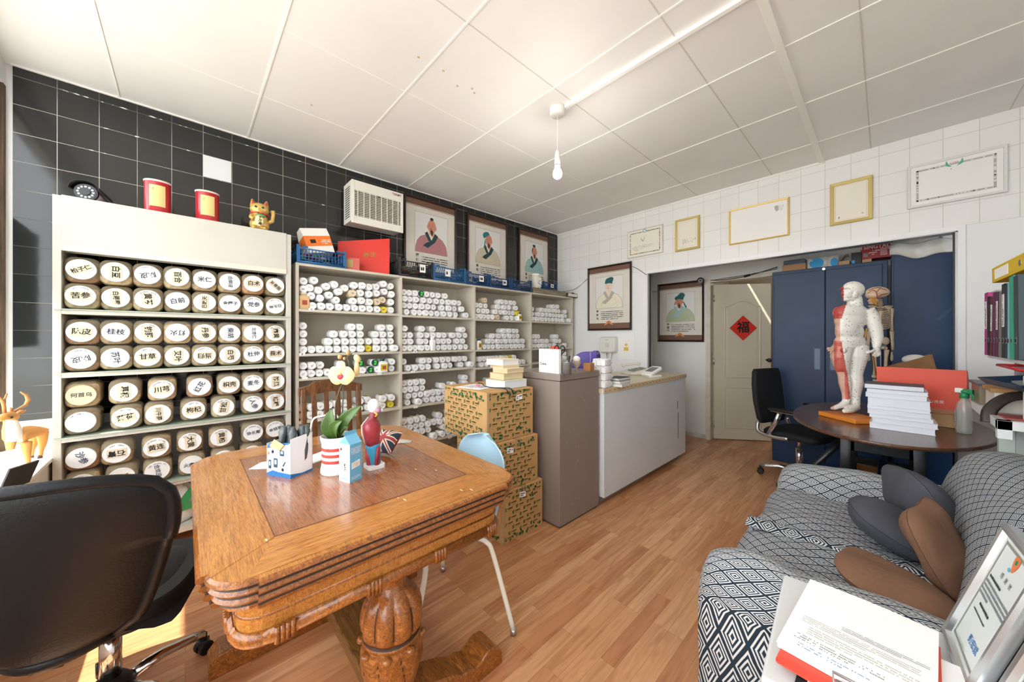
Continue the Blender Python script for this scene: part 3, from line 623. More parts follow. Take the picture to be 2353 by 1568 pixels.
def Bf(rows):
    bay,sh,zoom=0,0,A1; zs=GS[0][0]
    for ri,row in enumerate(rows):
        for i,e in enumerate(row):
            k=e[2] if len(e)>2 else 'w'; q=onx(GX-.02,zoom[0]+e[0]/zoom[2],zoom[1]+e[1]/zoom[2])
            m_=masters[k][R.randrange(len(masters[k]))]; o=dup(m_) if m_ in used else m_; used.add(m_)
            z=q.z if ri else zs+.0305
            o.location=(q.x+R.uniform(-.015,.01),min(max(q.y,gy[0]+.060),gy[1]-.048),z); o.rotation_euler=(0 if ri==0 else R.uniform(-.6,.6),0,R.uniform(-.08,.08))
            tag(o,f'{kindname[k]} bottle, {ordn[i]} from left, {rwn[ri]}, top shelf of nearest grey bay','bottle','bottles lying on the grey shelving'); ALLB.append(o)
Bf([[(228,312),(308,325),(385,330),(465,337),(538,342),(612,345),(681,345),(746,352),(812,356),(872,350,'y'),(937,357)],
[(218,235),(300,255),(450,272),(602,282),(672,278),(742,292),(812,290,'c'),(862,272,'c'),(935,293)],
[(130,172),(205,163),(285,185),(382,228),(468,197),(590,212,'c'),(663,210),(737,220),(808,213),(880,197),(940,222)],
[(135,100),(248,95),(358,150),(430,133),(525,165),(610,140),(675,143),(742,155),(808,153),(872,127),(938,147)]])
# only the nearest stay individual; the farthest small ones become one pile
ALLB.sort(key=lambda o:(o.location-O).length)
far=ALLB[288:]; near=ALLB[:288]
pile=MB(); mset=set(id(x) for v in masters.values() for x in v)
for o in far:
    o_m=Matrix.Translation(o.location)@o.rotation_euler.to_matrix().to_4x4()
    for c in o.children:
        me=c.data; base=[pile.vert(o_m@v.co) for v in me.vertices]
        for p in me.polygons: pile.face([base[i] for i in p.vertices],me.materials[p.material_index],p.use_smooth)
for o in far:
    for c in list(o.children): bpy.data.objects.remove(c)
    bpy.data.objects.remove(o)
tag(pile.obj('bottle_pile'),'smallest far white bottles heaped on the shelves of the two farthest grey bays','bottles',None,'stuff')
# standing bottles
def upbottle(p,label,bodym,capm,labm,h=.105,w_=.055,name='bottle',capr=.021,txt=None):
    t=thing(name,label,'bottle',(p[0],p[1],p[2]+.0012)); mb=MB()
    mb.rings([[(x,y,z) for x,y in rrect(a,a,r,3)] for a,r,z in ((w_-.004,.012,0),(w_,.013,.004),(w_,.013,h*.72),(w_*.92,.014,h*.78),(capr*1.7,.014,h*.82),(capr*1.7,.014,h*.86))],bodym,cap=(1,1)); mb.obj('body',t)
    mb=MB(); mb.lathe([(capr,h*.85),(capr,h*.99),(capr*.95,h)],capm,18); mb.obj('cap',t)
    if labm:
        mb=MB(); mb.box((w_/2-.0004,-w_*.42,h*.18),(w_/2+.0005,w_*.42,h*.62),labm); mb.box((w_/2+.0004,-w_*.2,h*.25),(w_/2+.0008,w_*.25,h*.52),P('label_print','#a4503a',.6)); mb.obj('label',t)
    return t
teal=P('teal_cap','#1d4e54',.4); yl=P('yellow_label','#d9c62e',.5)
p=onx(GX-.03,A2[0]+345/A2[2],A2[1]+660/A2[2]); upbottle((GX+.0-.03,p.y,GS[1][1]+.0005+.0),'plain white bottle standing upright on the second shelf of the second grey bay',wb,wcap,None,h=.13,w_=.052)
p=onx(GX-.0,A3[0]+765/A3[2],A3[1]+450/A3[2]); a=upbottle((GX-.035,p.y,GS[2][0]),'small upright bottle with yellow label, right end of top shelf, third grey bay',wb,teal,yl,h=.10)
p=onx(GX-.0,A3[0]+150/A3[2],A3[1]+880/A3[2]); upbottle((GX-.03,p.y+.005,GS[2][1]),'upright bottle with a teal cap and yellow label, second shelf of the third grey bay',wb,teal,yl,h=.12)
p=onx(GX-.0,A1[0]+870/A1[2],A1[1]+880/A1[2]); upbottle((GX-.0-.032,p.y,GS[0][2]),'upright bottle with dark teal cap and yellow label, third shelf, nearest grey bay',wb,teal,yl,h=.12,w_=.075)
p=onx(GX-.0,A1[0]+145/A1[2],A1[1]+290/A1[2]); upbottle((GX-.05,gy[0]+.062,GS[0][0]),'squat tan jar with yellow label, left end of top shelf, nearest grey bay',P('tan_plastic','#d9b98a',.4),P('cream_cap2','#ddd5c0',.5),P('tan_label','#e0b27e',.6),h=.13,w_=.075,capr=.03,name='jar')
# =============== dining table ===============
oakx=woodmat('oak_grain_x','#c98c44','#b87830','#96591f',(.9,15,9),6,.3,.5); oaky=woodmat('oak_grain_y','#cc8f48','#bb7a33','#9a5c22',(15,.9,9),6,.3,.5)
inl=woodmat('oak_inlay','#a66a3c','#9a5f34','#86502e',(.9,15,7),5,.25,.6); oakd=woodmat('carved_oak','#b5742f','#945620','#6a4018',(2.2,9,9),6,.32,.4); oaks=woodmat('stretcher_oak','#8e6838','#75522a','#4f3518',(1,8,8),6,.4,.2)
TX0,TX1,TY0,TY1,TZ=-2.125,-.955,.022,.965,.76; TCX,TCY=(TX0+TX1)/2,(TY0+TY1)/2; TW,TD=TX1-TX0,TY1-TY0
tb=thing('dining_table','carved oak draw-leaf dining table with bulbous legs in the middle of the room','table',(TCX,TCY,0))
def outline(w,d,off=0,r=.085,notch=.014):
    pts=[]
    for (sx,sy,a0) in ((1,1,0),(-1,1,90),(-1,-1,180),(1,-1,270)):
        cx,cy=sx*(w/2-r-notch),sy*(d/2-r-notch)
        n0=[]
        e0=math.radians(a0); e1=math.radians(a0+90)
        # step out of the notch, arc, step in
        if a0 in(0,180): p_s=(sx*(w/2+off),cy-sy*.0); p_e=(cx,sy*(d/2+off))
        else: p_s=(cx,sy*(d/2+off)); p_e=(sx*(w/2+off),cy)
        pts.append(p_s)
        for k in range(8):
            a=e0+(e1-e0)*k/7; pts.append((cx+(r+off)*math.cos(a),cy+(r+off)*math.sin(a)))
        pts.append(p_e)
    return pts
mb=MB(); prof=[(0,0),(-.004,-.0),(.004,-.004),(.006,-.012),(.0,-.016),(-.008,-.018),(-.004,-.024),(.001,-.031),(-.004,-.037),(-.014,-.040),(-.010,-.046),(-.006,-.054),(-.012,-.061),(-.022,-.063),(-.018,-.070),(-.022,-.080),(-.030,-.084)]
prof=[(-.003,0)]+prof[2:]
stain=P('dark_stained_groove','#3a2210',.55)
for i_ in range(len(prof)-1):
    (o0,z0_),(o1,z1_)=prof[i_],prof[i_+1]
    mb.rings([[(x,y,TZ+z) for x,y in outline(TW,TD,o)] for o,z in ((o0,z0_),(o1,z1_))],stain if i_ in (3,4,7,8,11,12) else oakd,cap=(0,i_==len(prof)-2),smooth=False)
mb.face([mb.vert((x,y,TZ)) for x,y in outline(TW,TD,-.003)],oakx)
tt=mb.obj('tabletop',tb)
# crossbanding, mitred border and centre panels laid on the top
b=.155; e=.0006; W2,D2=TW/2-.02,TD/2-.02
mb=MB()
for sy in (1,-1):
    mb.poly([(-W2+.06,sy*D2,TZ+e),(W2-.06,sy*D2,TZ+e),(W2-b,sy*(D2-b+.02),TZ+e),(-W2+b,sy*(D2-b+.02),TZ+e)][::(1 if sy<0 else -1)],oakx)
for sx in (1,-1):
    mb.poly([(sx*W2,-D2+.06,TZ+e),(sx*W2,D2-.06,TZ+e),(sx*(W2-b),D2-b+.02,TZ+e),(sx*(W2-b),-D2+b-.02,TZ+e)][::(1 if sx>0 else -1)],oaky)
mb.obj('border_veneer',tb)
mb=MB(); ia,ib=W2-b,D2-b+.02
mb.poly([(-ia,-ib,TZ+e*1.5),(ia,-ib,TZ+e*1.5),(ia,ib,TZ+e*1.5),(-ia,ib,TZ+e*1.5)],inl); ln=P('veneer_joint','#3c2412',.6)
for xx in (-ia,ia): mb.poly([(xx-.001,-ib,TZ+.0014),(xx+.001,-ib,TZ+.0014),(xx+.001,ib,TZ+.0014),(xx-.001,ib,TZ+.0014)],ln)
for yy in (-ib,ib,.19): mb.poly([(-ia,yy-.0008,TZ+.0014),(ia,yy-.0008,TZ+.0014),(ia,yy+.0008,TZ+.0014),(-ia,yy+.0008,TZ+.0014)],ln)
sc_=P('bare_scratch','#dcbf97',.8)
for u,v in ((612,1243),(1002,1082),(1060,1128),(1083,1127),(915,1146),(930,1150),(955,1080)):
    p=onz(TZ,u,v); x,y=p.x-TCX,p.y-TCY; a=R.uniform(.004,.009); mb.poly([(x+a*math.cos(t)*1.3,y+a*.4*math.sin(t),TZ+.0018) for t in [k*math.pi/4 for k in range(8)]],sc_)
mb.obj('inlay',tb)
mb=MB(); ap=outline(TW-.13,TD-.13,0,.06,.002); mb.rings([[(x,y,z) for x,y in ap] for z in (.575,TZ-.083)],oakx,cap=(1,1),smooth=False)
mb.obj('apron',tb)
mb=MB(); 
pp=[outline(TW-.13,TD-.13,.012*math.cos(t)+.002,.06,.002) for t in [math.pi*(k/6-.5) for k in range(7)]]
mb.rings([[(x,y,.578+.018*math.sin(math.pi*(k/6-.5))) for x,y in q] for k,q in enumerate(pp)],oakd,cap=(0,0))
mb.rings([[(x,y,.628+z) for x,y in outline(TW-.13,TD-.13,o,.06,.002)] for o,z in ((0,-.004),(.003,0),(0,.004))],oakd,cap=(0,0))
for s in (-1,1):
    for k in range(6):
        x0=-.425+k*.163
        for j in range(4): mb.cyl((x0+.011*j-.016,s*(TD/2-.055),.558),(x0+.011*j-.016,s*(TD/2-.055),.598),.0065,oakd,n=8)
    for k in range(4):
        y0=-.33+k*.22
        for j in range(4): mb.cyl((s*(TW/2-.055),y0+.011*j,.558),(s*(TW/2-.055),y0+.011*j,.598),.0065,oakd,n=8)
mb.obj('bead_moulding',tb)
def lob(a,z):
    if z>.355: 
        t=min(1,max(0,(z-.355)/.02))*min(1,max(0,(.50-z)/.05)); return 1+t*(.20*abs(math.cos(4.5*a))**.6-.15)
    t=min(1,max(0,(.335-z)/.03))*min(1,max(0,(z-.19)/.03)); return 1+t*(.085*abs(math.sin(4*a+9*(z-.25)))**.6-.05+.02*math.sin(16*a)*math.cos(60*z))
pr=[(.05,.575),(.052,.555),(.044,.548),(.046,.53),(.043,.52),(.043,.505),(.05,.498),(.052,.49),(.06,.484),(.075,.468),(.086,.445),(.092,.42),(.094,.395),(.092,.372),(.087,.362),(.084,.357),(.09,.352),(.092,.346),(.087,.34),(.091,.333),(.093,.32)]+[(.093-.000*k+(-.003*max(0,k-5)),.31-.011*k) for k in range(11)]+[(.07,.185),(.055,.172),(.06,.165),(.06,.15),(.05,.14),(.05,.13)]
for px in (TX1-TCX-.145,TX0-TCX+.33):
    mb=MB(); mb.lathe(pr[::-1],oakd,128,(px,0,0),lobes=lob); mb.box((px-.06,-.06,.55),(px+.06,.06,.578),oakd)
    # rolled leaf tips round the cup
    for k in range(8):
        a=2*math.pi*k/8+.2; mb.ell((px+.094*math.cos(a),.094*math.sin(a),.328),(.016,.016,.011),oakd,10,6)
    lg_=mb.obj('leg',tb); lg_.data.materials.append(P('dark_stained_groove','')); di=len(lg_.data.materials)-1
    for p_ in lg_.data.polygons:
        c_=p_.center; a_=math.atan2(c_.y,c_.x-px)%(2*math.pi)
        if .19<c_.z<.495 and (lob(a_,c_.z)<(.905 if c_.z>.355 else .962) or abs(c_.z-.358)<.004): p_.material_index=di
    mb=MB(); fp=[(-.43,0),(-.43,.05),(-.40,.085),(-.36,.09),(-.33,.07),(-.30,.06),(-.27,.075),(-.24,.075),(-.20,.10),(-.12,.13),(.12,.13),(.20,.10),(.24,.075),(.27,.075),(.30,.06),(.33,.07),(.36,.09),(.40,.085),(.43,.05),(.43,0)]
    mb.M=Matrix.Translation((px,0,0))@Matrix(((0,0,1,0),(1,0,0,0),(0,1,0,0),(0,0,0,1))); mb.prism(fp,-.055,.055,oakd); mb.M=I4; mb.obj('foot',tb,bevel=.006)
mb=MB(); mb.box((TX0-TCX+.33,-.065,.135),(TX1-TCX-.2,.065,.185),oaks); mb.obj('stretcher',tb,bevel=.006)
# =============== near black office chair ===============
lea=P('black_leather','#101214',.42,bump=.12,bscale=160,spec=.22); mesh_=P('black_mesh_fabric','#22282b',.6,bump=.9,bscale=260)
def office_base(t,n,rad,a0,metal,lift=.40,hubz=.10):
    mb=MB(); mb.lathe([(.03,hubz-.03),(.055,hubz-.02),(.06,hubz+.01),(.045,hubz+.035),(.03,hubz+.05)],BLACKP,20); mb.obj('hub',t)
    mb=MB(); mb.cyl((0,0,hubz+.04),(0,0,lift-.10),.027,metal); mb.cyl((0,0,lift-.1),(0,0,lift),.016,metal); mb.obj('gas_lift',t)
    for k in range(n):
        a=a0+2*math.pi*k/n; c,s=math.cos(a),math.sin(a)
        mb=MB(); mb.tube([(c*.04,s*.04,hubz+.005),(c*rad*.5,s*rad*.5,hubz+.012),(c*rad*.85,s*rad*.85,hubz-.01),(c*rad,s*rad,hubz-.022)],[.024,.02,.018,.017],metal,10,flat=.75); mb.obj('base_arm',t)
        mb=MB(); x,y=c*rad,s*rad
        mb.cyl((x,y,.05),(x,y,hubz-.02),.012,BLACKP,n=10)
        for q in (-1,1): mb.cyl((x-s*.006*q,y+c*.006*q,.025),(x-s*.024*q,y+c*.024*q,.025),.025,BLACKP,n=18)
        mb.box((x-.016,y-.016,.035),(x+.016,y+.016,.055),BLACKP); mb.obj('castor',t,bevel=.002)
ch=thing('office_chair','black leather office chair with its padded back to the camera, beside the oak table','chair',(-1.80,-.185,0),math.radians(164))
office_base(ch,5,.27,math.radians(25),CHROME)
mb=MB()
def seatf(u,v):
    x=(u-.5)*.50; y=(v-.5)*.50; k=(abs(2*(u-.5))**3+abs(2*(v-.5))**3)
    return (x*(1-.10*abs(2*(v-.5))**3),y*(1-.10*abs(2*(u-.5))**3),.495-.05*min(1.6,k)-.012*math.cos((u-.5)*3)*0)
mb.grid(seatf,24,24,lea); mb.rings([[(.245*q*math.copysign(abs(math.cos(a))**.6,math.cos(a)),.245*q*math.copysign(abs(math.sin(a))**.6,math.sin(a)),z) for a in [2*math.pi*k/32 for k in range(32)]] for q,z in ((.75,.40),(.97,.415),(1.0,.445),(.92,.475))],lea); mb.obj('seat',ch)
mb=MB()
BWW=.265
def backsurf(side):
    # shield shape: wide top, narrow bottom, dished towards the sitter (+x is the sitting side)
    def f(u,v):
        z=.44+.50*v; t=2*u-1
        wd=BWW*(.50+.50*min(1,v*1.35)**.65) if v<.74 else BWW
        if v>.86: wd*=math.sqrt(max(0,1-((v-.86)/.14)**2*.35))
        if v<.10: wd*=.55+.45*math.sqrt(v/.10)
        y=t*wd; edge=max(abs(t)**4,(abs(2*v-1))**9)
        th=.034*(1-edge)+.004
        base=-.31-.10*v+.06*t*t
        zz=z-(.035*abs(t)**3 if v>.6 else 0)
        return (base+side*th,y,zz)
    return f
mb.grid(backsurf(-.45),28,28,lea); 
mb.grid(lambda u,v:backsurf(1)(1-u,v),28,28,mesh_); mb.obj('backrest',ch)
def rim(v0,v1,u): 
    return [backsurf(.1)(u,v0+(v1-v0)*k/14) for k in range(15)]
mb=MB(); path=rim(.02,.98,.005)+[backsurf(.1)(k/14,.985) for k in range(1,14)]+rim(.98,.02,.995)+[backsurf(.1)(1-k/10,.012) for k in range(1,10)]; path=path+[path[0]]
mb.tube(path,.017,lea,10); mb.obj('piping',ch)
mb=MB(); mb.box((-.30,-.03,.42),(0,.03,.435),BLACKP); mb.obj('back_bracket',ch)
mb=MB(); mb.tube([(.0,-.02,.41),(.0,.20,.40),(.0,.27,.40),(.0,.285,.37),(.0,.285,.31)],.006,BLACKP,8); mb.tube([(.0,.285,.335),(.0,.285,.25)],[.014,.02],BLACKP,10); mb.obj('lever',ch)
# =============== light blue shell chair ===============
bl=P('pale_blue_shell','#a9c9da',.35); wtub=P('white_tube','#ecebdf',.35)
bc=thing('shell_chair','pale blue moulded shell chair on white tube legs pushed under the table','chair',(-1.40,.82,0),0)
def shell(u,v):
    t=2*u-1
    if v<.55:
        q=v/.55; y=-.20+.38*q; z=.435-.012*math.sin(math.pi*q)+.03*max(0,.15-q)*-4; wd=.205*(.86+.12*math.sin(math.pi*q)); z+=.03*t*t*(.3+.7*math.sin(math.pi*q))
    else:
        q=(v-.55)/.45; y=.18+.09*math.sin(q*math.pi/2)+.05*q; z=.425+.38*q**1.15+.0; wd=.20*(1-.10*q) 
        if q>.72: wd*=math.sqrt(max(.02,1-((q-.72)/.285)**2))
        y-=.05*t*t*q; z+=.03*t*t*(1-q)
    if v<.12: wd*=math.sqrt(max(.05,1-((.12-v)/.125)**2))
    return (t*wd,y,z)
mb=MB(); mb.grid(shell,22,40,bl); o=mb.obj('shell',bc,solid=.006)
for sx in (1,-1):
    for fx,fy,y1 in ((.285,.23,.14),(.215,-.25,-.12)):
        mb=MB(); mb.tube(smooth([(sx*.03,y1*.6,.402),(sx*.15,y1*.85,.412),(sx*(.6*fx+.03),y1*1.05,.40),(sx*(.72*fx+.02),y1*1.2,.34),(sx*fx,fy,.02)],6,False),.0105,wtub,10); mb.cyl((sx*fx,fy,.0),(sx*fx,fy,.025),.013,STEEL,n=10); mb.obj('leg',bc)
mb=MB(); mb.box((-.05,-.09,.396),(.05,.13,.406),wtub); mb.obj('mount_plate',bc)
# =============== wooden slat-back chair ===============
dkw=woodmat('dark_oak_chair','#8a5a2c','#6e4420','#4a2a12',(6,6,1),6,.4,.3)
wc=thing('slat_chair','dark wooden slat-back dining chair behind the table before the grey shelves','chair',(-2.25,.70,0),0)
for sy in (1,-1):
    mb=MB(); mb.tube([(-.19,sy*.165,0),(-.18,sy*.165,.42),(-.20,sy*.165,.75),(-.225,sy*.165,.975)],.020,dkw,4,up=(1,1,0)); mb.obj('rear_leg',wc,bevel=.003)
    mb=MB(); mb.box((.155,sy*.165-.018,0),(.19,sy*.165+.018,.41),dkw); mb.obj('leg',wc,bevel=.003)
for k in range(4):
    y=-.105+.07*k; mb=MB(); mb.rings([[(x,y-.014,z),(x,y+.014,z),(x+.01,y+.014,z),(x+.01,y-.014,z)] for x,z in ((-.19,.52),(-.205,.75),(-.225,.955))],dkw,smooth=False); mb.obj('slat',wc)
mb=MB(); top=[(-.19,.935),(-.19,.985),(-.13,1.0),(-.10,1.02),(0,1.03),(.10,1.02),(.13,1.0),(.19,.985),(.19,.935),(0,.95)]; mb.M=Matrix(((0,0,1,-.242),(1,0,0,0),(0,1,0,0),(0,0,0,1))); mb.prism(top,0,.028,dkw); mb.M=I4; mb.obj('top_rail',wc,bevel=.003)
mb=MB(); mb.box((-.20,-.15,.50),(-.175,.15,.53),dkw); mb.obj('back_rail',wc,bevel=.003)
mb=MB(); mb.box((-.19,-.18,.40),(.20,.18,.43),dkw); mb.box((-.18,-.16,.36),(.18,.16,.40),dkw); mb.obj('seat',wc,bevel=.006)
# =============== things on the table ===============
# sturdy torn carton with cables/bags
def onT(u,v): return onz(TZ,u,v)
bx=P('printed_white_card','#eceff1',.55); blu=P('carton_blue','#1d6fb0',.5); navy=P('print_navy','#26405f',.6); grp=P('print_grey','#7d8288',.7); orange=P('orange_print','#e36a34',.6); tan_=P('bare_card','#d8b483',.8)
ang=math.atan2(.08,-.039); A=Vector((-1.552,.294,TZ)); ex=Vector((-1.661+1.552,.234-.294,0)).normalized(); ey=Vector((-1.591+1.552,.374-.294,0)).normalized()
t=thing('glove_box','torn white and blue printed carton holding crumpled grey bags, left on the table','box',A+(ex*.062+ey*.047))
c0=A-t.location; wx,wy,hh=.124,.094,.145; mb=MB(); th=.002
def wallq(o,d,w,h0,h1,m):
    n=Vector((0,0,1)); a=o;b=o+d*w
    mb.rings([[a,b,b+n*h1,a+n*h0],[a+IN*th,b+IN*th,b+IN*th+n*h1,a+IN*th+n*h0]],m,smooth=False)
IN=ey; wallq(c0,ex,wx,.135,.105,bx); IN=ex; wallq(c0,ey,wy,.150,.158,bx); IN=-ey; wallq(c0+ey*wy,ex,wx,.16,.13,grp if 0 else P('card_inside','#b9b7b3',.8)); IN=-ex; wallq(c0+ex*wx,ey,wy,.125,.13,bx)
mb.face([mb.vert(q) for q in (c0,c0+ex*wx,c0+ex*wx+ey*wy,c0+ey*wy)],bx); mb.obj('carton',t)
mb=MB(); F1=FR(c0+Vector((0,0,.075))+ex*wx/2-ey*.0005,-ex,(0,0,1)); F2=FR(c0+Vector((0,0,.075))+ey*wy/2-ex*.0005,ey,(0,0,1))
mb.M=F1; mb.flat([(-.062,-.075),(.062,-.075),(.062,-.058),(0,-.056),(-.03,-.052),(-.062,-.066)],0,blu)
for x,y,w_,h_ in ((-.045,-.03,.014,.034),(-.015,-.022,.02,.036),(.018,.018,.022,.022)): mb.flat(rrect(w_,h_,.003,2,x,y),.0002,navy); mb.flat(rrect(w_*.6,h_*.5,.002,2,x,y+.003),.0004,P('lcd_print','#9fb8cc',.6))
for x,y in ((-.03,.02),(.022,-.045)): mb.lathe([(.0065,.0004)],navy,14,(x,y,0),cap=(1,1))
mb.flat([(.02,-.03),(.034,-.012),(.038,-.014),(.026,-.034)],.0003,navy); mb.flat([(-.06,.03),(-.04,.045),(-.04,.05),(-.06,.04)],.0003,blu); mb.flat([(.02,.05),(.055,.055),(.055,.062),(.02,.058)],.0003,blu); mb.flat(rrect(.008,.012,.002,2,-.052,.012),.0003,orange)
mb.M=F2; mb.flat([(-.047,-.075),(.047,-.075),(.047,-.066),(0,-.068),(-.047,-.058)],0,blu)
for cy,r_ in ((.045,4),(.008,6),(-.035,4)): scribble(mb,F2@Matrix.Translation((0,cy,.0004)),.078,.006*r_,r_,grp,.85,int(cy*1000)+9)
mb.M=I4; mb.obj('print',t)
mb=MB(); q=c0+ex*wx*.45-ey*.004+Vector((0,0,.115)); mb.rings([[q+ex*.045,q-ex*.005+Vector((0,0,-.012)),q-ex*.03+Vector((0,0,.012)),q+ex*.02+Vector((0,0,.03))],[p_-ey*.003+Vector((0,0,.002)) for p_ in (q+ex*.045,q-ex*.005+Vector((0,0,-.012)),q-ex*.03+Vector((0,0,.012)),q+ex*.02+Vector((0,0,.03)))]],tan_,smooth=False); mb.obj('flap',t)
gb=P('grey_poly_bag','#4c5556',.35,bump=.8,bscale=30,var=.4,vscale=20)
mb=MB()
for k in range(5):
    o_=ex*R.uniform(.02,.09)+ey*R.uniform(.02,.07)+c0; mb.rings([[o_+Vector((math.cos(a)*r_*1.2,math.sin(a)*r_*.6,z))+ey*z*.1 for a in [2*math.pi*j/10+R.uniform(-.2,.2) for j in range(10)]] for r_,z in ((.018,.02),(.024,.09),(.02,.14),(.026,.165+.01*k%3*.01),(.012,.185))],gb)
tag(mb.obj('poly_bags',loc=t.location),'crumpled grey plastic bags stuffed in the torn carton on the table','bags',None,'stuff')
# orchid
pp_=Vector((-1.515,.448,TZ)); t=thing('potted_orchid','cream orchid with broad leaves in a white pot with three red stripes on table','plant',pp_)
wcer=P('white_ceramic','#f0efec',.18); rstr=P('red_glaze','#d5443a',.2); leaf=P('orchid_leaf','#4c6b2c',.4,var=.35,vscale=14,stretch=(1,1,1)); pet=P('orchid_petal','#efcd94',.5,var=.06,vscale=20); lip=P('orchid_lip','#b02c44',.5); stem=P('orchid_stem','#4d4a34',.5); soil=P('bark_mulch','#4a372a',.95,bump=1,bscale=80,var=.5,vscale=60)
mb=MB(); r=.060; prf=[(r*.95,0),(r,.006),(r*.98,.02),(r*.93,.035)]+[(r*.92,.04)]
mb.lathe([(0.001,.0)]+prf+[(r*.92,.115),(r*.95,.125),(r*1.0,.137),(r*1.01,.146),(r*.95,.147),(r*.90,.135),(r*.88,.12)],wcer,40,cap=(1,0))
mb.obj('pot',t)
mb=MB()
for z in (.052,.076,.100): mb.lathe([(r*.924,z-.006),(r*.926,z-.0055),(r*.926,z+.0055),(r*.924,z+.006)],rstr,40,cap=(0,0))
mb.obj('stripe',t)
mb=MB(); mb.lathe([(r*.89,.128),(r*.6,.134),(.01,.137)],soil,24,cap=(1,1)); mb.obj('soil',t)
def pl(a,b_,z): return tuple(dr*a+FW*b_+Vector((0,0,z)))
dr=RT
def leafm(a1,b1,z1,W_,am=0,bm=0,zm=None,wv=1,wz=0):
    A0=Vector((0,0,.128)); C1=Vector(pl(a1,b1,z1)); M1=Vector(pl(am,bm,zm if zm else (z1+.128)/2)); mb=MB(); wd_=(dr*wv+Vector((0,0,wz))-FW*.15).normalized()
    def f(u,v):
        t_=2*u-1; w_=W_*math.sin(math.pi*(.06+.94*v)**.85)**.75*(1 if v<.99 else .1); p=A0*(1-v)**2+M1*2*v*(1-v)+C1*v*v
        return p+wd_*t_*w_-FW*abs(t_)*w_*.35
    mb.grid(f,8,16,leaf); return mb.obj('leaf',t,solid=.0015)
leafm(-.012,-.02,.255,.036,-.03,-.03,.18,1,.05); leafm(.10,.0,.265,.026,.02,-.02,.22,.75,-.66); leafm(.045,-.05,.215,.022,-.01,-.05,.20,.8,-.55); leafm(-.06,.03,.23,.026,-.03,.03,.18,.9,.3); leafm(.06,-.03,.185,.014,.02,-.03,.20,.7,-.7)
# spike leans in the picture plane
st1=smooth([pl(0,0,.13),pl(.0,-.005,.20),pl(.0,-.01,.27),pl(.02,-.01,.34),pl(.042,0,.38),pl(.05,.0,.43),pl(.042,0,.46),pl(.06,0,.475)],6,False)
mb.tube(st1,.003,stem,8); mb.tube([pl(.01,0,.13),pl(.02,.005,.24),pl(.032,-.01,.39)],.0026,stem,8); mb.obj('flower_stem',t)
def petal(c,a,l,w_,F,m,parent,name='petal'):
    mb=MB(); ca,sa=math.cos(a),math.sin(a)
    def f(u,v):
        tt=2*u-1; wd=w_*math.sin(math.pi*min(.97,.08+.9*v))**.6; x=l*v; y=tt*wd; return F@Vector((x*ca-y*sa,x*sa+y*ca,.010*v*(1-v)*3-.004*tt*tt+.006))
    mb.grid(f,8,8,m); return mb.obj(name,parent)
def flower(a,b_,z,sz):
    c=Vector(pl(a,b_,z)); F=FR(c,dr*.95-FW*.1,(0,0,1)); k=sz
    mb=MB(); mb.M=F; mb.ell((0,0,.008),(.004*k,.005*k,.006),P('orchid_column','#e8a04c',.5),10,6); mb.ell((0,-.006*k,.010),(.009*k,.007*k,.006),lip,12,8); mb.M=I4; fo=mb.obj('flower',t)
    for ang_,l,w_ in ((90,.030,.014),(180+8,.034,.022),(-8,.034,.022),(235,.030,.013),(305,.030,.013)): petal(c,math.radians(ang_),l*k,w_*k,F,pet,fo)
flower(.035,-.03,.395,1.6)
mb=MB()
for a,z,s_ in ((.012,.462,.011),(.045,.478,.010),(.03,.455,.007)): mb.ell(pl(a,0,z),(s_*.8,s_*.8,s_),P('orchid_bud','#c99a62',.5),10,8)
mb.obj('bud',t)
mb=MB(); mb.ell(pl(.082,0,.455),(.018,.012,.018),pet,12,8,Matrix.Rotation(.4,3,'X')); mb.ell(pl(.08,0,.415),(.014,.010,.033),pet,12,8); mb.obj('faded_flower',t)
# gable carton
A=Vector((-1.352,.444,TZ)); ex=Vector((-1.409+1.352,.424-.444,0)).normalized(); ey=Vector((-1.372+1.352,.494-.444,0)).normalized(); wx,wy=.060,.054
lb_=P('sky_blue_print','#6fb7dc',.45); t=thing('gable_carton','tall light blue and white paper carton standing in front of the orchid pot','carton',A+ex*wx/2+ey*wy/2); c0=A-t.location
mb=MB(); q=[c0,c0+ey*wy,c0+ey*wy+ex*wx,c0+ex*wx]; Z=Vector((0,0,1)); h_=.142
f=[mb.vert(p) for p in q]; g=[mb.vert(p+Z*h_) for p in q]; mb.face(f[::-1],bx)
for k in range(4): mb.face((f[k],f[(k+1)%4],g[(k+1)%4],g[k]),(lb_,bx,lb_,bx)[k] if k!=3 else bx)
r0=mb.vert(c0+ex*wx*.5+Z*(h_+.030)); r1=mb.vert(c0+ex*wx*.5+ey*wy+Z*(h_+.030))
a_=mb.vert(c0+ex*wx*.62+Z*(h_+.03)); b_=mb.vert(c0+ex*wx*.62+ey*wy+Z*(h_+.03))
mb.face((g[3],g[0],r0),lb_); mb.face((g[0],g[1],r1,r0),lb_); mb.face((g[1],g[2],r1),bx); mb.face((g[2],g[3],r0,r1),lb_)
x0=mb.vert(c0+ex*wx*.5+Z*(h_+.044)); x1=mb.vert(c0+ex*wx*.5+ey*wy+Z*(h_+.044)); mb.face((r0,r1,x1,x0),lb_)
mb.obj('carton',t)
mb=MB(); F1=FR(c0+ex*wx/2+Z*h_/2-ey*.0004,-ex,Z); F2=FR(c0+ey*wy/2+Z*h_/2-ex*.0004,ey,Z)
mb.text('舒',.012,F1@Matrix.Translation((.004,-.008,.0003)),INK,bold=.03); mb.text('丹',.012,F1@Matrix.Translation((.004,-.021,.0003)),INK,bold=.03)
rr_=P('carton_red','#c2443a',.6)
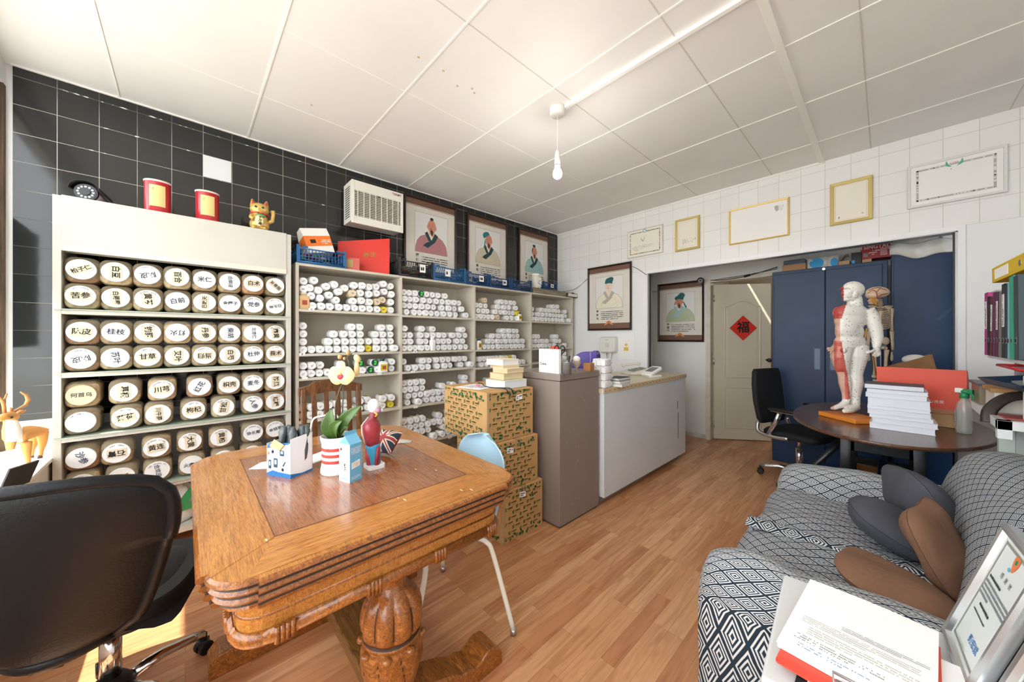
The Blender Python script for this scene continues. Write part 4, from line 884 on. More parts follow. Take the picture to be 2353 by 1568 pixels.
mb.M=F1; mb.lathe([(.005,.0004)],rr_,14,(-.018,.05,0),cap=(1,1)); mb.flat(smooth([(-.03,-.052),(-.01,-.057),(.01,-.055),(.03,-.064),(.01,-.059),(-.01,-.060)]),.0003,lb_); mb.flat([(.009,-.03),(.0105,-.03),(.0105,.0),(.009,.0)],.0003,rr_)
scribble(mb,F1@Matrix.Translation((0,.028,.0003)),.04,.004,1,lb_,.9,3); mb.M=I4
scribble(mb,F2@Matrix.Translation((.0,.045,.0003)),.044,.026,6,bx,.8,5); scribble(mb,F2@Matrix.Translation((.0,-.055,.0003)),.044,.012,4,bx,.8,6)
mb.M=F2; mb.flat([(-.020,-.022),(.018,-.016),(.018,.008),(-.020,.002)],.0003,bx); scribble(mb,Matrix.Translation((0,-.007,.0006)),.03,.016,4,tan_,.8,8); mb.M=I4
mb.obj('print',t)
# half torso anatomy model
skinp=P('anatomy_skin','#eed9d0',.3); musr=P('anatomy_muscle','#b5404a',.28,var=.35,vscale=18,stretch=(1,1,.4),var2='#7d2030'); white_=P('anatomy_white','#efeeee',.3); azure=P('anatomy_blue','#3fa6cf',.3,var=.25,vscale=30); yel=P('anatomy_yellow','#e3b04a',.4)
t=thing('anatomy_torso','small red and blue anatomical half-body model with a white skull on the table','anatomy model',(-1.455,.575,TZ),0)
mb=MB(); mb.prism(rrect(.07,.07,.012),0,.018,white_); mb.obj('stand',t,bevel=.002)
F=FR((0,0,0),tuple(dr),(0,0,1)) # local: x right in view, y up, z toward viewer
def body(sec,m,name,n=18,par=None,half=None):
    mb=MB(); mb.rings([[F@Vector((cx+rx*math.cos(a),y,cz+rz_*math.sin(a))) for a in [2*math.pi*k/n for k in range(n)]] for y,cx,rx,cz,rz_ in sec],m); return mb.obj(name,par or t)
body([(.018,0,.026,0,.026),(.05,-.002,.028,0,.03),(.085,-.006,.029,0,.032),(.10,-.006,.028,0,.032)],azure,'lower_body')
body([(.018,-.012,.014,.012,.018),(.05,-.016,.013,.016,.016),(.09,-.022,.008,.012,.012)],musr,'thigh_muscle')
body([(.018,.018,.010,.014,.016),(.05,.020,.009,.016,.014),(.09,.022,.006,.012,.01)],musr,'hip_muscle')
body([(.095,-.006,.027,0,.032),(.115,-.007,.027,0,.036),(.15,-.010,.033,0,.042),(.175,-.012,.034,0,.044),(.19,-.012,.028,0,.036),(.20,-.010,.019,0,.022),(.215,-.004,.016,0,.017),(.23,.0,.017,0,.018)],musr,'chest')
body([(.10,-.030,.006,.0,.02),(.15,-.040,.007,0,.03),(.18,-.042,.006,0,.028),(.21,-.022,.004,0,.01)],skinp,'back_skin')
mb=MB(); mb.ell(F@Vector((-.003,.255,0)),(.027,.024,.03),white_,18,12); mb.obj('skull',t)
mb=MB(); mb.ell(F@Vector((.013,.238,.004)),(.018,.018,.018),P('anatomy_pink','#d58f9a',.35,var=.4,vscale=60,var2='#6d7fb0'),14,10); mb.tube([F@Vector(p) for p in ((.010,.235,.024),(.02,.225,.02),(.012,.215,.018))],.004,yel,8); mb.ell(F@Vector((.031,.238,0)),(.005,.005,.006),white_,8,6); mb.obj('face',t)
# union flag bean bag
t=thing('flag_cushion','small cushion printed with a blue and red flag lying behind the anatomy model','cushion',(-1.60,.70,TZ)); mb=MB()
def cush(u,v,a=.06,h_=.034,f=1): 
    x=2*u-1;y=2*v-1; e_=(1-abs(x)**3)*(1-abs(y)**3); return (x*a*(1-.10*(1-abs(y))**2*0-.08*(1-y*y)*abs(x)),y*a*(1-.08*(1-x*x)*abs(y)),.034+f*h_*max(0,e_)**.5)
fl=bpy.data.materials.new('flag_print'); fl.use_nodes=True; n_=fl.node_tree.nodes; l_=fl.node_tree.links
def flagmat():
    tc=n_.new('ShaderNodeTexCoord'); sx=n_.new('ShaderNodeSeparateXYZ'); l_.new(tc.outputs['UV'],sx.inputs[0])
    def M_(op,a,b=None):
        q=n_.new('ShaderNodeMath'); q.operation=op
        for i,z in enumerate((a,b)):
            if z is None: continue
            if isinstance(z,(int,float)): q.inputs[i].default_value=z
            else: l_.new(z,q.inputs[i])
        return q.outputs[0]
    x=M_('ABSOLUTE',M_('SUBTRACT',sx.outputs[0],.5)); y=M_('ABSOLUTE',M_('SUBTRACT',sx.outputs[1],.5))
    dmin=M_('MINIMUM',x,y); dd=M_('ABSOLUTE',M_('SUBTRACT',x,y))
    red=M_('MAXIMUM',M_('LESS_THAN',dmin,.06),M_('LESS_THAN',dd,.035)); whi=M_('MAXIMUM',M_('LESS_THAN',dmin,.105),M_('LESS_THAN',dd,.10))
    m1=n_.new('ShaderNodeMixRGB'); m1.inputs[1].default_value=rgb('#2e3a4c'); m1.inputs[2].default_value=rgb('#e2d5bf'); l_.new(whi,m1.inputs[0])
    m2=n_.new('ShaderNodeMixRGB'); m2.inputs[2].default_value=rgb('#a34044'); l_.new(m1.outputs[0],m2.inputs[1]); l_.new(red,m2.inputs[0]); l_.new(m2.outputs[0],n_['Principled BSDF'].inputs['Base Color'])
flagmat(); n_['Principled BSDF'].inputs['Roughness'].default_value=.85
mb.grid(lambda u,v:cush(u,v),16,16,fl,uvs=lambda u,v:(u,v)); mb.grid(lambda u,v:cush(1-u,v,f=-1),16,16,P('flag_back','#9c2a34',.85)); o=mb.obj('cushion_body',t); o.rotation_euler=(math.radians(38),0,math.radians(30)); o.location=(0,0,.03)
# papers on table
mb=MB()
def sheet(u,v,w_,d_,rz,label,z=TZ+.0022,m=PAPER,name='paper_sheet',lines=0):
    p=onz(z,u,v); mb=MB(); n=6
    mb.grid(lambda a,b_:((a-.5)*w_,(b_-.5)*d_,.004*math.sin(a*3.1)*b_),n,n,m)
    if lines: scribble(mb,Matrix.Translation((0,0,.0045)),w_*.8,d_*.7,lines,grp,.85,int(u))
    o=mb.obj(name,loc=(p.x,p.y,z)); o.rotation_euler=(0,0,rz); o.modifiers.new('s','SOLIDIFY').thickness=.0006; tag(o,label,'paper')
sheet(733,1050,.10,.15,.5,'white paper sheet lying between the torn carton and the orchid pot')
sheet(606,1070,.07,.08,.9,'white paper scrap at the left of the torn carton on the table')
p=onT(917,1017); mb=MB(); mb.grid(lambda u,v:((u-.5)*.13,(v-.5)*.09*(1-.6*u),.004+.012*math.sin(math.pi*u)*math.sin(math.pi*v)),10,8,P('silver_packet','#c9c8bf',.35,bump=.4,bscale=60,var=.3,vscale=50)); o=mb.obj('foil_packet',loc=(p.x,p.y,TZ),solid=.004); o.rotation_euler=(0,0,.9); tag(o,'crumpled pale foil packet at the far corner of the table','packet')
mb=MB(); p=onT(680,1060); mb.tube(smooth([(0,0,.005),(.0,.01,.12),(.0,.02,.19),(.02,.05,.205),(.03,.10,.205),(.035,.115,.16),(.035,.11,.005)],5,False),.004,P('white_strap','#eeeae2',.5),8,flat=.4); o=mb.obj('white_strap',loc=(-1.66,.375,TZ)); tag(o,'white plastic strap handle standing behind the torn carton on the table','handle')
# =============== cardboard boxes ===============
def boxmat():
    m=P('postal_cardboard','#c49a63',.85,bump=.08,bscale=25,var=.06,vscale=6); return m
pcard=boxmat(); pgreen=P('postal_green_ink','#1c5a30',.8); pblk=P('postal_dark_ink','#3c471c',.8); tapec=P('clear_tape','#d9b98a',.2,alpha=.5)
def postface(mb,F,w,h,seed,dense=0):
    r=random.Random(seed); old=mb.M; 
    sx,sy=.098,.050; row=0; y=-h/2+.022
    while y<h/2-.012:
        x=-w/2+.012+(row%3)*.033
        while x<w/2-.085:
            # swallow emblem: three slanted bars
            mb.M=old@F@Matrix.Translation((x,y,.0008))
            for k in range(3): mb.flat([(.002*k,.008-.007*k),(.018+.001*k,.016-.007*k),(.019,.011-.007*k),(.004*k,.003-.007*k)],0,pgreen)
            mb.M=old
            mb.text('中国邮政',.0115,F@Matrix.Translation((x+.048,y+.004,.0008)),pblk,res=1,bold=.03)
            mb.text('CHINA POST',.0068,F@Matrix.Translation((x+.048,y-.0085,.0008)),pblk,res=0)
            x+=sx
        y+=sy*.62; row+=1
    for k in range(dense):
        x=r.uniform(-w/2+.02,w/2-.02); y=r.choice([-1,1])*(h/2-abs(r.gauss(0,.03))-.012); y=max(-h/2+.012,min(h/2-.012,y)); s_=r.uniform(.006,.013)
        mb.M=old@F@Matrix.Translation((x,y,.0011))@Matrix.Rotation(r.uniform(0,6),4,'Z'); mb.flat([(s_*math.cos(a)*(1+.4*math.sin(3*a)),s_*.7*math.sin(a)) for a in [k_*.9 for k_ in range(7)]],0,pgreen); mb.M=old
def pbox(x0,x1,y0,y1,z0,z1,label,seed,lblpos=None):
    t=thing('cardboard_box',label,'box',((x0+x1)/2,(y0+y1)/2,z0),R.uniform(-.02,.02),'stacked cartons printed in green'); w,d,h=x1-x0,y1-y0,z1-z0
    mb=MB(); mb.box((-w/2,-d/2,0),(w/2,d/2,h),pcard); mb.obj('carton',t,bevel=.003)
    mb=MB(); postface(mb,FR((w/2,0,h/2),(0,1,0),(0,0,1)),d,h,seed,34); postface(mb,FR((0,-d/2,h/2),(1,0,0),(0,0,1)),w,h,seed+1,60)
    mb.obj('print',t)
    mb=MB(); mb.box((-w/2,-.025,h),(w/2,.025,h+.0008),tapec); mb.box((w/2,-.025,h-.05),(w/2+.0006,.025,h),tapec); mb.box((w/2-.02,-d/2-.0007,0),(w/2+.0012,-d/2+.02,h),tapec); mb.obj('tape',t)
    mb=MB(); y,z=lblpos; F=FR((w/2+.0015,y,z),(0,1,-.15 if seed!=3 else .12),(0,0,1)); mb.M=F; mb.box((-.028,-.017,-.0003),(.028,.017,.0003),PAPER); mb.M=I4
    scribble(mb,F@Matrix.Translation((0,0,.0005)),.045,.024,2,INK,.85,seed,.7); mb.obj('sticker',t)
pbox(-2.05,-1.632,1.452,1.815,0,.322,'green-printed carton at the bottom of the stack on the floor',1,(-.01,.27))
pbox(-2.08,-1.648,1.41,1.785,.324,.635,'green-printed carton in the middle of the stack beside the filing cabinet',2,(-.07,.25))
pbox(-2.16,-1.672,1.355,1.762,.637,.958,'green-printed carton on top of the stack, carrying old books',3,(.07,.265))
# books on the boxes
def book(x,y,z,w,d,h,rz,cov,pg,label,cat='book',name='book',group=None,spine='x-'):
    t=thing(name,label,cat,(x,y,z),rz,group); mb=MB(); c=.0025
    mb.box((-w/2,-d/2,0),(w/2,d/2,c),cov); mb.box((-w/2,-d/2,h-c),(w/2,d/2,h),cov); mb.box((-w/2,-d/2,c),(-w/2+c,d/2,h-c),cov); mb.obj('cover',t,bevel=.0006)
    mb=MB(); mb.box((-w/2+c,-d/2+.003,c),(w/2-.003,d/2-.003,h-c),pg); mb.obj('pages',t); return t
pgold=P('old_pages','#e3cfa6',.85,bump=.5,bscale=200,stretch=(1,1,14)); pgw=P('white_pages','#f0eeea',.85,bump=.4,bscale=200,stretch=(1,1,14)); covo=P('worn_orange_cover','#d6a070',.7); covg=P('pale_green_cover','#c8dccb',.6); covc=P('cream_cover','#ecdfc2',.7); covb=P('pale_blue_pages','#dce2ea',.8)
bxx,byy=-1.83,1.63; z=.9605
for (w,d,h,rz,dx,dy,cv,pg,lb) in ((.19,.215,.052,.03,.03,.0,covg,covb,'thick pale green book at the bottom of the pile on the cartons'),(.15,.18,.045,-.02,.02,.01,covo,pgold,'worn orange-covered old book second from the bottom of the pile on the cartons'),(.14,.17,.030,.05,.03,.02,covc,pgold,'yellowed paperback in the middle of the pile on the cartons'),(.16,.14,.020,-.1,.0,.01,covc,pgold,'thin frayed paperback second from top of the pile on the cartons'),(.165,.16,.040,.06,-.01,.0,covc,pgw,'thick cream paperback topmost on the cartons')):
    book(bxx+dx,byy+dy,z,w,d,h,rz,cv,pg,lb,group='old books on the cartons'); z+=h+.0008
mb=MB(); mb.box((-.11,-.10,0),(.11,.10,.0015),PAPER); scribble(mb,Matrix.Translation((0,0,.002)),.15,.12,8,grp,.7,3); o=mb.obj('paper_sheet',loc=(-1.93,1.47,.9595)); o.rotation_euler=(0,0,.2); tag(o,'white sheet lying on the top carton in front of the books','paper')
mb=MB(); P0=Vector((-1.78,1.50,.965)); mb.tube(smooth([(-.20,.02,.012),(-.13,-.0,.018),(-.08,-.02,.008),(-.03,-.03,.006),(.03,-.02,.006),(.08,-.0,.006),(.113,.01,.0),(.117,.02,-.03)],6,False),.0032,BLACKP,8); mb.tube(smooth([(.03,-.02,.006),(.09,.03,.006),(.115,.05,-.0),(.117,.065,-.035)],6,False),.003,BLACKP,8)
mb.cyl((-.085,-.055,.012),(-.10,-.075,.012),.007,P('pink_plug','#e3679b',.4),n=10); o=mb.obj('cable',loc=P0); tag(o,'black cable with a pink plug trailing over the top carton','cable')
# =============== filing cabinet ===============
fcm=P('taupe_steel','#8f837c',.42,bump=.02,bscale=60,var=.06,vscale=3); fct=P('taupe_steel_top','#a39a92',.3)
t=thing('filing_cabinet','tall taupe steel filing cabinet standing beside the stacked cartons','cabinet',(-1.74,2.087,0))
mb=MB(); mb.box((-.232,-.237,.012),(.232,.237,1.0),fcm); mb.obj('body',t,bevel=.004)
mb=MB(); mb.box((-.234,-.239,1.003),(.236,.240,1.05),fct if 0 else fcm); mb.obj('top_cap',t,bevel=.004)
mb=MB(); mb.box((-.22,-.22,0),(.22,.22,.012),BLACKP)
for k in range(12):
    y=R.uniform(-.2,.2); zz=R.uniform(.1,.9); mb.box((.232,y,zz),(.2325,y+.003,zz+R.uniform(.003,.012)),P('paint_scratch','#c9c2bb',.6))
mb.obj('plinth',t)
# =============== white counter ===============
t=thing('counter','white shop counter with a worn cream top between filing cabinet and opening','counter',(-1.80,3.15,0))
cw=P('counter_white','#e3e8eb',.45,var=.03,vscale=2); ctop=P('worn_counter_top','#dcd2b6',.35,var=.12,vscale=30,var2='#cabf9e'); cedge=P('counter_edge_strip','#d9c39e',.5)
mb=MB(); mb.box((-.31,-.80,.065),(.30,.80,.868),cw); mb.obj('carcass',t,bevel=.002)
mb=MB(); mb.box((.301,-.795,.062),(.318,.80,.872),cw); 
for y,zz in ((-.77,.12),(-.77,.5),(-.77,.82),(.2,.12),(.6,.2),(-.1,.10),(.1,.45),(.5,.45),(.75,.3),(.75,.8)): mb.cyl((.318,y,zz),(.319,y,zz),.004,STEEL,n=8)
sf=P('dark_scuff','#6f6f6c',.7); mb.box((.3181,.60,.25),(.3186,.615,.52),sf); mb.box((.3181,.585,.56),(.3186,.60,.64),sf); mb.obj('front_panel',t,bevel=.001)
mb=MB(); mb.box((-.28,-.78,0),(.26,.74,.063),P('plinth_grey','#9c9a96',.6)); mb.obj('plinth',t)
mb=MB(); mb.box((-.36,-.82,.870),(.322,.81,.905),ctop); mb.obj('worktop',t,bevel=.002)
mb=MB(); mb.box((.322,-.82,.868),(.326,.81,.906),cedge); pinm=P('dark_pin','#4a3c2c',.6)
for k in range(24): mb.cyl((.326,-.79+.068*k,.887),(.3275,-.79+.068*k,.887),.0045,pinm,n=8)
mb.box((.318,-.822,.865),(.327,-.80,.908),P('corner_bracket','#ece9df',.5)); mb.obj('edge_strip',t)
# =============== blue steel cabinets ===============
bs=P('blue_steel','#16365a',.40,bump=.015,bscale=14,var=.18,vscale=1.6,var2='#122c4c',spec=.35); bsd=P('blue_steel_dark','#1d3654',.4); scuff=P('blue_scuff','#1d2d40',.7)
t=thing('steel_cupboard','blue two-door steel cupboard in the opening behind the anatomy figures','cupboard',(-.395,4.71,0))
mb=MB(); mb.box((-.43,-.16,0),(.405,.16,1.99),bs,skip='')
mb.obj('body',t,bevel=.004)
for k,(a,b_) in enumerate(((-.412,-.012),(-.006,.372))):
    mb=MB(); mb.box((a,-.178,.08),(b_,-.162,1.955),bs); d_=mb.obj('door',t,bevel=.003)
    mb=MB(); c_=(b_-.055) if k==0 else (a+.055); 
    mb.box((c_-.026,-.180,.98),(c_+.026,-.1785,1.20),bsd); mb.box((c_-.020,-.1815,.99),(c_+.02,-.1795,1.19),P('recess_grey_blue','#5b7489',.4)); mb.obj('handle',d_)
mb=MB(); mb.box((-.012,-.1785,.08),(-.006,-.163,1.955),P('shadow_gap','#0d1722',.8)); mb.cyl((-.02,-.17,1.968),(-.02,-.162,1.968),.012,STEEL,n=12); mb.obj('lock',t)
mb=MB()
for k in range(16):
    x=R.choice([R.uniform(-.39,-.05),R.uniform(.03,.35)]); zz=R.choice([1.72,1.45,1.3,.95])+R.uniform(-.04,.04); w_=R.uniform(.006,.02); mb.poly([(x,-.1786,zz),(x+w_,-.1786,zz+.004),(x+w_,-.1786,zz+.012),(x+.004,-.1786,zz+.008)],scuff)
mb.obj('scuff_marks',t)
t=thing('steel_cupboard','plain taller blue steel cupboard at the right end of the opening','cupboard',(.43,4.68,0))
mb=MB(); mb.box((-.40,-.18,0),(.42,.18,2.055),bs); mb.obj('body',t,bevel=.004)
mb=MB(); mb.box((-.385,-.188,.06),(.405,-.181,2.02),bs); mb.poly([(-.15,-.1885,1.45),(-.13,-.1885,1.44),(.0,-.1885,1.62),(-.005,-.1885,1.63)],P('blue_smear','#243f5b',.5)); mb.obj('door',t,bevel=.002)
# =============== pendant lamp ===============
PX,PY=-1.514,1.835
t=thing('pendant_lamp','bare glowing bulb hanging on a short cord from the white ceiling rose','lamp',(PX,PY,ZC))
mb=MB(); mb.lathe([(.052,0),(.052,-.012),(.050,-.045),(.046,-.05),(.01,-.052)],cs,32,cap=(1,1)); mb.obj('ceiling_rose',t)
mb=MB(); mb.cyl((0,0,-.05),(0,0,-.29),.0032,P('lamp_cord','#f1efe8',.5),n=8); mb.obj('cord',t)
mb=MB(); mb.lathe([(.006,-.285),(.014,-.295),(.018,-.32),(.0185,-.345),(.020,-.35),(.020,-.385)],P('lamp_holder','#ece8de',.4),20); mb.lathe([(.0195,-.385),(.0195,-.392)],P('holder_ring','#8a8a88',.4),20); mb.obj('lamp_holder',t)
mb=MB(); bulbm=P('lit_bulb','#fffaf0',.5,emit=45); mb.lathe([(.014,-.392),(.016,-.405),(.027,-.425),(.031,-.445),(.028,-.463),(.018,-.474),(.004,-.478)],bulbm,24); bo=mb.obj('bulb',t)
ld=bpy.data.lights.new('bulb_light','POINT'); ld.energy=5.5; ld.color=(1,.96,.9); ld.shadow_soft_size=.035; lo=bpy.data.objects.new('bulb_light',ld); COL.objects.link(lo); lo.parent=t; lo.location=(0,0,-.53)
# =============== fan heater on the wall ===============
hw=P('heater_enamel','#e3e1d8',.4); hin=P('heater_dark','#3a3733',.7); hs=P('heater_slat','#b5afa2',.6)
hx=-3.133; y0,y1,z0,z1=1.045,1.515,2.292,2.665
t=thing('fan_heater','cream louvred fan heater fixed high on the black tiles left of the portraits','heater',(hx-.10,(y0+y1)/2,z0))
L=lambda x,y,z:(x-(hx-.10),y-(y0+y1)/2,z-z0)
mb=MB(); mb.box(L(hx-.21,y0,z0+.02),L(hx-.02,y1,z1),hw); 
mb.box(L(hx-.02,y0,z0),L(hx,y0+.025,z1),hw); mb.box(L(hx-.02,y1-.025,z0),L(hx,y1,z1),hw); mb.box(L(hx-.02,y0+.025,z1-.085),L(hx,y1-.025,z1),hw); mb.box(L(hx-.02,y0+.025,z0),L(hx,y1-.025,z0+.065),hw)
mb.obj('casing',t,bevel=.003)
mb=MB(); mb.box(L(hx-.0195,y0+.025,z0+.065),L(hx-.019,y1-.025,z1-.085),hin)
mb.obj('back_mesh',t)
mb=MB()
for k in range(15):
    zz=z0+.07+k*.0150; mb.box(L(hx-.018,y0+.025,zz),L(hx-.006,y1-.025,zz+.0085),hs)
mb.obj('louvres',t)
mb=MB()
for k in range(8):
    yy=y0+.025+(y1-y0-.05)*(k+.5)/8; mb.box(L(hx-.006,yy-.003,z0+.06),L(hx-.001,yy+.003,z1-.08),hw)
mb.obj('grille_bars',t)
mb=MB()
for k in range(14):
    zz=z0+.06+k*.020; mb.box(L(hx-.17,y0-.0006,zz),L(hx-.05,y0+.0,zz+.009),hin)
mb.obj('side_vents',t)
mb=MB(); mb.text('TERMY',.030,FR(L(hx+.0006,y1-.065,z1-.028),(0,1,0),(0,0,1)),P('heater_lettering','#8c2f3a',.5),bold=.02); mb.obj('lettering',t)
mb=MB(); mb.cyl(L(hx,(y0+y1)/2,z1-.095),L(hx+.004,(y0+y1)/2,z1-.095),.006,BLACKP,n=10); mb.obj('screw',t)
# =============== framed scroll portraits ===============
frm=P('dark_walnut_frame','#35211c',.35); silk=P('brown_silk','#7a5a48',.6,bump=.2,bscale=300,var=.12,vscale=8,stretch=(1,1,8)); scro=P('scroll_paper','#e3ded3',.7,var=.05,vscale=5); panel=P('portrait_ground','#e6e5e2',.7); ink2=P('soft_ink','#3b3b3a',.8); gold_=P('gold_emblem','#e0955a',.6); outl=P('line_ink','#6b6a66',.8)
def ellp(cx,cy,rx,ry,n=20,a0=0,a1=2*math.pi): return [(cx+rx*math.cos(a0+(a1-a0)*k/n),cy+ry*math.sin(a0+(a1-a0)*k/n)) for k in range(n+(0 if a1-a0>6 else 1))]
def portrait(name,F,w,h,label,robe,collar,skin,hat,hx=.5,flip=1,chars='',beard=True,emb=True,faint=False):
    t=thing('portrait',label,'picture',F.translation,0,'framed scroll portraits'); F=FR((0,0,0),F.col[0].xyz,F.col[1].xyz)
    mb=MB(); mb.M=F; fw=.024
    prof=[(0,0),(0,.022),(.006,.028),(fw-.006,.022),(fw,.012)]
    mb.rings([[(sx*(w/2-i),sy*(h/2-i),z) for sx,sy in ((-1,-1),(1,-1),(1,1),(-1,1))] for i,z in prof],frm,cap=(0,0),smooth=False); mb.flat([(-w/2,-h/2),(-w/2,h/2),(w/2,h/2),(w/2,-h/2)],0,frm); mb.obj('frame',t)
    iw,ih=w/2-fw,h/2-fw; mb=MB(); mb.M=F; X=lambda a:-iw+2*iw*a; Y=lambda b:-ih+2*ih*b
    def q(x0,y0,x1,y1,z,m): mb.flat([(X(x0),Y(y0)),(X(x1),Y(y0)),(X(x1),Y(y1)),(X(x0),Y(y1))],z,m)
    q(0,0,1,1,.008,scro); q(0,.925,1,1,.0084,silk); q(0,.912,1,.918,.0084,silk); q(0,0,1,.088,.0084,silk)
    x0,y0,x1,y1=.17,.335,.84,.845
    q(x0-.004,y0-.003,x1+.004,y1+.003,.0084,outl); q(x0,y0,x1,y1,.0087,panel)
    mb.obj('scroll',t)
    mb=MB(); mb.M=F
    def S(pts,z,m,sm=4): 
        pts=[(x if flip>0 else 1-x,y) for x,y in pts]
        if sm: pts=smooth(pts,sm)
        pts=[(X(x0+(x1-x0)*min(1,max(0,a))),Y(y0+(y1-y0)*min(1,max(0,b)))) for a,b in pts]
        if flip<0: pts=pts[::-1]
        mb.flat(pts,z,m)
    rp=[(.01,0),(.015,.13),(.06,.28),(.16,.40),(.33,.47),(.5,.50),(.67,.47),(.84,.39),(.95,.25),(.985,.12),(.99,0)]
    S(rp,.0090,P('robe_edge','#6a6462',.8),0); S([(.5+(x-.5)*.985,y*.988 if y else 0) for x,y in rp],.0092,robe,0)
    fold=P('robe_fold_'+robe.name,[c*.62 for c in robe.node_tree.nodes['Principled BSDF'].inputs[0].default_value[:3]],.8)
    for a,b,c,d in ((.2,.05,.3,.36),(.8,.04,.7,.34),(.35,.12,.6,.19),(.45,.03,.8,.14),(.12,.1,.45,.17),(.88,.2,.6,.05)): S([(a,b),(c,d),(c+.006,d),(a+.01,b)],.0094,fold,0)
    cx=hx
    S([(cx-.13,.50),(cx-.06,.58),(cx+.07,.58),(cx+.14,.48),(cx+.05,.30),(cx-.02,.30)],.0095,P('inner_collar','#e4ddcd',.8),0)
    S([(cx+.10,.535),(cx+.20,.47),(cx+.10,.30),(cx-.12,.13),(cx-.26,.17),(cx-.19,.24),(cx+.0,.35)],.0098,collar,0)
    S([(cx-.13,.55),(cx-.21,.50),(cx-.10,.31),(cx-.01,.33)],.0096,collar,0)
    S([(cx-.07,.50),(cx-.065,.60),(cx+.075,.60),(cx+.08,.50),(cx+.03,.43)],.0100,skin,0)
    hy=.70; 
    S(ellp(cx-.125,hy-.02,.022,.04,12),.0100,skin,0); S(ellp(cx+.125,hy-.02,.022,.04,12),.0100,skin,0)
    S([(cx-.12,hy+.05),(cx-.125,hy-.04),(cx-.09,hy-.125),(cx-.01,hy-.165),(cx+.08,hy-.13),(cx+.125,hy-.04),(cx+.12,hy+.06),(cx+.07,hy+.14),(cx,hy+.16),(cx-.07,hy+.14)],.0102,skin,5)
    drk=ink2 if not faint else P('faint_ink','#8a7f76',.8)
    for s in (-1,1):
        S([(cx-.02+s*.05-.03,hy+.045),(cx-.02+s*.05,hy+.058),(cx-.02+s*.05+.03,hy+.045),(cx-.02+s*.05,hy+.050)],.0104,drk,2); S([(cx-.02+s*.05-.022,hy+.012),(cx-.02+s*.05,hy+.02),(cx-.02+s*.05+.022,hy+.012),(cx-.02+s*.05,hy+.007)],.0104,drk,2)
    S([(cx-.03,hy+.02),(cx-.045,hy-.035),(cx-.015,hy-.04),(cx-.03,hy-.032)],.0104,P('nose_line','#a06a58',.8),0)
    S([(cx-.05,hy-.075),(cx-.02,hy-.068),(cx+.01,hy-.075),(cx-.02,hy-.088)],.0105,P('lip_tone','#a8574e',.8),2)
    if beard: S([(cx-.06,hy-.055),(cx-.02,hy-.058),(cx+.03,hy-.055),(cx+.02,hy-.064),(cx-.02,hy-.064),(cx-.06,hy-.068)],.0106,drk,0); S([(cx-.04,hy-.10),(cx+.02,hy-.10),(cx+.045,hy-.16),(cx,hy-.25),(cx-.03,hy-.17)],.0106,drk,2)
    hk,hm=hat
    if hk=='bun': S(ellp(cx,hy+.185,.055,.04,14),.0105,hm,0); S([(cx-.12,hy+.04),(cx-.13,hy-.06),(cx-.105,hy-.05),(cx-.10,hy+.05)],.0101,hm,0); S([(cx+.12,hy+.04),(cx+.135,hy-.08),(cx+.10,hy-.06),(cx+.10,hy+.05)],.0101,hm,0)
    if hk=='cap': S([(cx-.14,hy+.075),(cx-.12,hy+.19),(cx-.07,hy+.24),(cx+.05,hy+.27),(cx+.14,hy+.26),(cx+.17,hy+.20),(cx+.13,hy+.10),(cx+.13,hy+.06),(cx,hy+.085)],.0107,hm,3)
    if hk=='cap2': S([(cx-.14,hy+.06),(cx-.15,hy+.15),(cx-.06,hy+.20),(cx+.02,hy+.28),(cx+.12,hy+.29),(cx+.20,hy+.22),(cx+.15,hy+.10),(cx+.14,hy+.05),(cx,hy+.08)],.0107,hm,3); S([(cx+.13,hy-.02),(cx+.16,hy-.02),(cx+.27,hy-.22),(cx+.22,hy-.24)],.0099,hm,0); S([(cx-.13,hy-.02),(cx-.15,hy-.12),(cx-.18,hy-.12),(cx-.15,hy+.0)],.0099,hm,0)
    if hk=='cloth': S([(cx-.13,hy+.07),(cx-.20,hy+.04),(cx-.24,hy+.14),(cx-.16,hy+.22),(cx-.03,hy+.24),(cx+.03,hy+.17),(cx-.05,hy+.13)],.0107,hm,3); S([(cx-.15,hy+.03),(cx-.20,hy-.25),(cx-.17,hy-.25),(cx-.11,hy+.0)],.0099,hm,0)
    if hk=='knot': S([(cx-.05,hy+.15),(cx-.10,hy+.20),(cx-.02,hy+.23),(cx+.05,hy+.20),(cx+.03,hy+.15)],.0107,hm,2); S([(cx-.14,hy+.03),(cx-.12,hy-.08),(cx-.09,hy+.05),(cx-.06,hy+.15),(cx-.1,hy+.12)],.0103,hm,0)
    mb.obj('figure',t)
    mb=MB(); mb.M=F
    for i,c in enumerate(chars): mb.text(c,.036,Matrix.Translation((X(.215),Y(.285-.062*i),.0095)),ink2,bold=.03)
    scribble(mb,Matrix.Translation((X(.57),Y(.215),.0095)),2*iw*.54,2*ih*.15,5,ink2,.85,len(chars)+int(w*1000),.42)
    mb.obj('lettering',t)
    mb=MB(); mb.M=F
    mb.flat([(X(.38),Y(.055)),(X(.42),Y(.085)),(X(.45),Y(.115)),(X(.5),Y(.13)),(X(.55),Y(.115)),(X(.58),Y(.085)),(X(.62),Y(.055)),(X(.58),Y(.06)),(X(.5),Y(.085)),(X(.42),Y(.06))],.0096,gold_); mb.flat(ellp(X(.5),Y(.098),.018,.014,14),.0099,silk); mb.flat(ellp(X(.5),Y(.098),.011,.009,10),.0101,gold_); mb.obj('emblem',t)
    return t
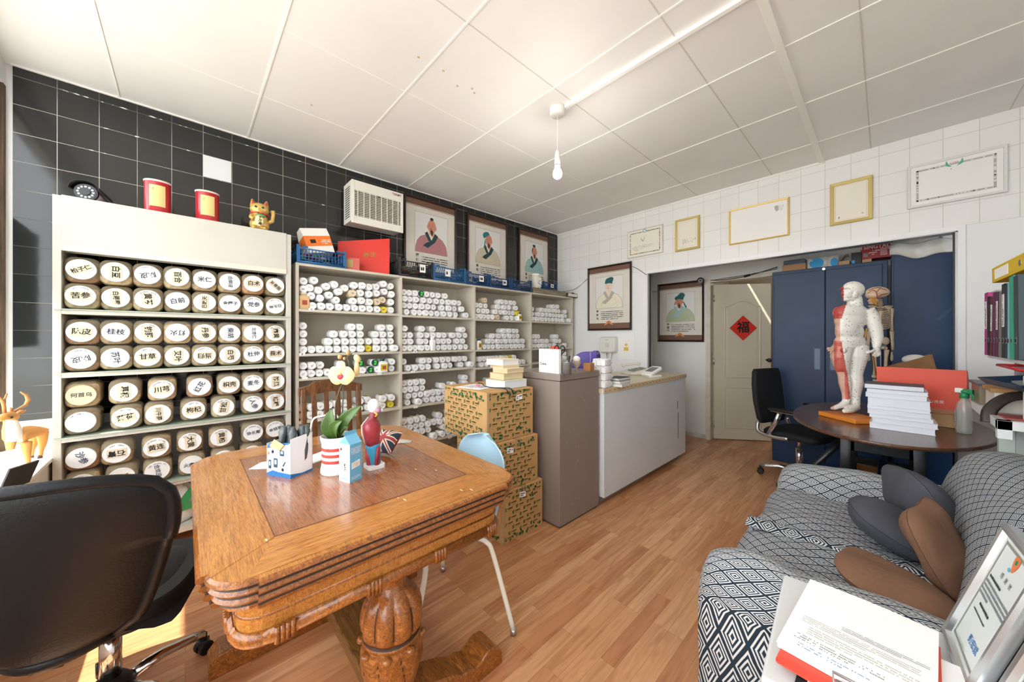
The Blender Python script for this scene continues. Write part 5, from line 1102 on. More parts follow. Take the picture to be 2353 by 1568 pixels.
tealc=P('teal_cloth','#2f7f86',.7); dteal=P('dark_teal_cloth','#1f6562',.7); pink=P('rose_robe','#b98085',.8); dkc=P('dark_collar','#2e4a4c',.8); sk1=P('ruddy_skin','#d39079',.8); sk2=P('pale_skin','#ecd6c4',.8); beige=P('beige_robe','#cfc6ab',.8); aqua=P('aqua_robe','#9cc3c0',.8); cream_r=P('cream_robe','#eae5cf',.8); gcol=P('grey_collar','#b8b2a6',.8); sage=P('sage_robe','#bcc8a8',.8); bcol=P('light_blue_collar','#a9cdd2',.8); hairm=P('black_hair_ink','#26343a',.8)
Lx=XL+.006
FW_=lambda y,z:FR((Lx,y,z),(0,1,0),(0,0,1))
portrait('p1',FW_(1.952,2.345),.64,.87,'large framed scroll portrait of a man in a rose robe, left of the row',pink,dkc,sk1,('bun',hairm),.5,1,'張仲景')
portrait('p2',FW_(2.742,2.345),.635,.87,'framed scroll portrait of a bearded man with a blue headcloth and beige robe',beige,dkc,sk1,('cloth',tealc),.52,1,'華佗')
portrait('p3',FW_(3.575,2.345),.61,.87,'framed scroll portrait of a man in an aqua robe above the jar, by the corner',aqua,dkc,sk1,('knot',hairm),.5,1,'葛洪')
portrait('p4',FR((-2.502,YB-.006,1.826),(1,0,0),(0,0,1)),.65,.86,'framed scroll portrait of a man in a pale cream robe on the white painted wall',cream_r,gcol,sk2,('cap',dteal),.5,1,'李时珍',beard=False,faint=True)
portrait('p5',FR((-1.897,YR-.004,1.643),(1,0,0),(0,0,1)),.60,.80,'framed scroll portrait of a bearded man in a sage robe beside the cream door',sage,bcol,sk1,('cap2',dteal),.47,1,'孙思邈')
# =============== certificates ===============
goldf=P('brushed_gold_frame','#c9b36c',.4,.25); gold2=P('bright_gold_frame','#e2c06c',.4,.25); certp=P('certificate_paper','#eeeadb',.6); certw=P('certificate_white','#f1f1ef',.5); silv=P('pale_frame','#dedbd2',.5)
def cert(x0,x1,z0,z1,fm,fwid,pm,label,deco):
    cx,cz=(x0+x1)/2,(z0+z1)/2; w,h=x1-x0,z1-z0
    t=thing('certificate',label,'picture frame',(cx,YB-.004,cz),0); F=FR((0,0,0),(1,0,0),(0,0,1))
    mb=MB(); mb.M=F; mb.rings([[(sx*(w/2-i),sy*(h/2-i),z) for sx,sy in ((-1,-1),(1,-1),(1,1),(-1,1))] for i,z in ((0,0),(0,.016),(.003,.018),(fwid-.002,.016),(fwid,.008))],fm,cap=(0,0),smooth=False); mb.obj('frame',t)
    mb=MB(); mb.M=F; mb.flat([(-w/2+fwid*.8,-h/2+fwid*.8),(w/2-fwid*.8,-h/2+fwid*.8),(w/2-fwid*.8,h/2-fwid*.8),(-w/2+fwid*.8,h/2-fwid*.8)],.008,pm); deco(mb,w,h); mb.obj('document',t)
def border(mb,w,h,i,t_,m,z=.0085,dash=0):
    for a,b,c,d in ((-w/2+i,-h/2+i,w/2-i,-h/2+i+t_),(-w/2+i,h/2-i-t_,w/2-i,h/2-i),(-w/2+i,-h/2+i,-w/2+i+t_,h/2-i),(w/2-i-t_,-h/2+i,w/2-i,h/2-i)):
        mb.flat([(a,b),(c,b),(c,d),(a,d)],z,m)
    if dash:
        r=random.Random(3)
        for k in range(70):
            s_=r.random(); e=r.randrange(4); 
            x=(-w/2+i+(w-2*i)*s_) if e<2 else (-w/2+i+t_/2 if e==2 else w/2-i-t_/2); y=(-h/2+i+(h-2*i)*s_) if e>1 else (-h/2+i+t_/2 if e==0 else h/2-i-t_/2)
            mb.flat(ellp(x,y,t_*.5,t_*.35,6),z+.0002,certp)
lg=P('certificate_grey_print','#b5b6b2',.7); gb_=P('certificate_green_border','#4b5748',.7); tq=P('certificate_turquoise','#4fb3c6',.6); tq2=P('certificate_green_wreath','#5aae98',.6)
def d1(mb,w,h):
    border(mb,w,h,.035,.008,gb_,.0085,1); mb.flat(ellp(-.0,h/2-.03,.021,.021,18),.0088,tq); mb.flat(ellp(-.0,h/2-.03,.013,.013,18),.009,certw)
    mb.flat(smooth([(-.045,.075),(-.04,.03),(-.015,.012),(.0,.04),(.0,.075),(-.01,.03),(-.03,.035)]),.0088,lg); mb.M=mb.M; scribble(mb,Matrix.Translation((-.02,-.055,.009)),.28,.05,4,lg,.6,2); mb.flat(ellp(-.10,-.09,.03,.008,12),.0088,P('pale_seal','#e6cdb8',.7))
def d2(mb,w,h): border(mb,w,h,.04,.002,lg); scribble(mb,Matrix.Translation((.02,-.08,.009)),.14,.06,4,lg,.5,4)
def d3(mb,w,h): mb.flat(smooth([(.135,.12),(.14,.08),(.155,.07),(.165,.085),(.16,.12)]),.0086,lg); scribble(mb,Matrix.Translation((.17,.10,.009)),.06,.05,4,lg,.5,5)
def d4(mb,w,h): border(mb,w,h,.034,.0015,P('orange_line','#c99a6c',.7)); mb.flat([(-.075,-.13),(-.07,-.13),(-.068,-.115),(-.073,-.112)],.0086,ink2); mb.flat(ellp(.07,-.115,.006,.006,8),.0086,lg)
def d5(mb,w,h):
    border(mb,w,h,.045,.012,lg,.0085,1)
    for s in (-1,1): mb.flat(smooth([(s*.012,h/2-.07),(s*.04,h/2-.055),(s*.036,h/2-.022),(s*.030,h/2-.04),(s*.022,h/2-.056)][::s]),.0088,tq2)
    mb.text('CMIR',.018,Matrix.Translation((0,h/2-.043,.009)),P('wreath_red','#c98a80',.6)); mb.flat(ellp(-.015,h/2-.085,.003,.003,8),.0088,ink2)
cert(-2.235,-1.785,2.298,2.632,silv,.010,certp,'white certificate with a dark dashed border and blue seal, nearest the corner',d1)
cert(-1.644,-1.384,2.276,2.634,goldf,.024,certp,'small upright gold-framed certificate, second from the corner',d2)
cert(-1.102,-.614,2.249,2.603,gold2,.014,certw,'wide white certificate in a thin bright gold frame, above the door',d3)
cert(-.333,-.075,2.267,2.625,goldf,.026,certp,'upright cream certificate in a broad gold frame above the blue cupboard',d4)
cert(.112,.565,2.292,2.618,P('white_distressed_frame','#dfe1de',.5,bump=.3,bscale=40),.018,certw,'large pale certificate with a green wreath, farthest right on the tiles',d5)
# =============== on top of the herb cabinet ===============
def cctv(loc,rz,label,sc_=1,roof=True,rx=0):
    t=thing('security_camera',label,'camera',loc,rz); dm=P('camera_dark','#1c1d20',.3); sm=P('camera_silver','#b9bbbd',.3,.6)
    k=sc_; mb=MB(); mb.cyl((-.07*k,0,.035*k),(.035*k,0,.035*k),.030*k,sm,n=28); mb.cyl((.035*k,0,.035*k),(.05*k,0,.035*k),.031*k,dm,n=28); mb.obj('housing',t)
    mb=MB(); mb.cyl((.05*k,0,.035*k),(.0515*k,0,.035*k),.028*k,dm,n=24)
    for j in range(12):
        a=j*math.pi/6; mb.cyl((.0515*k,.020*k*math.cos(a),.035*k+.020*k*math.sin(a)),(.053*k,.020*k*math.cos(a),.035*k+.020*k*math.sin(a)),.0035*k,sm,n=8)
    mb.cyl((.0515*k,0,.035*k),(.055*k,0,.035*k),.012*k,dm,n=20); mb.obj('lens',t)
    if roof:
        mb=MB(); mb.grid(lambda u,v:((-.08+.15*v)*k,.040*k*math.cos(math.pi*u)*(1 if v<.9 else .98),(.035+.036*math.sin(math.pi*u)+.004)*k),14,4,dm); mb.obj('sunshield',t,solid=.0015)
    mb=MB(); mb.cyl((-.07*k,0,.035*k),(-.10*k,.0,.015*k),.008*k,dm,n=8); mb.cyl((-.10*k,0,0),(-.10*k,0,.02*k),.018*k,dm,n=14); mb.obj('bracket',t)
    return t
cctv((-3.12,-.395,LZ-.001),math.radians(-8),'silver bullet security camera with a dark sunshield on the herb cabinet top',1.45)
def tin(y,label):
    t=thing('tea_tin',label,'tin',(-3.10,y,LZ-.001),0,'red tins on the herb cabinet'); rt=P('red_tin','#b3222c',.25,coat=.3)
    mb=MB(); mb.lathe([(.062,0),(.062,.010),(.060,.012),(.060,.195),(.062,.197)],rt,36,sx=.8); mb.obj('body',t)
    mb=MB(); mb.lathe([(.0625,.197),(.0635,.206),(.061,.209)],P('tin_rim','#e8d3c6',.4),36,sx=.8); mb.obj('lid',t)
    mb=MB(); g=P('tin_label_gold','#e4c987',.5)
    for i in range(8):
        a0=-.62+.155*i;a1=a0+.155
        mb.poly([(.0485*math.cos(a0),.0607*math.sin(a0),.045),(.0485*math.cos(a1),.0607*math.sin(a1),.045),(.0485*math.cos(a1),.0607*math.sin(a1),.175),(.0485*math.cos(a0),.0607*math.sin(a0),.175)],g)
    F=FR((.0492,0,.115),(0,1,0),(0,0,1))
    for j,c in enumerate('三珍新茶香'): mb.text(c,.011,F@Matrix.Translation((.017,.033-.0135*j,-.0045)),INK,bold=.02)
    mb.lathe([(.006,0)],INK,12,(0,0,0)) if 0 else None
    mb.M=F@Matrix.Translation((-.015,.035,-.002)); mb.flat(ellp(0,0,.007,.007,14),0,P('tin_seal','#8a7a3a',.6)); mb.flat(ellp(0,0,.0045,.0045,14),.0002,g); mb.M=I4; mb.obj('label',t)
tin(-.125,'red tea tin with gold label, left of the two on the cabinet'); tin(.108,'red tea tin with gold label standing nearer the waving cat')
# remesh helper: union of soft shapes into one continuous skin
def remesh(mb,voxel,smooth_it,matfn,name,parent=None,loc=None,mats=()):
    me=bpy.data.meshes.new('t'); me.from_pydata(mb.v,[],mb.f); o=bpy.data.objects.new('t',me); COL.objects.link(o)
    r=o.modifiers.new('r','REMESH'); r.mode='VOXEL'; r.voxel_size=voxel
    s=o.modifiers.new('s','SMOOTH'); s.iterations=smooth_it; s.factor=.5
    dg=bpy.context.evaluated_depsgraph_get(); m=bpy.data.meshes.new_from_object(o.evaluated_get(dg)); bpy.data.objects.remove(o)
    m.name=name; m.materials.clear()
    for x in mats: m.materials.append(x)
    for p in m.polygons: p.use_smooth=True; p.material_index=matfn(p.center) if matfn else 0
    q=bpy.data.objects.new(name,m); COL.objects.link(q)
    if loc: q.location=loc
    if parent: q.parent=parent
    return q
t=thing('beckoning_cat','gold beckoning cat figurine with raised paw on the herb cabinet top','figurine',(-3.09,.392,LZ-.001),math.radians(-8)); t.scale=(1.5,1.45,1.5)
gd=P('gold_ceramic','#d9b566',.28,.25,var=.15,vscale=30); rdm=P('cat_red','#c8443e',.4); grm=P('cat_green','#5f9a55',.5)
mb=MB(); mb.ell((0,0,.035),(.032,.042,.036),gd); mb.ell((.005,0,.06),(.028,.034,.032),gd); mb.ell((.008,0,.105),(.031,.040,.033),gd); mb.ell((.02,.022,.012),(.028,.014,.012),gd); mb.ell((.02,-.022,.012),(.028,.014,.012),gd)
for s in (-1,1): mb.cyl((.005,s*.024,.122),(.002,s*.030,.155),.016,gd,r1=.003)
mb.tube([(.01,-.03,.075),(.025,-.034,.06),(.032,-.022,.05)],.010,gd)
remesh(mb,.0028,6,None,'body',t,mats=(gd,))
mb=MB(); mb.tube([(.0,.034,.05),(.0,.052,.062),(.002,.056,.09),(.004,.054,.112)],[.010,.010,.009,.011],gd,10); mb.obj('raised_paw',t)
mb=MB()
for s in (-1,1): mb.cyl((.012,s*.0245,.128),(.008,s*.0285,.148),.009,rdm,r1=.002,n=10)
mb.obj('inner_ear',t)
mb=MB(); mb.tube([(.033*math.cos(a)+.005,.038*math.sin(a),.083) for a in [k*math.pi/10 for k in range(21)]],.003,rdm,6); mb.obj('collar',t)
mb=MB(); mb.ell((.029,.004,.072),(.008,.020,.010),grm); mb.obj('bib',t)
mb=MB(); mb.ell((.040,0,.045),(.004,.018,.026),P('coin_gold','#ecd9a0',.4),14,10); 
for i,c in enumerate('千万両'): mb.text(c,.014,FR((.0445,.003,.060-.015*i),(0,1,-.3),(0,.3,1)),INK,bold=.04)
mb.obj('coin',t)
mb=MB()
for s in (-1,1): mb.ell((.0375,s*.014,.110),(.002,.006,.005),P('cat_eye_green','#3c6b3a',.3)); mb.ell((.0392,s*.014,.110),(.0012,.0026,.004),INK)
mb.ell((.0395,0,.102),(.002,.003,.002),rdm); mb.box((.038,-.006,.0955),(.0395,.006,.0965),rdm); mb.obj('face',t)
# =============== crates on the grey shelves ===============
def crate(y0,y1,h,m,label,x0=-3.30,x1=-3.03,lab=None,z=GZ,tilt=0,diag=True,fill=None,rz=0):
    w,d=x1-x0,y1-y0; t=thing('plastic_crate',label,'crate',((x0+x1)/2,(y0+y1)/2,z),rz)
    mb=MB(); mb.box((-w/2,-d/2,0),(w/2,d/2,.006),m); mb.obj('base',t)
    mb=MB()
    def side(o,u,L_):
        n=Vector((0,0,1)); o=Vector(o);u=Vector(u); v=u.cross(n)*.0025
        def bar(a,b,wd=.003):
            p=o+u*a[0]+n*a[1]; q=o+u*b[0]+n*b[1]; mb.tube([p,q],wd,m,4)
        for zz,wd in ((.012,.007),(h*.93,.006),): bar((0,zz),(L_,zz),wd)
        bar((0,h*.45),(L_,h*.45),.003)
        k=int(L_/.022)
        for i in range(k+1):
            x=L_*i/k
            if diag:
                if i<k: bar((x,.01),(L_*(i+1)/k,h*.9),.0024); bar((L_*(i+1)/k,.01),(x,h*.9),.0024)
            else: bar((x,.01),(x,h*.9),.0035)
        if not diag:
            for q_ in (.25,.65): bar((0,h*q_),(L_,h*q_),.0035)
    side((w/2,-d/2,0),(0,1,0),d); side((w/2,-d/2,0),(-1,0,0),w); side((-w/2,-d/2,0),(0,1,0),d); side((-w/2,d/2,0),(1,0,0),w); mb.obj('lattice',t)
    for sx in (-1,1):
        for sy in (-1,1):
            mb=MB(); mb.box((sx*w/2-.012,sy*d/2-.012,0),(sx*w/2+.004 if sx>0 else sx*w/2+.012,sy*d/2+.012,h+.018),m); mb.box((sx*w/2-.004,sy*(d/2-.045)-.02,h),(sx*w/2+.003,sy*(d/2-.045)+.02,h+.012),m); mb.obj('corner_post',t,bevel=.002)
    if lab:
        mb=MB(); mb.box((w/2+.006,lab-.03,h*.35),(w/2+.0075,lab+.03,h*.85),PAPER); scribble(mb,FR((w/2+.008,lab,h*.6),(0,1,0),(0,0,1)),.04,h*.25,1,INK,1,int(abs(y0)*90),.9); mb.obj('label_card',t)
    if fill:
        r=random.Random(int(y0*100)); mb=MB()
        for k in range(14): mb.ell((r.uniform(-w/2+.03,w/2-.03),r.uniform(-d/2+.03,d/2-.03),.02+r.random()*h*.5),(.025,.028,.012),fill[r.randrange(len(fill))],8,6)
        tag(mb.obj('small_packets',loc=t.location),'assorted small packets heaped in the '+label.split(',')[0],'packets',None,'stuff')
    return t
bc1=P('blue_crate_plastic','#1f5f94',.4); bc2=P('navy_crate_plastic','#123f72',.4); kc=P('black_crate_plastic','#23262a',.45); fills=[P('packet_green','#5c8b4a',.5),P('packet_red','#9c3f3c',.5),P('packet_white','#dcdcd6',.5),P('packet_grey','#8a8f96',.5)]
crate(.625,.955,.12,bc1,'bright blue plastic crate at the left end of the grey shelves',diag=False,fill=fills,rz=.0)
crate(1.43,1.765,.15,kc,'black plastic crate below the rose-robed portrait',lab=.06,fill=fills[:2])
crate(1.785,2.155,.14,bc1,'mid-blue plastic crate right of the black crate',lab=-.03,fill=fills[3:])
crate(2.175,2.465,.125,bc2,'navy plastic crate under the headcloth portrait, third along',lab=.05,fill=fills[2:])
crate(2.50,2.80,.115,bc2,'low navy plastic crate, fourth in the row of crates',lab=.06,diag=False,fill=[P('packet_kraft','#a88a5c',.7)]+fills[3:])
crate(2.83,3.16,.125,bc2,'navy plastic crate with a card label, left of the white tub',lab=-.0,diag=False,fill=fills[3:])
t=thing('paper_bundle','flattened corrugated card bundle lying under the white tub and small crate','bundle',(-3.19,3.53,GZ)); cz_=P('corrugated_bundle','#a39780',.9,bump=.9,bscale=60,stretch=(1,.15,4),var=.45,vscale=30)
mb=MB(); mb.box((-.16,-.33,0),(.16,.33,.05),cz_); mb.box((-.15,-.31,.05),(.15,.33,.068),cz_); mb.obj('sheets',t,bevel=.004)
crate(3.42,3.68,.085,bc2,'small navy crate with a loose card on the bundle, nearest the corner',lab=.03,z=GZ+.069,diag=False,x0=-3.27,x1=-3.05)
t=thing('plastic_tub','large white screw-top tub with a blue label on the card bundle','tub',(-3.10,3.325,GZ+.069)); mb=MB(); mb.lathe([(.058,0),(.062,.006),(.062,.14),(.055,.155),(.048,.16)],P('translucent_tub','#d9d8c8',.35),28); mb.obj('body',t)
mb=MB(); mb.lathe([(.052,.158),(.052,.183),(.049,.186)],WHITE,28); mb.obj('lid',t)
mb=MB(); mb.box((.0605,-.032,.02),(.0625,.032,.135),PAPER); mb.flat([(0,0)]*3,0,PAPER) if 0 else None; mb.M=FR((.0632,0,.078),(0,1,0),(0,0,1)); mb.flat(smooth([(-.03,-.02),(0,-.03),(.03,-.05),(.03,-.04),(0,-.022),(-.03,-.012)]),0,blu); scribble(mb,Matrix.Translation((0,.01,0)),.045,.03,3,grp,.8,4); mb.M=I4; mb.obj('label',t)
t=thing('cardboard_tray','small white-faced card box jutting over the corner end of the grey shelves','box',(-3.10,3.95,GZ+.0)); mb=MB(); mb.box((-.14,-.08,0),(.09,.14,.055),P('card_brown_edge','#5b3f31',.8)); mb.box((.0905,-.072,.006),(.0925,.132,.049),P('pinkish_card','#e9e2dc',.7)); mb.box((.0925,.0,.044),(.095,.06,.062),P('card_brown_edge','x')); mb.obj('box',t)
mb=MB(); mb.tube(smooth([(-3.03,3.80,1.93),(-3.0,3.98,1.97),(-2.98,YB-.005,2.03),(-2.835,YB-.01,2.12)],6,False),.003,BLACKP,6); mb.tube(smooth([(-2.17,YB-.01,2.19),(-2.10,YB-.012,2.15),(-1.985,YB-.016,2.06)],6,False),.003,BLACKP,6); tag(mb.obj('wall_cable'),'thin black cable drooping along the white wall past the cream-robed portrait','cable')
# orange carton in the blue crate, red case and little red box
t=thing('shoe_carton','white and orange printed carton tilted in the bright blue crate','carton',(-3.16,.80,GZ+.10),math.radians(4)); og=P('orange_fade_card','#ee7a2d',.5); wcd=P('white_card','#efece6',.55)
mb=MB(); mb.M=Matrix.Rotation(math.radians(12),4,'X')@Matrix.Rotation(math.radians(-12),4,'Y'); mb.box((-.07,-.10,0),(.07,.10,.055),wcd); mb.box((-.07,-.10,.055),(.0702,.10,.14),og); mb.rings([[(.0702,-.10,.14),(.0702,.10,.14),(-.07,.10,.14),(-.07,-.10,.14)],[(.045,-.10,.215),(.045,.10,.215),(-.04,.10,.215),(-.04,-.10,.215)]],wcd,smooth=False)
mb.box((.0704,-.06,.08),(.0712,-.02,.11),BLACKP); scribble(mb,FR((.0712,.055,.09),(0,1,0),(0,0,1)),.07,.04,3,wcd,.7,8); mb.M=I4; mb.obj('carton',t)
rbm=P('red_gift_case','#d83426',.4,var=.05,vscale=4); t=thing('gift_case','big flat red gift case leaning against the black tiles below the heater','box',(-3.20,1.175,GZ+.0005),math.radians(-27))
mb=MB(); mb.M=Matrix.Rotation(math.radians(-7),4,'Y'); 
f0=[(.045,-.215,.0),(.045,.215,.0),(.045,.215,.335),(.045,-.215,.275)]; mb.rings([[Vector(p) for p in f0],[Vector(p)+Vector((-.085,0,0)) for p in f0]],rbm,smooth=False)
mb.obj('case',t,bevel=.004)
mb=MB(); mb.M=Matrix.Rotation(math.radians(-7),4,'Y'); gp=P('gold_foil_print','#9c7a2a',.5)
for i,c in enumerate('养生'): mb.text(c,.055,FR((.0456,.02+.06*i-.0,.16+.01*i),(0,1,0),(0,0,1)),gp,bold=.02)
mb.M=mb.M@FR((.0457,-.165,.17),(0,1,0),(0,0,1)); mb.flat(ellp(0,0,.011,.018,14),0,gp); mb.M=Matrix.Rotation(math.radians(-7),4,'Y'); 
mb.box((-.02,.2153,.17),(.02,.2158,.22),PAPER); mb.lathe([(.004,0)],gp,8) if 0 else None; mb.obj('print',t)
t=thing('gift_box','small faded red box standing in front of the big red gift case','box',(-3.085,1.045,GZ),math.radians(-12)); prb=P('faded_red_box','#c9655a',.6)
mb=MB(); mb.box((-.06,-.075,0),(.035,.04,.10),prb); mb.box((-.0,.0405,.01),(.028,.041,.092),P('faded_red_inner','#c2525a',.6)); mb.box((.0355,-.07,.02),(.036,-.01,.085),P('old_gold_paper','#b59a63',.6)); mb.obj('box',t,bevel=.002)
# =============== on the filing cabinet ===============
zc=1.0512
t=thing('white_box','slim white box with small print standing on the filing cabinet','box',(-1.615,1.872,zc),math.radians(-4)); mb=MB(); mb.box((-.098,-.012,0),(.098,.012,.168),WHITE); mb.text('Crene',.026,FR((-.055,-.0125,.062),(1,0,0),(0,0,1)),INK,bold=.02); scribble(mb,FR((.065,-.0125,.015),(1,0,0),(0,0,1)),.035,.012,2,grp,.8,3); mb.obj('box',t,bevel=.002)
def bottomat(u,v,z): p=onz(z,u,v); return (p.x,p.y,z)
glassm=P('clear_plastic_cup','#dfe6e8',.08,alpha=.3)
loc=bottomat(1283,856,zc); t=thing('pencil_cup','clear plastic cup holding pens, cutter and black-handled scissors on the filing cabinet','cup',loc); mb=MB(); mb.lathe([(.028,0),(.030,.002),(.036,.105),(.034,.105),(.028,.004)],glassm,24,cap=(1,1)); mb.obj('cup',t)
for i,(c,a,b,h) in enumerate((('#d23b3a',-.018,-.008,.125),('#e8e6e2',-.008,.006,.13),('#2f74b8',.006,-.010,.115),('#f0b33c',-.02,.006,.14),('#c23a44',.014,.008,.12))):
    mb=MB(); m_=P('pen_'+c[1:],c,.4); b0=dr*a*.7+FW*b*.7; b1=dr*(a*1.5)+FW*b; mb.cyl(b0+Vector((0,0,.005)),b1+Vector((0,0,h)),.004,m_,n=8); mb.cyl(b1+Vector((0,0,h)),b1*1.06+Vector((0,0,h+.012)),.004,BLACKP,r1=.002,n=8); tag(mb.obj('pen',loc=t.location),'%s pen standing in the clear cup on the filing cabinet'%('red','white','blue','yellow','dark red')[i],'pen')
t2=thing('scissors','black-handled scissors standing handles up in the clear cup','scissors',loc); mb=MB()
for s,cx_ in ((-1,-.012),(1,.030)):
    mb.tube([dr*(cx_+.016*math.cos(a)*1.0)+Vector((0,0,.165+.026*math.sin(a))) for a in [k*math.pi/8 for k in range(17)]],.0042,BLACKP,8); 
    mb.tube([dr*(cx_)+Vector((0,0,.139)),dr*.008+Vector((0,0,.112))],.005,BLACKP,8)
mb.obj('handles',t2); mb=MB(); mb.tube([dr*.008+Vector((0,0,.115)),dr*.004+Vector((0,0,.012))],[.007,.003],STEEL,6,flat=.3); mb.obj('blades',t2)
loc=bottomat(1303,860,zc); t=thing('pen_pot','grey mesh metal pen pot on the filing cabinet beside the clear cup','pot',loc); pm=P('grey_metal_pot','#9ea3a5',.35,.6,alpha=.9); mb=MB(); mb.lathe([(.030,0),(.030,.078),(.032,.082),(.029,.082),(.028,.004)],pm,28); mb.obj('pot',t)
mb=MB(); mb.cyl((.0,.0,.01),dr*.018+Vector((0,.0,.125)),.006,BLACKP,n=8); tag(mb.obj('marker_pen',loc=loc),'black marker standing in the grey metal pen pot','pen')
loc=bottomat(1325,853,zc); t=thing('glass_goblet','small ribbed glass goblet holding a white ball on the filing cabinet','goblet',loc); gm=P('amber_glass','#c9b98f',.1,alpha=.55); mb=MB(); mb.lathe([(.018,0),(.018,.003),(.005,.008),(.005,.018),(.022,.035),(.031,.055),(.032,.075),(.030,.075)],gm,24,lobes=lambda a,z:1+(.04*math.cos(12*a) if z>.03 else 0)); mb.obj('goblet',t)
mb=MB(); mb.ell((0,0,.088),(.027,.027,.026),WHITE,20,14); tag(mb.obj('white_ball',loc=loc),'smooth white ball resting in the glass goblet','ball')
loc=bottomat(1352,853,zc); t=thing('brown_box','little brown cardboard box on the filing cabinet next to the goblet','box',(loc[0]-.01,loc[1]+.02,zc),.15); mb=MB(); mb.box((-.028,-.035,0),(.028,.035,.058),P('brown_card','#b07a48',.8)); mb.obj('box',t,bevel=.0015)
loc=bottomat(1272,846,zc); t=thing('red_white_ball','red and white striped dome toy behind the white box on the filing cabinet','toy',(-1.70,2.03,zc)); mb=MB(); mb.lathe([(.05,0),(.052,.04),(.052,.10)],P('navy_plastic','#2c2f5c',.4),24); mb.obj('base',t); mb=MB(); mb.lathe([(.0525,.10),(.052,.125),(.045,.15)],WHITE,24,cap=(0,0)); mb.obj('middle_band',t); mb=MB(); mb.lathe([(.045,.15),(.032,.172),(.015,.185),(.002,.188)],P('dome_red','#d9473c',.4),24,cap=(0,1)); mb.obj('dome',t)
# =============== on the counter ===============
zk=.9062
pur=P('purple_plastic','#4a348f',.3); t=thing('tape_dispenser','glossy purple rounded desk organiser with white and green tabs on the counter','organiser',(-1.74,2.52,zk+.012),math.radians(10)); mb=MB()
mb.M=FR((0,0,0),(1,0,0),(0,0,1)); mb.prism(smooth([(-.15,0),(-.16,.10),(-.13,.20),(-.05,.255),(.04,.262),(.07,.272),(.09,.25),(.095,.2),(.095,0)],5),-.04,.04,pur); mb.M=I4; mb.obj('body',t,bevel=.006)
mb=MB(); mb.box((.035,-.0412,0),(.039,-.0402,.26),P('lilac_edge','#b9a9dd',.4)); mb.box((.055,-.0425,.16),(.09,-.0402,.18),WHITE)
for z_ in (.13,.085): mb.box((.055,-.0425,z_-.012),(.09,-.0402,z_+.012),P('mint_tab','#6cc4a4',.4))
mb.obj('tabs',t)
def wbottle_lying(i): pass
k=0; nm=['lowest','second','third','top']; wb2=P('white_bottle_gloss','#f3f4f4',.35)
bt0=None
for r_ in range(4):
    for c_ in range(3):
        lb=f'white square bottle end, {nm[r_]} layer, {ordn[c_]} from left, in the counter stack'
        if bt0 is None:
            bt0=thing('bottle',lb,'bottle',(0,0,0)); mb=MB(); mb.rings([[(x,y,z) for x,z in rrect(s_,s_*1.5,.010,3)] for s_,y in ((.034,0),(.037,.004),(.037,.09),(.03,.10))],wb2,cap=(0,0)); mb.rings([[(x,y,z) for x,z in rrect(s_,s_*1.5,.006,3)] for s_,y in ((.034,0),(.026,.0),(.024,.004))],wb2,cap=(0,1)); mb.obj('body',bt0); mb=MB(); mb.cyl((0,.10,0),(0,.12,0),.016,wcap); mb.obj('cap',bt0); o=bt0
        else: o=dup(bt0,label=lb)
        o['group']='white bottles stacked on the counter'
        o.location=(-1.575+.0385*c_+R.uniform(-.001,.001),2.365+R.uniform(0,.006),zk+.0285+.0568*r_); o.rotation_euler=(0,0,R.uniform(-.06,.06))
for i,(c,lb) in enumerate((('#e9e6da','cream notebook at the bottom of the little pile on the counter'),('#9fa6ab','grey ledger in the middle of the little pile on the counter'),('#3a3d42','dark thin notebook on top of the pile on the counter'))):
    book(-1.50-.01*i,2.60+.01*i,zk+.0225*i,.13,.18,.0215,math.radians(8-5*i),P('nb_'+c[1:],c,.6),pgw,lb,group='notebooks on the counter')
t=thing('telephone','cream desk telephone with a big button pad on the counter','telephone',(-1.86,3.56,zk),math.radians(-35)); t.scale=(1.2,1.2,1.2); ph=P('phone_cream','#e3ded0',.4); mb=MB(); mb.rings([[(x,y,z) for x,y in rrect(.20,.19,.02,3)] for z in (0,.012)],ph); mb.rings([[(-.10,-.09,.012),(.10,-.09,.012),(.10,.09,.012),(-.10,.09,.012)],[(-.095,-.085,.02),(.095,-.085,.02),(.095,.085,.055),(-.095,.085,.055)]],ph,smooth=False); mb.obj('base',t,bevel=.003)
mb=MB()
for i in range(4):
    for j in range(3): mb.box((-.015+j*.034,-.06+i*.034,.03+i*.0066),(.008+j*.034,-.035+i*.034,.04+i*.0066),P('phone_key','#8f948f',.5))
mb.obj('keypad',t); mb=MB(); mb.tube(smooth([(-.075,-.085,.065),(-.075,-.05,.075),(-.075,.05,.085),(-.075,.085,.08)],4,False),[.018]*3+[.012]*7+[.018]*3,ph,10); mb.obj('handset',t)
t=thing('card_reader','small white payment reader propped on its stand on the counter','card reader',(-1.60,3.40,zk),math.radians(-20)); t.scale=(1.2,1.2,1.2); mb=MB(); mb.rings([[(x,y,z) for x,y in rrect(.11,.13,.015,3)] for z in (0,.02)],WHITE); mb.obj('base',t); mb=MB(); mb.M=Matrix.Translation((0,0,.045))@Matrix.Rotation(math.radians(22),4,'X'); mb.rings([[(x,y,z) for x,y in rrect(.105,.15,.015,3)] for z in (-.012,.014)],WHITE); mb.box((-.038,-.03,.0145),(.038,.055,.0155),P('screen_grey','#5b6062',.2)); mb.obj('reader',t)
tag((lambda m_:(m_.tube(smooth([(-1.95,3.05,zk+.005),(-1.85,3.15,zk+.008),(-1.80,3.30,zk+.006),(-1.86,3.44,zk+.012)],6,False),.007,ph,8),m_.obj('phone_cord'))[1])(MB()),'cream coiled phone cord lying on the counter behind the notebooks','cord')
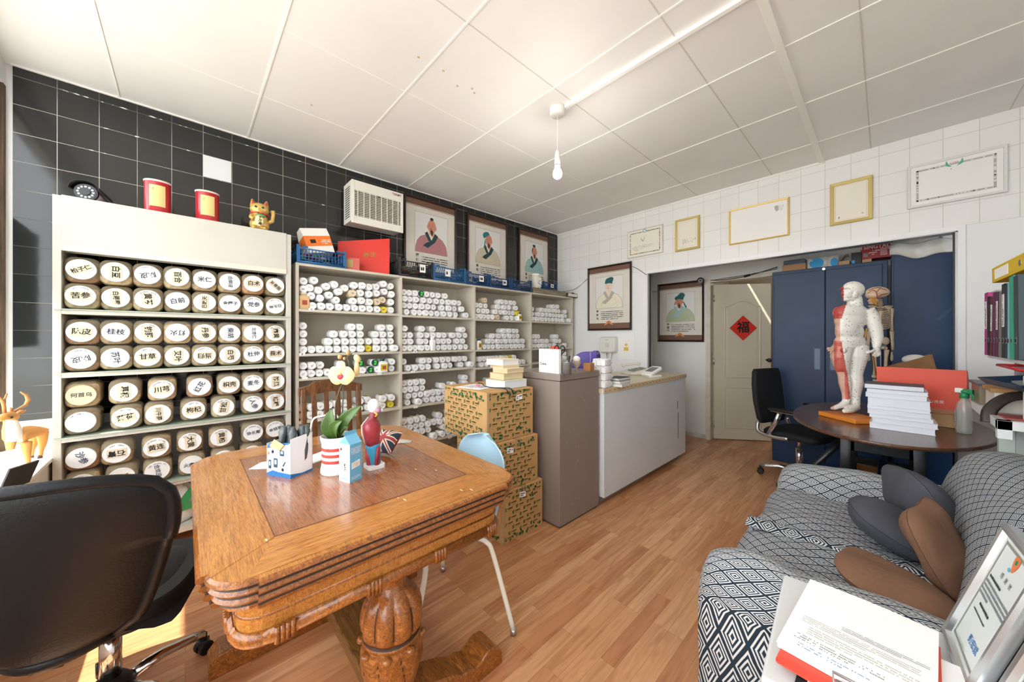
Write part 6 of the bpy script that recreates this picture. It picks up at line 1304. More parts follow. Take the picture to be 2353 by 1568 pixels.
mb=MB(); mb.box((-.05,-.09,0),(.05,.09,.003),tan_); o=mb.obj('envelope',loc=(-1.95,3.2,zk)); o.rotation_euler=(0,0,.4); tag(o,'tan envelope on the counter near the telephone','envelope')
# water heater, notice
t=thing('control_box','rounded white wall control with a round dial above the counter','control',(-2.49,YB-.002,1.205)); mb=MB(); mb.M=FR((0,0,0),(1,0,0),(0,0,1)); mb.rings([[(x,y,z) for x,y in rrect(.235*s_,.21*s_,.035,5)] for s_,z in ((1,0),(1,.05),(.95,.075),(.85,.085))],P('control_white','#e6e6df',.4)); mb.M=I4; mb.obj('casing',t)
mb=MB(); mb.cyl((.01,-.085,-.005),(.01,-.10,-.005),.026,P('dial_white','#dcdcd4',.35),n=24); mb.box((.006,-.112,-.03),(.014,-.10,.02),P('dial_white','')); mb.box((-.02,-.086,.062),(.02,-.0855,.066),grp); mb.obj('dial',t)
mb=MB(); mb.cyl((.03,-.03,-.105),(.03,-.03,-.19),.008,WHITE,n=8); mb.cyl((-.03,-.03,-.105),(-.03,-.03,-.25),.006,STEEL,n=8); mb.obj('pipe',t)
t=thing('wall_notice','plain white sheet with a small yellow emblem taped under the portrait','notice',(-2.256,YB-.002,1.187)); mb=MB(); mb.box((-.12,-.003,-.163),(.12,0,.163),PAPER); mb.obj('sheet',t); mb=MB(); yy=P('emblem_yellow','#ecc255',.6); mb.box((-.033,-.0036,-.055),(.030,-.003,-.01),yy); mb.M=FR((0,-.0036,.02),(1,0,0),(0,0,1)); mb.flat(ellp(0,0,.022,.018,14),0,yy); mb.M=I4; mb.obj('emblem',t)
# second security camera above the door with wires
t=cctv((-1.615,YR-.085,1.985),math.radians(-72),'black bullet security camera at the top corner of the cream door',.95,True)
mb=MB(); mb.tube(smooth([(-1.56,YR-.01,2.03),(-1.35,YR-.04,2.01),(-1.1,YR-.04,2.03),(-.83,YR-.04,2.09)],6,False),.004,BLACKP,6); mb.tube(smooth([(-1.56,YR-.01,2.02),(-1.2,YR-.045,2.035),(-1.0,YR-.045,2.05),(-.83,YR-.045,2.07)],6,False),.003,BLACKP,6); mb.cyl((-1.15,YR-.04,2.02),(-1.09,YR-.04,2.035),.012,BLACKP,n=8); tag(mb.obj('camera_cable'),'black cables with tape running above the cream door to the cupboard','cable')
mb=MB(); mb.tube(smooth([(-2.36,YR-.004,1.96),(-2.3,YR-.006,1.955),(-2.2,YR-.006,1.95)],4,False),.003,BLACKP,6); tag(mb.obj('thin_cable'),'thin cable entering behind the sage-robed portrait','cable')
# =============== on top of the blue cupboards ===============
def sbox(name,x0,x1,y,d,z0,h,m,label,rz=0,cat='box',bev=.002,extra=None):
    t=thing(name,label,cat,((x0+x1)/2,y+d/2,z0),rz); w=x1-x0; mb=MB(); mb.box((-w/2,-d/2,0),(w/2,d/2,h),m); mb.obj('box',t,bevel=bev)
    if extra: mb=MB(); extra(mb,w,d,h); mb.obj('print',t)
    return t
zt=1.9905
sbox('brown_box',-.745,-.555,4.58,.2,zt,.065,P('kraft','#b58a66',.8),'flat brown box at the left on the blue cupboard')
t=sbox('folded_clothes',-.74,-.56,4.60,.18,zt+.066,.05,P('blue_grey_cloth','#6f7d92',.8,bump=.6,bscale=30,var=.5,vscale=25,stretch=(.3,.3,3)),'folded blue-grey plastic wrap lying on the flat brown box',cat='bundle',bev=.012)
def tp(mb,w,d,h):
    mb.M=FR((0,-d/2-.003,h*.5),(1,0,0),(0,0,1)); mb.flat(ellp(-.04,.0,.055,.05,20),.0,P('cyan_print','#1f9ad6',.5)); mb.flat(ellp(.09,-.01,.028,.04,16),.0,P('cyan_print','')); mb.text('N',.03,Matrix.Translation((-.08,.03,.0012)),WHITE,bold=.03); mb.M=I4
t=thing('toilet_roll_pack','plastic-wrapped white and cyan toilet roll pack on the blue cupboard','pack',(-.435,4.66,zt)); mb=MB()
for k in range(3): mb.cyl((-.075+.078*k,-.01,0.0),(-.075+.078*k,-.01,.105),.046,P('wrapped_roll','#e4e2dc',.4,bump=.3,bscale=20),n=20)
mb.obj('rolls',t); mb=MB(); mb.M=Matrix.Translation((0,0,0)); tp(mb,0,.11,.105); mb.obj('print',t)
sbox('open_carton',-.31,-.235,4.58,.14,zt,.04,P('kraft2','#c09a70',.8),'small open kraft carton between toilet rolls and black box'); mb=MB(); mb.grid(lambda u,v:(-.30+.06*u,4.62+.05*v,zt+.042+.07*math.sin(u*2.2)*(1-.3*v)),6,4,P('grey_flap','#a8a593',.7)); tag(mb.obj('card_flap',solid=.002),'curved grey card flap rising from the open kraft carton','card')
sbox('dark_box',-.225,-.155,4.585,.15,zt,.105,P('black_card','#1b1e22',.5),'small black box with a blue corner on the blue cupboard',extra=lambda mb,w,d,h:(mb.box((-w/2+.004,-d/2-.001,.006),(-w/2+.024,-d/2,.035),P('cyan_print','')),))
sbox('card_block',-.152,-.09,4.585,.12,zt,.032,P('kraft2',''),'kraft block tucked under the red beer carton')
def ts(mb,w,d,h):
    mb.text('TSINGTAO',.046,FR((0,-d/2-.001,h-.03),(1,0,0),(0,0,1)),P('carton_white_print','#ead9d2',.6),bold=.02,sx=.9); mb.box((-w/2+.015,-d/2-.0015,.02),(-w/2+.045,-d/2-.0005,.055),P('carton_grey_print','#8d8683',.6)); mb.box((w/2-.065,-d/2-.0015,.02),(w/2-.02,-d/2-.0005,.09),P('carton_pink_print','#c98f92',.6)); scribble(mb,FR((0,-d/2-.001,.055),(1,0,0),(0,0,1)),.09,.05,3,P('carton_white_print',''),.7,5)
t=sbox('beer_carton',-.16,.028,4.60,.16,zt+.034,.135,P('beer_carton_red','#a3252c',.5),'red beer carton with white lettering next to the taller blue cupboard',extra=ts)
bag((.225,4.58,2.058),(.17,.09,.10),P('white_poly_bag','#e3e0d8',.35,bump=.7,bscale=18,var=.08,vscale=9),'crumpled white plastic bag with blue star print on the taller cupboard',11)
mb=MB(); st_=P('star_blue','#2d6f95',.6)
for x,z_,s_ in ((.30,2.115,.022),(.10,2.09,.014)): mb.M=FR((x,4.505,z_),(1,0,0),(0,0,1)); mb.flat([((s_ if k%2==0 else s_*.42)*math.cos(math.pi/2+k*math.pi/5),(s_ if k%2==0 else s_*.42)*math.sin(math.pi/2+k*math.pi/5)) for k in range(10)],0,st_)
mb.M=I4; so_=mb.obj('star_print',bpy.data.objects.get('plastic_bag.002') or None)
if so_.parent: so_.location=-so_.parent.location

# the lip of the white bag hanging down over the cupboard edge
mb=MB(); wpb=MATS['white_poly_bag']
mb.grid(lambda u,v:(.02+.36*u,4.476-.03*math.sin(math.pi*v)-.008*math.sin(u*17),2.10-.13*v*(.55+.45*math.sin(2.4*(1-u)+.5))+.012*math.sin(u*11)),30,10,wpb); o=mb.obj('hanging_lip',bpy.data.objects['plastic_bag.002'],solid=.001); o.location=-o.parent.location
def vp(u,v,D): return O+FW*D+RT*((u-1176.5)/FP*D)+Vector((0,0,(776-v)/FP*D))
# =============== oval table ===============
ovw=woodmat('dark_veneer','#6f4a34','#5e3c29','#45291b',(8,.8,8),5,.28,.4); bkw=P('black_lacquer','#15171a',.35,bump=.1,bscale=40); 
OX,OY,OA,OB,OTZ=-.022,3.50,.468,.80,.74
t=thing('oval_table','oval drop-leaf table with dark veneer top and black legs, carrying anatomy figures','table',(OX,OY,0))
mb=MB(); mb.rings([[((OA+o)*math.cos(a),(OB+o)*math.sin(a),OTZ+z) for a in [2*math.pi*k/72 for k in range(72)]] for o,z in ((-.012,-.022),(-.002,-.018),(0,-.010),(-.003,-.002),(-.006,0))],ovw,cap=(1,1),smooth=False); mb.obj('tabletop',t)
mb=MB(); mb.box((-.14,-.48,.60),(-.11,.48,.718),bkw); mb.box((.11,-.48,.60),(.14,.48,.718),bkw); mb.box((-.14,-.48,.60),(.14,-.455,.718),bkw); mb.box((-.14,.455,.60),(.14,.48,.718),bkw); mb.obj('apron',t,bevel=.003)
for sx in (-1,1):
    for sy in (-1,1):
        mb=MB(); mb.tube([(sx*.15,sy*.46,.70),(sx*.155,sy*.46,.4),(sx*.17,sy*.47,0)],[.038,.032,.024],bkw,4,up=(1,1,0)); mb.obj('leg',t,bevel=.003)
mb=MB(); mb.box((-.02,-.46,.30),(.02,.46,.35),bkw); mb.box((-.15,-.48,.29),(.15,-.44,.34),bkw); mb.box((-.15,.44,.29),(.15,.48,.34),bkw); mb.obj('stretcher',t,bevel=.003)
mb=MB(); mb.tube([(-.12,-.30,.70),(-.30,-.40,.45),(-.31,-.41,.02)],[.028,.026,.02],bkw,4,up=(1,1,0)); mb.obj('gate_leg',t)
# =============== acupuncture figure ===============
S_=4.48; pu=lambda x:1880+x/S_; pv=lambda y:630+y/S_; D0=2.47
fig=thing('acupuncture_figure','tall white anatomical man, half red muscle, standing on an orange base on the oval table','anatomy model',vp(1943,955,D0)-Vector((0,0,vp(1943,955,D0).z-OTZ-.031)))
FO=fig.location.copy()
def fpt(x,y,d=0): return vp(pu(x),pv(y),D0+d)-FO
awm=P('figure_white','#ecebe3',.35); amr=P('figure_muscle','#b23a38',.35,var=.35,vscale=22,stretch=(1,1,.35),var2='#cf7466'); apk=P('figure_pink','#e3b7a3',.35,var=.25,vscale=18)
def dotmat():
    m=bpy.data.materials.new('figure_point_marks'); m.use_nodes=True; n=m.node_tree.nodes; l=m.node_tree.links; b=n['Principled BSDF']
    tc=n.new('ShaderNodeTexCoord'); vo=n.new('ShaderNodeTexVoronoi'); vo.inputs['Scale'].default_value=62; l.new(tc.outputs['Object'],vo.inputs[0])
    lt=n.new('ShaderNodeMath'); lt.operation='LESS_THAN'; lt.inputs[1].default_value=.2; l.new(vo.outputs['Distance'],lt.inputs[0])
    nz=n.new('ShaderNodeTexNoise'); nz.inputs['Scale'].default_value=11; l.new(tc.outputs['Object'],nz.inputs[0]); g=n.new('ShaderNodeMath'); g.operation='GREATER_THAN'; g.inputs[1].default_value=.43; l.new(nz.outputs[0],g.inputs[0])
    mu=n.new('ShaderNodeMath'); mu.operation='MULTIPLY'; l.new(lt.outputs[0],mu.inputs[0]); l.new(g.outputs[0],mu.inputs[1])
    mx=n.new('ShaderNodeMixRGB'); mx.inputs[1].default_value=rgb('#ecebe3'); mx.inputs[2].default_value=rgb('#80857c'); l.new(mu.outputs[0],mx.inputs[0]); l.new(mx.outputs[0],b.inputs['Base Color']); b.inputs['Roughness'].default_value=.35; return m
adm=dotmat()
mb=MB()
def T(pts,rs): mb.tube([fpt(*p) for p in pts],[r/S_/FP*D0 for r in rs],awm,14)
def E(x,y,d,rx,ry,rz): 
    k=D0/S_/FP; rot=Matrix((( RT.x,FW.x,0),(RT.y,FW.y,0),(0,0,1))); mb.ell(fpt(x,y,d),(rx*k,rz*k,ry*k),awm,20,14,rot)
E(358,165,0,100,90,78); E(345,215,-.005,80,72,62); E(300,195,-.01,50,62,48); E(262,200,-.012,22,16,14); E(275,238,-.012,26,12,20); E(290,262,-.01,36,20,28); E(258,150,-.01,24,12,36)
E(392,205,-.048,20,34,8)
T([(375,240),(375,330)],[58,66]); 
E(340,400,0,160,95,85); E(275,400,-.0,80,80,62); E(330,480,0,150,110,88); E(322,600,0,135,110,80); E(300,560,-.01,110,120,75); E(325,700,0,150,90,86); E(380,720,.02,100,90,80)
E(225,385,.03,62,55,60)
T([(500,370,-.02),(545,430,-.03),(590,560,-.045),(610,660,-.05),(600,760,-.055)],[62,60,54,46,30])
E(600,790,-.058,34,36,24)
for i,(x,y) in enumerate(((575,845),(598,858),(622,855),(642,838))): T([(595+8*i-10,800,-.058),(x,y-18,-.064),(x-12,y-6,-.075)],[13,12,9])
T([(580,780,-.06),(545,800,-.07),(512,812,-.075)],[14,12,8])
T([(205,390,.02),(222,500,.08),(225,640,.09),(165,755,.03)],[48,42,30,20])
E(140,775,-.015,26,28,18)
for y,x in ((758,90),(772,84),(815,112),(790,95)): T([(135,775,-.018),(x+15,y,-.02),(x,y+4,-.02)],[9,8,5])
T([(390,740,0),(395,850,-.005),(385,960,0),(378,1030,0),(380,1130,.0),(378,1260,.0),(378,1350,.0)],[98,92,72,62,68,44,44])
T([(250,750,0),(228,860,0),(245,970,0),(262,1040,0),(275,1120,0),(290,1240,0),(290,1310,0)],[88,82,60,48,52,36,34])
T([(378,1365,.0),(340,1395,-.03),(290,1408,-.055),(262,1412,-.065)],[44,36,28,18])
T([(378,1360,.02),(410,1385,.025)],[40,28])
T([(290,1320,.0),(235,1355,-.01),(165,1380,-.02),(135,1385,-.024)],[36,28,22,13])
for i in range(5): T([(300-14*i+60,1408,-.06+.006*i),(265+22*i,1425+i*1.5,-.085+.007*i)],[11,9])
E(262,785,-.06,24,28,22)
kk=D0/S_/FP
def figmat(c):
    # back to crop pixels in the figure's own sideways axis
    q=c+FO-O; D=q.dot(FW); X_=(1176.5+FP*q.dot(RT)/D-1880)*S_; Y_=(776-FP*q.z/D-630)*S_
    if Y_<120 and X_<262: return 2
    if Y_<285: return 1 if X_<262 else 0
    if Y_<460: return 1 if X_<300-(Y_-285)*.33 else 0
    if Y_<690: return 2 if X_<225+(Y_-460)*.02 and X_>120 else (2 if X_<=120 else 0)
    if X_<165: return 2
    if Y_<1010: return 1 if X_<240+(Y_-690)*.17 else 0
    if Y_<1290: return (1 if X_>275 and X_<325 else 2) if X_<330 and X_<300+(Y_-1010)*.12 else 0
    return 0
remesh(mb,.0042,7,figmat,'body',fig,mats=(adm,amr,apk))
mb=MB(); P0=(onz(.77,1880,945),onz(.77,1965,965),onz(.77,1993,950)); obs=P('orange_base','#d9822f',.4)
c_=P0[1]; ex=(P0[0]-P0[1]); ex.z=0; Lx_=ex.length; ex.normalize(); ey=Vector((-ex.y,ex.x,0)); ey=ey if ey.dot(FW)>0 else -ey
q=[c_,c_+ex*Lx_,c_+ex*Lx_+ey*.20,c_+ey*.20]; mb.rings([[p-FO+Vector((0,0,-p.z+z_)) for p in q] for z_ in (OTZ+.001,OTZ+.031)],obs,smooth=False); mb.obj('base',fig,bevel=.004)
# =============== skeleton ===============
D1=2.86; sk=thing('skeleton_model','half-size model skeleton with a painted brain on a metal pole behind the white figure','anatomy model',Vector((vp(2024,940,D1).x,vp(2024,940,D1).y,OTZ+.0005))); SO=sk.location.copy()
def spt(x,y,d=0): return vp(pu(x),pv(y),D1+d)-SO
ks=D1/S_/FP; bone=P('bone_plastic','#e3cdb2',.45,var=.12,vscale=20); brn=P('brain_peach','#f3d6b8',.4,var=.15,vscale=25); nrv=P('nerve_yellow','#dda83c',.4); ves=P('vessel_red','#a8583c',.5)
def ST(mb,pts,rs,m=bone,n=8): mb.tube([spt(*p) for p in pts],[r*ks for r in rs],m,n)
rotv=Matrix(((RT.x,FW.x,0),(RT.y,FW.y,0),(0,0,1)))
def SE(mb,x,y,d,rx,ry,rz,m): mb.ell(spt(x,y,d),(rx*ks,rz*ks,ry*ks),m,18,12,rotv)
mb=MB(); SE(mb,610,190,0,106,60,72,brn); SE(mb,560,215,-.01,52,42,60,brn); mb.obj('brain',sk)
mb=MB(); 
for pts in ([(510,200,-.075),(560,165,-.085),(600,190,-.09),(608,245,-.07)],[(600,190,-.09),(640,150,-.08),(700,165,-.06)],[(520,170,-.08),(580,145,-.08),(650,140,-.075)],[(608,245,-.075),(650,215,-.08),(712,200,-.05)]): ST(mb,smooth([tuple(p) for p in pts],4,False),[3.5]*len(smooth([tuple(p) for p in pts],4,False)),ves,6)
mb.obj('vessels',sk)
mb=MB(); SE(mb,565,275,-.03,40,28,40,P('jaw_pink','#e5b7a0',.45)); SE(mb,560,300,-.03,30,16,30,bone); mb.obj('jaw',sk)
mb=MB()
for k in range(7): ST(mb,smooth([(540+8*k,245,-.06),(560+6*k,280+5*k,-.075),(600+5*k,330,-.05)],3,False),[5]*7,nrv,6)
mb.obj('nerves',sk)
mb=MB()
for k in range(7): SE(mb,628+1.5*k,262+13*k,.01,26,7,24,bone)
for k in range(12): SE(mb,636+6*math.sin(k*.28)*1.2,350+17*k,.02,22,8,24,bone); SE(mb,655+6*math.sin(k*.28),352+17*k,.05,10,5,10,bone)
for k in range(5): SE(mb,640,556+19*k,.015,26,8,28,bone)
mb.obj('spine',sk)
for k in range(10):
    y=352+19.5*k; w_=62+38*math.sin((k+1)/11*math.pi*.8)
    for s in (1,-1):
        mb=MB(); pts=smooth([(640,y,.03),(640+s*w_*.55,y+2,.045),(640+s*w_,y+16,0),(640+s*w_*.8,y+34,-.075),(640+s*w_*.25,y+36,-.10)],4,False); ST(mb,pts,[6]*len(pts),bone,6); mb.obj('rib',sk)
mb=MB(); ST(mb,[(640,385,-.10),(640,520,-.105)],[12,9]); mb.obj('sternum',sk)
for s in (1,-1):
    mb=MB(); mb.rings([[spt(640+s*45,335,.05),spt(640+s*118,335,.04),spt(640+s*100,440,.05)],[spt(640+s*45,335,.058),spt(640+s*118,335,.048),spt(640+s*100,440,.058)]],bone,smooth=False); ST(mb,[(640+s*20,345,-.05),(640+s*75,328,-.02),(640+s*125,332,.0)],[5,6,7]); mb.obj('shoulder_blade',sk)
    mb=MB(); ST(mb,[(640+s*120,355,0),(640+s*118,470,0),(640+s*116,585,0)],[15,9,14]); ST(mb,[(640+s*112,590,-.005),(640+s*118,690,-.01),(640+s*126,785,-.015)],[13,8,9]); ST(mb,[(640+s*128,590,.005),(640+s*130,690,.0),(640+s*132,785,-.008)],[9,7,8]); mb.obj('arm_bone',sk)
    mb=MB()
    for j in range(4): ST(mb,[(640+s*(118),800,-.012+.006*j),(640+s*(112+5*j),850,-.016+.007*j),(640+s*(106+7*j),900-8*abs(j-1.5),-.02+.007*j)],[5,5,3])
    mb.obj('hand_bones',sk)
    mb=MB(); SE(mb,640+s*52,690,.02,42,42,20,bone); ST(mb,[(640+s*40,740,-.02),(640+s*18,765,-.05)],[14,12]); mb.obj('hip_bone',sk)
    mb=MB(); SE(mb,640+s*50,765,0,18,18,18,bone); ST(mb,[(640+s*66,780,0),(640+s*58,860,0),(640+s*52,980,0),(640+s*50,1050,0)],[20,14,14,24]); SE(mb,640+s*62,1055,0,20,20,22,bone); SE(mb,640+s*36,1055,0,20,20,22,bone); ST(mb,[(640+s*48,1085,0),(640+s*48,1220,0),(640+s*48,1300,0)],[22,12,14]); ST(mb,[(640+s*48,1305,0),(640+s*50,1318,-.06)],[12,8]); mb.obj('leg_bone',sk)
mb=MB(); ST(mb,[(640,560,.03),(648,1335,.02)],[5,5],STEEL); c=spt(648,1335,.02); mb.lathe([(.08,0),(.078,.012),(.01,.016)],STEEL,28,(c.x,c.y,0)); mb.obj('stand_pole',sk)
mb=MB(); SE(mb,652,745,-.03,26,14,20,P('joint_blue','#3d88a8',.4)); mb.obj('blue_ligament',sk)
mb=MB(); ST(mb,smooth([(560,790,-.03),(575,900,-.03),(600,1040,-.03)],4,False),[4]*9,ves); ST(mb,smooth([(550,790,-.035),(568,900,-.035),(590,1050,-.035)],4,False),[4]*9,nrv); ST(mb,smooth([(500,560,-.04),(480,700,-.04),(490,880,-.04)],4,False),[7]*9,nrv); mb.obj('vessel_cords',sk)
# =============== stack of white books ===============
bkA=onz(OTZ,2000,985); bkB=onz(OTZ,2155,1006); ex=(bkB-bkA).normalized(); rzb=math.atan2(ex.y,ex.x); ang0=rzb
hts=[.036,.030,.022,.030,.018,.050,.028,.022,.030]; z=OTZ+.001; wb_=P('book_fore_edge','#e6e9f2',.8,bump=.25,bscale=200,stretch=(1,1,12)); wcv=P('white_book_cover','#e9ecf3',.5); dcv=P('dark_book_cover','#4a4f5c',.5)
nn=['lowest','second from bottom','third from bottom','fourth from bottom','fifth from bottom','sixth from bottom','third from top','second from top','topmost']
for i,h in enumerate(hts):
    cx=(bkA+bkB)/2+Vector((-ex.y,ex.x,0))*.125-ex*(.035*i/8+ R.uniform(-.008,.008)); 
    top=i==8
    lb='dark-covered thin book lying topmost on the white book stack' if top else f'thick white-edged book, {nn[i]} in the stack on the oval table'
    b_=book(cx.x,cx.y,z,.262-.002*i,.20,h,rzb+R.uniform(-.05,.05),dcv if top else wcv,wb_,lb,group='white books stacked on the oval table'); z+=h+.0008
# folded red board and box behind
t=thing('red_board','folded orange-red card with white lettering standing behind the book stack','board',(.145,3.45,OTZ+.001),rzb-.06); orr=P('orange_red_card','#e2533a',.5,var=.04,vscale=4)
mb=MB(); mb.box((-.19,.0,.11),(.185,.008,.36),orr); mb.text('用心良医',.021,FR((.06,-.0006,.155),(1,0,0),(0,0,1)),WHITE); mb.obj('front_panel',t)
mb=MB(); mb.rings([[(.186,.008,0),(.20,.16,0),(.2,.16,.12),(.19,.06,.34),(.186,.008,.36)],[(.189,.008,0),(.203,.16,0),(.203,.16,.12),(.193,.06,.34),(.189,.008,.36)]],orr,smooth=False); mb.obj('side_flap',t)
mb=MB(); mb.box((-.17,.012,0),(.175,.16,.10),P('pale_kraft_box','#d0aa7a',.75)); mb.box((-.19,-.004,.085),(.185,.165,.112),P('pale_kraft_lid','#c08a6a',.75)); mb.obj('box',t,bevel=.002)
t=thing('paper_bag','crumpled brown paper bag with white tissue behind the red board','bag',(.17,4.02,OTZ+.042)); mb=MB(); kb=P('brown_paper','#a5794f',.8,bump=.8,bscale=14,var=.25,vscale=8)
mb.M=Matrix.Rotation(-.25,4,'Y'); mb.rings([[(x*(1+.04*math.sin(9*x+20*z_)),y,z_+.2*x*(1 if z_>.13 else 0)) for x,y in rrect(.30,.14,.02,3)] for z_ in (0,.12,.24,.34)],kb,cap=(1,0),smooth=False); mb.M=I4; mb.obj('bag',t,solid=.002)
mb=MB(); mb.ell((-.02,0,.35),(.07,.05,.04),P('white_tissue','#e9e8e4',.7,bump=.8,bscale=22),14,10); mb.obj('tissue',t)
# spray bottle
sp_=onz(OTZ,2217,998); t=thing('spray_bottle','clear spray bottle with a green and white trigger at the edge of the oval table','bottle',(sp_.x,sp_.y+.02,OTZ+.0005),math.radians(150)); clr=P('clear_pet','#cfd6d0',.06,alpha=.38,spec=.8)
mb=MB(); mb.lathe([(.030,0),(.034,.006),(.034,.03),(.030,.06),(.033,.11),(.034,.145),(.026,.18),(.014,.20),(.013,.215)],clr,28); mb.obj('bottle_body',t)
mb=MB(); mb.cyl((0,0,.004),(0,0,.2),.003,P('dip_tube','#e6e6e2',.4),n=8); mb.obj('dip_tube',t)
mb=MB(); mb.cyl((0,0,.205),(0,0,.235),.018,GREENP); mb.ell((.0,0,.245),(.020,.014,.016),GREENP); mb.box((-.035,-.010,.236),(.030,.010,.258),GREENP); mb.tube([(-.022,0,.24),(-.036,0,.225),(-.034,0,.20)],.007,GREENP,8); mb.obj('trigger',t,bevel=.002)
mb=MB(); mb.box((.0,-.012,.235),(.035,.012,.262),WHITE); mb.obj('spray_head',t,bevel=.004)
mb=MB(); 
for k in range(8):
    a0,a1=-.8+.2*k,-.6+.2*k
    for w_,m_,za,zb in ((.0345,PAPER,.04,.135),):
        f_=lambda a:(w_*math.cos(a),w_*math.sin(a)); mb.poly([(*f_(a0),za),(*f_(a1),za),(*f_(a1),zb),(*f_(a0),zb)],m_)
for zz in (.06,.075,.09,.105): mb.box((.0335,-.012,zz),(.0352,.012,zz+.002),navy)
mb.obj('label',t)
# =============== far black office chair ===============
fb=P('black_upholstery','#0f1114',.75,bump=.2,bscale=120); ch2=thing('office_chair','black fabric office chair with polished metal arms at the oval table','chair',(-.53,4.02,0),math.radians(-20))
office_base(ch2,5,.29,math.radians(200),P('polished_aluminium','#cfd1d2',.2,.95),lift=.41)
mb=MB(); mb.rings([[(x+.02,y,z_) for x,y in rrect(.44*s_,.46*s_,.08,5)] for s_,z_ in ((.86,.41),(1,.425),(1,.455),(.92,.475))],fb); mb.obj('seat',ch2)
mb=MB(); mb.rings([[(x-.235-(z_-.5)*.12-.03*math.cos((z_-.7)*3)+.03,y,z_) for x,y in rrect(.05*a,.42*w_,.022*a,4)] for a,w_,z_ in ((.7,.80,.50),(1,.92,.54),(1,1,.70),(1,.98,.85),(1,.9,.97),(.6,.82,1.0))],fb); mb.obj('backrest',ch2)
for s in (-1,1):
    mb=MB(); al=MATS['polished_aluminium']; mb.tube(smooth([(-.22,s*.22,.52),(-.20,s*.25,.44),(-.08,s*.255,.42),(.05,s*.25,.43)],4,False),.016,al,8); mb.tube([(-.11,s*.255,.43),(-.04,s*.262,.56),(-.01,s*.262,.655)],[.020,.022,.02],al,8,flat=.6); mb.obj('arm_bracket',ch2)
    mb=MB(); mb.rings([[(x+.02,y+s*.262,z_) for x,y in rrect(.25*s_,.075*s_,.034*s_,5)] for s_,z_ in ((.85,.655),(1,.665),(1,.675),(.85,.682))],BLACKP if s<0 else BLACKP); mb.rings([[(x+.02,y+s*.262,z_) for x,y in rrect(.21,.05,.02,4)] for z_ in (.648,.656)],al); mb.obj('armrest',ch2)
mb=MB(); mb.box((-.12,-.08,.385),(.12,.08,.41),al); mb.obj('tilt_plate',ch2,bevel=.004)
# =============== things on the floor behind the sofa ===============
t=thing('taped_box','small cardboard box with green tape on the floor behind the sofa arm','box',(-.36,3.56,0),math.radians(4)); mb=MB(); mb.box((-.13,-.12,0),(.13,.12,.235),pcard); mb.box((-.145,-.13,.235),(.13,.12,.239),pcard); mb.obj('box',t,bevel=.002)
mb=MB(); gt=P('green_tape','#1f8a35',.35); mb.box((.02,-.131,.2392),(.10,.125,.2402),gt); mb.box((.02,-.1215,.10),(.10,-.1205,.235),gt)
for k in range(10): mb.box((-.12+.03*(k%4),-.1209,.03+.045*(k//4)),(-.10+.03*(k%4),-.1203,.06+.045*(k//4)),pgreen)
mb.obj('tape',t)
bag((-.27,2.84,.0),(.08,.07,.34),P('grey_cling_bag','#5c6064',.25,bump=.8,bscale=25,alpha=.85,var=.4,vscale=30),'crumpled grey plastic bag wedged between the taped box and sofa arm',21)
t=thing('open_carton','open brown carton on the floor under the oval table','box',(-.10,4.22,0),.3); mb=MB(); 
for a,b_ in (((-.15,-.12,0),(.15,-.117,.20)),((-.15,.117,0),(.15,.12,.20)),((-.15,-.12,0),(-.147,.12,.20)),((.147,-.12,0),(.15,.12,.20)),((-.15,-.12,0),(.15,.12,.004))): mb.box(a,b_,CARD)
mb.rings([[(-.15,-.12,.20),(.15,-.12,.20),(.16,-.20,.26),(-.13,-.20,.27)],[(-.15,-.12,.203),(.15,-.12,.203),(.16,-.20,.263),(-.13,-.20,.273)]],CARD,smooth=False); mb.obj('box',t)
t=thing('backpack','dark green-grey backpack on the floor between sofa and oval table','bag',(.06,2.835,0)); bpk=P('backpack_fabric','#3d423f',.85,bump=.3,bscale=60); mb=MB(); mb.ell((0,0,.18),(.18,.09,.18),bpk,24,14); mb.obj('body',t); mb=MB(); mb.tube(smooth([(-.10,0,.34),(-.06,-.02,.42),(.06,-.02,.42),(.10,0,.34)],5,False),.011,bpk,8); mb.obj('handle',t)
t=thing('desk_fan','white wire-caged desk fan lying behind the backpack','fan',(.22,3.35,0)); mb=MB()
for k in range(28):
    a=2*math.pi*k/28; mb.tube([(.02*math.cos(a),-.03,.25+.02*math.sin(a)),(.10*math.cos(a),-.045,.25+.10*math.sin(a)),(.15*math.cos(a),0,.25+.15*math.sin(a))],.0022,WHITE,4)
for r_ in (.05,.10,.15): mb.tube([(r_*math.cos(a),-.045 if r_<.12 else 0,.25+r_*math.sin(a)) for a in [2*math.pi*j/32 for j in range(33)]],.003,WHITE,4)
mb.obj('cage',t); mb=MB(); mb.cyl((0,0,.10),(0,0,.02),.02,WHITE); mb.lathe([(.09,0),(.09,.012),(.03,.025)],WHITE,24); mb.cyl((0,.0,.25),(0,.08,.25),.05,WHITE); mb.tube([(0,.04,.24),(0,.02,.09)],.015,WHITE,8); mb.obj('stand',t)
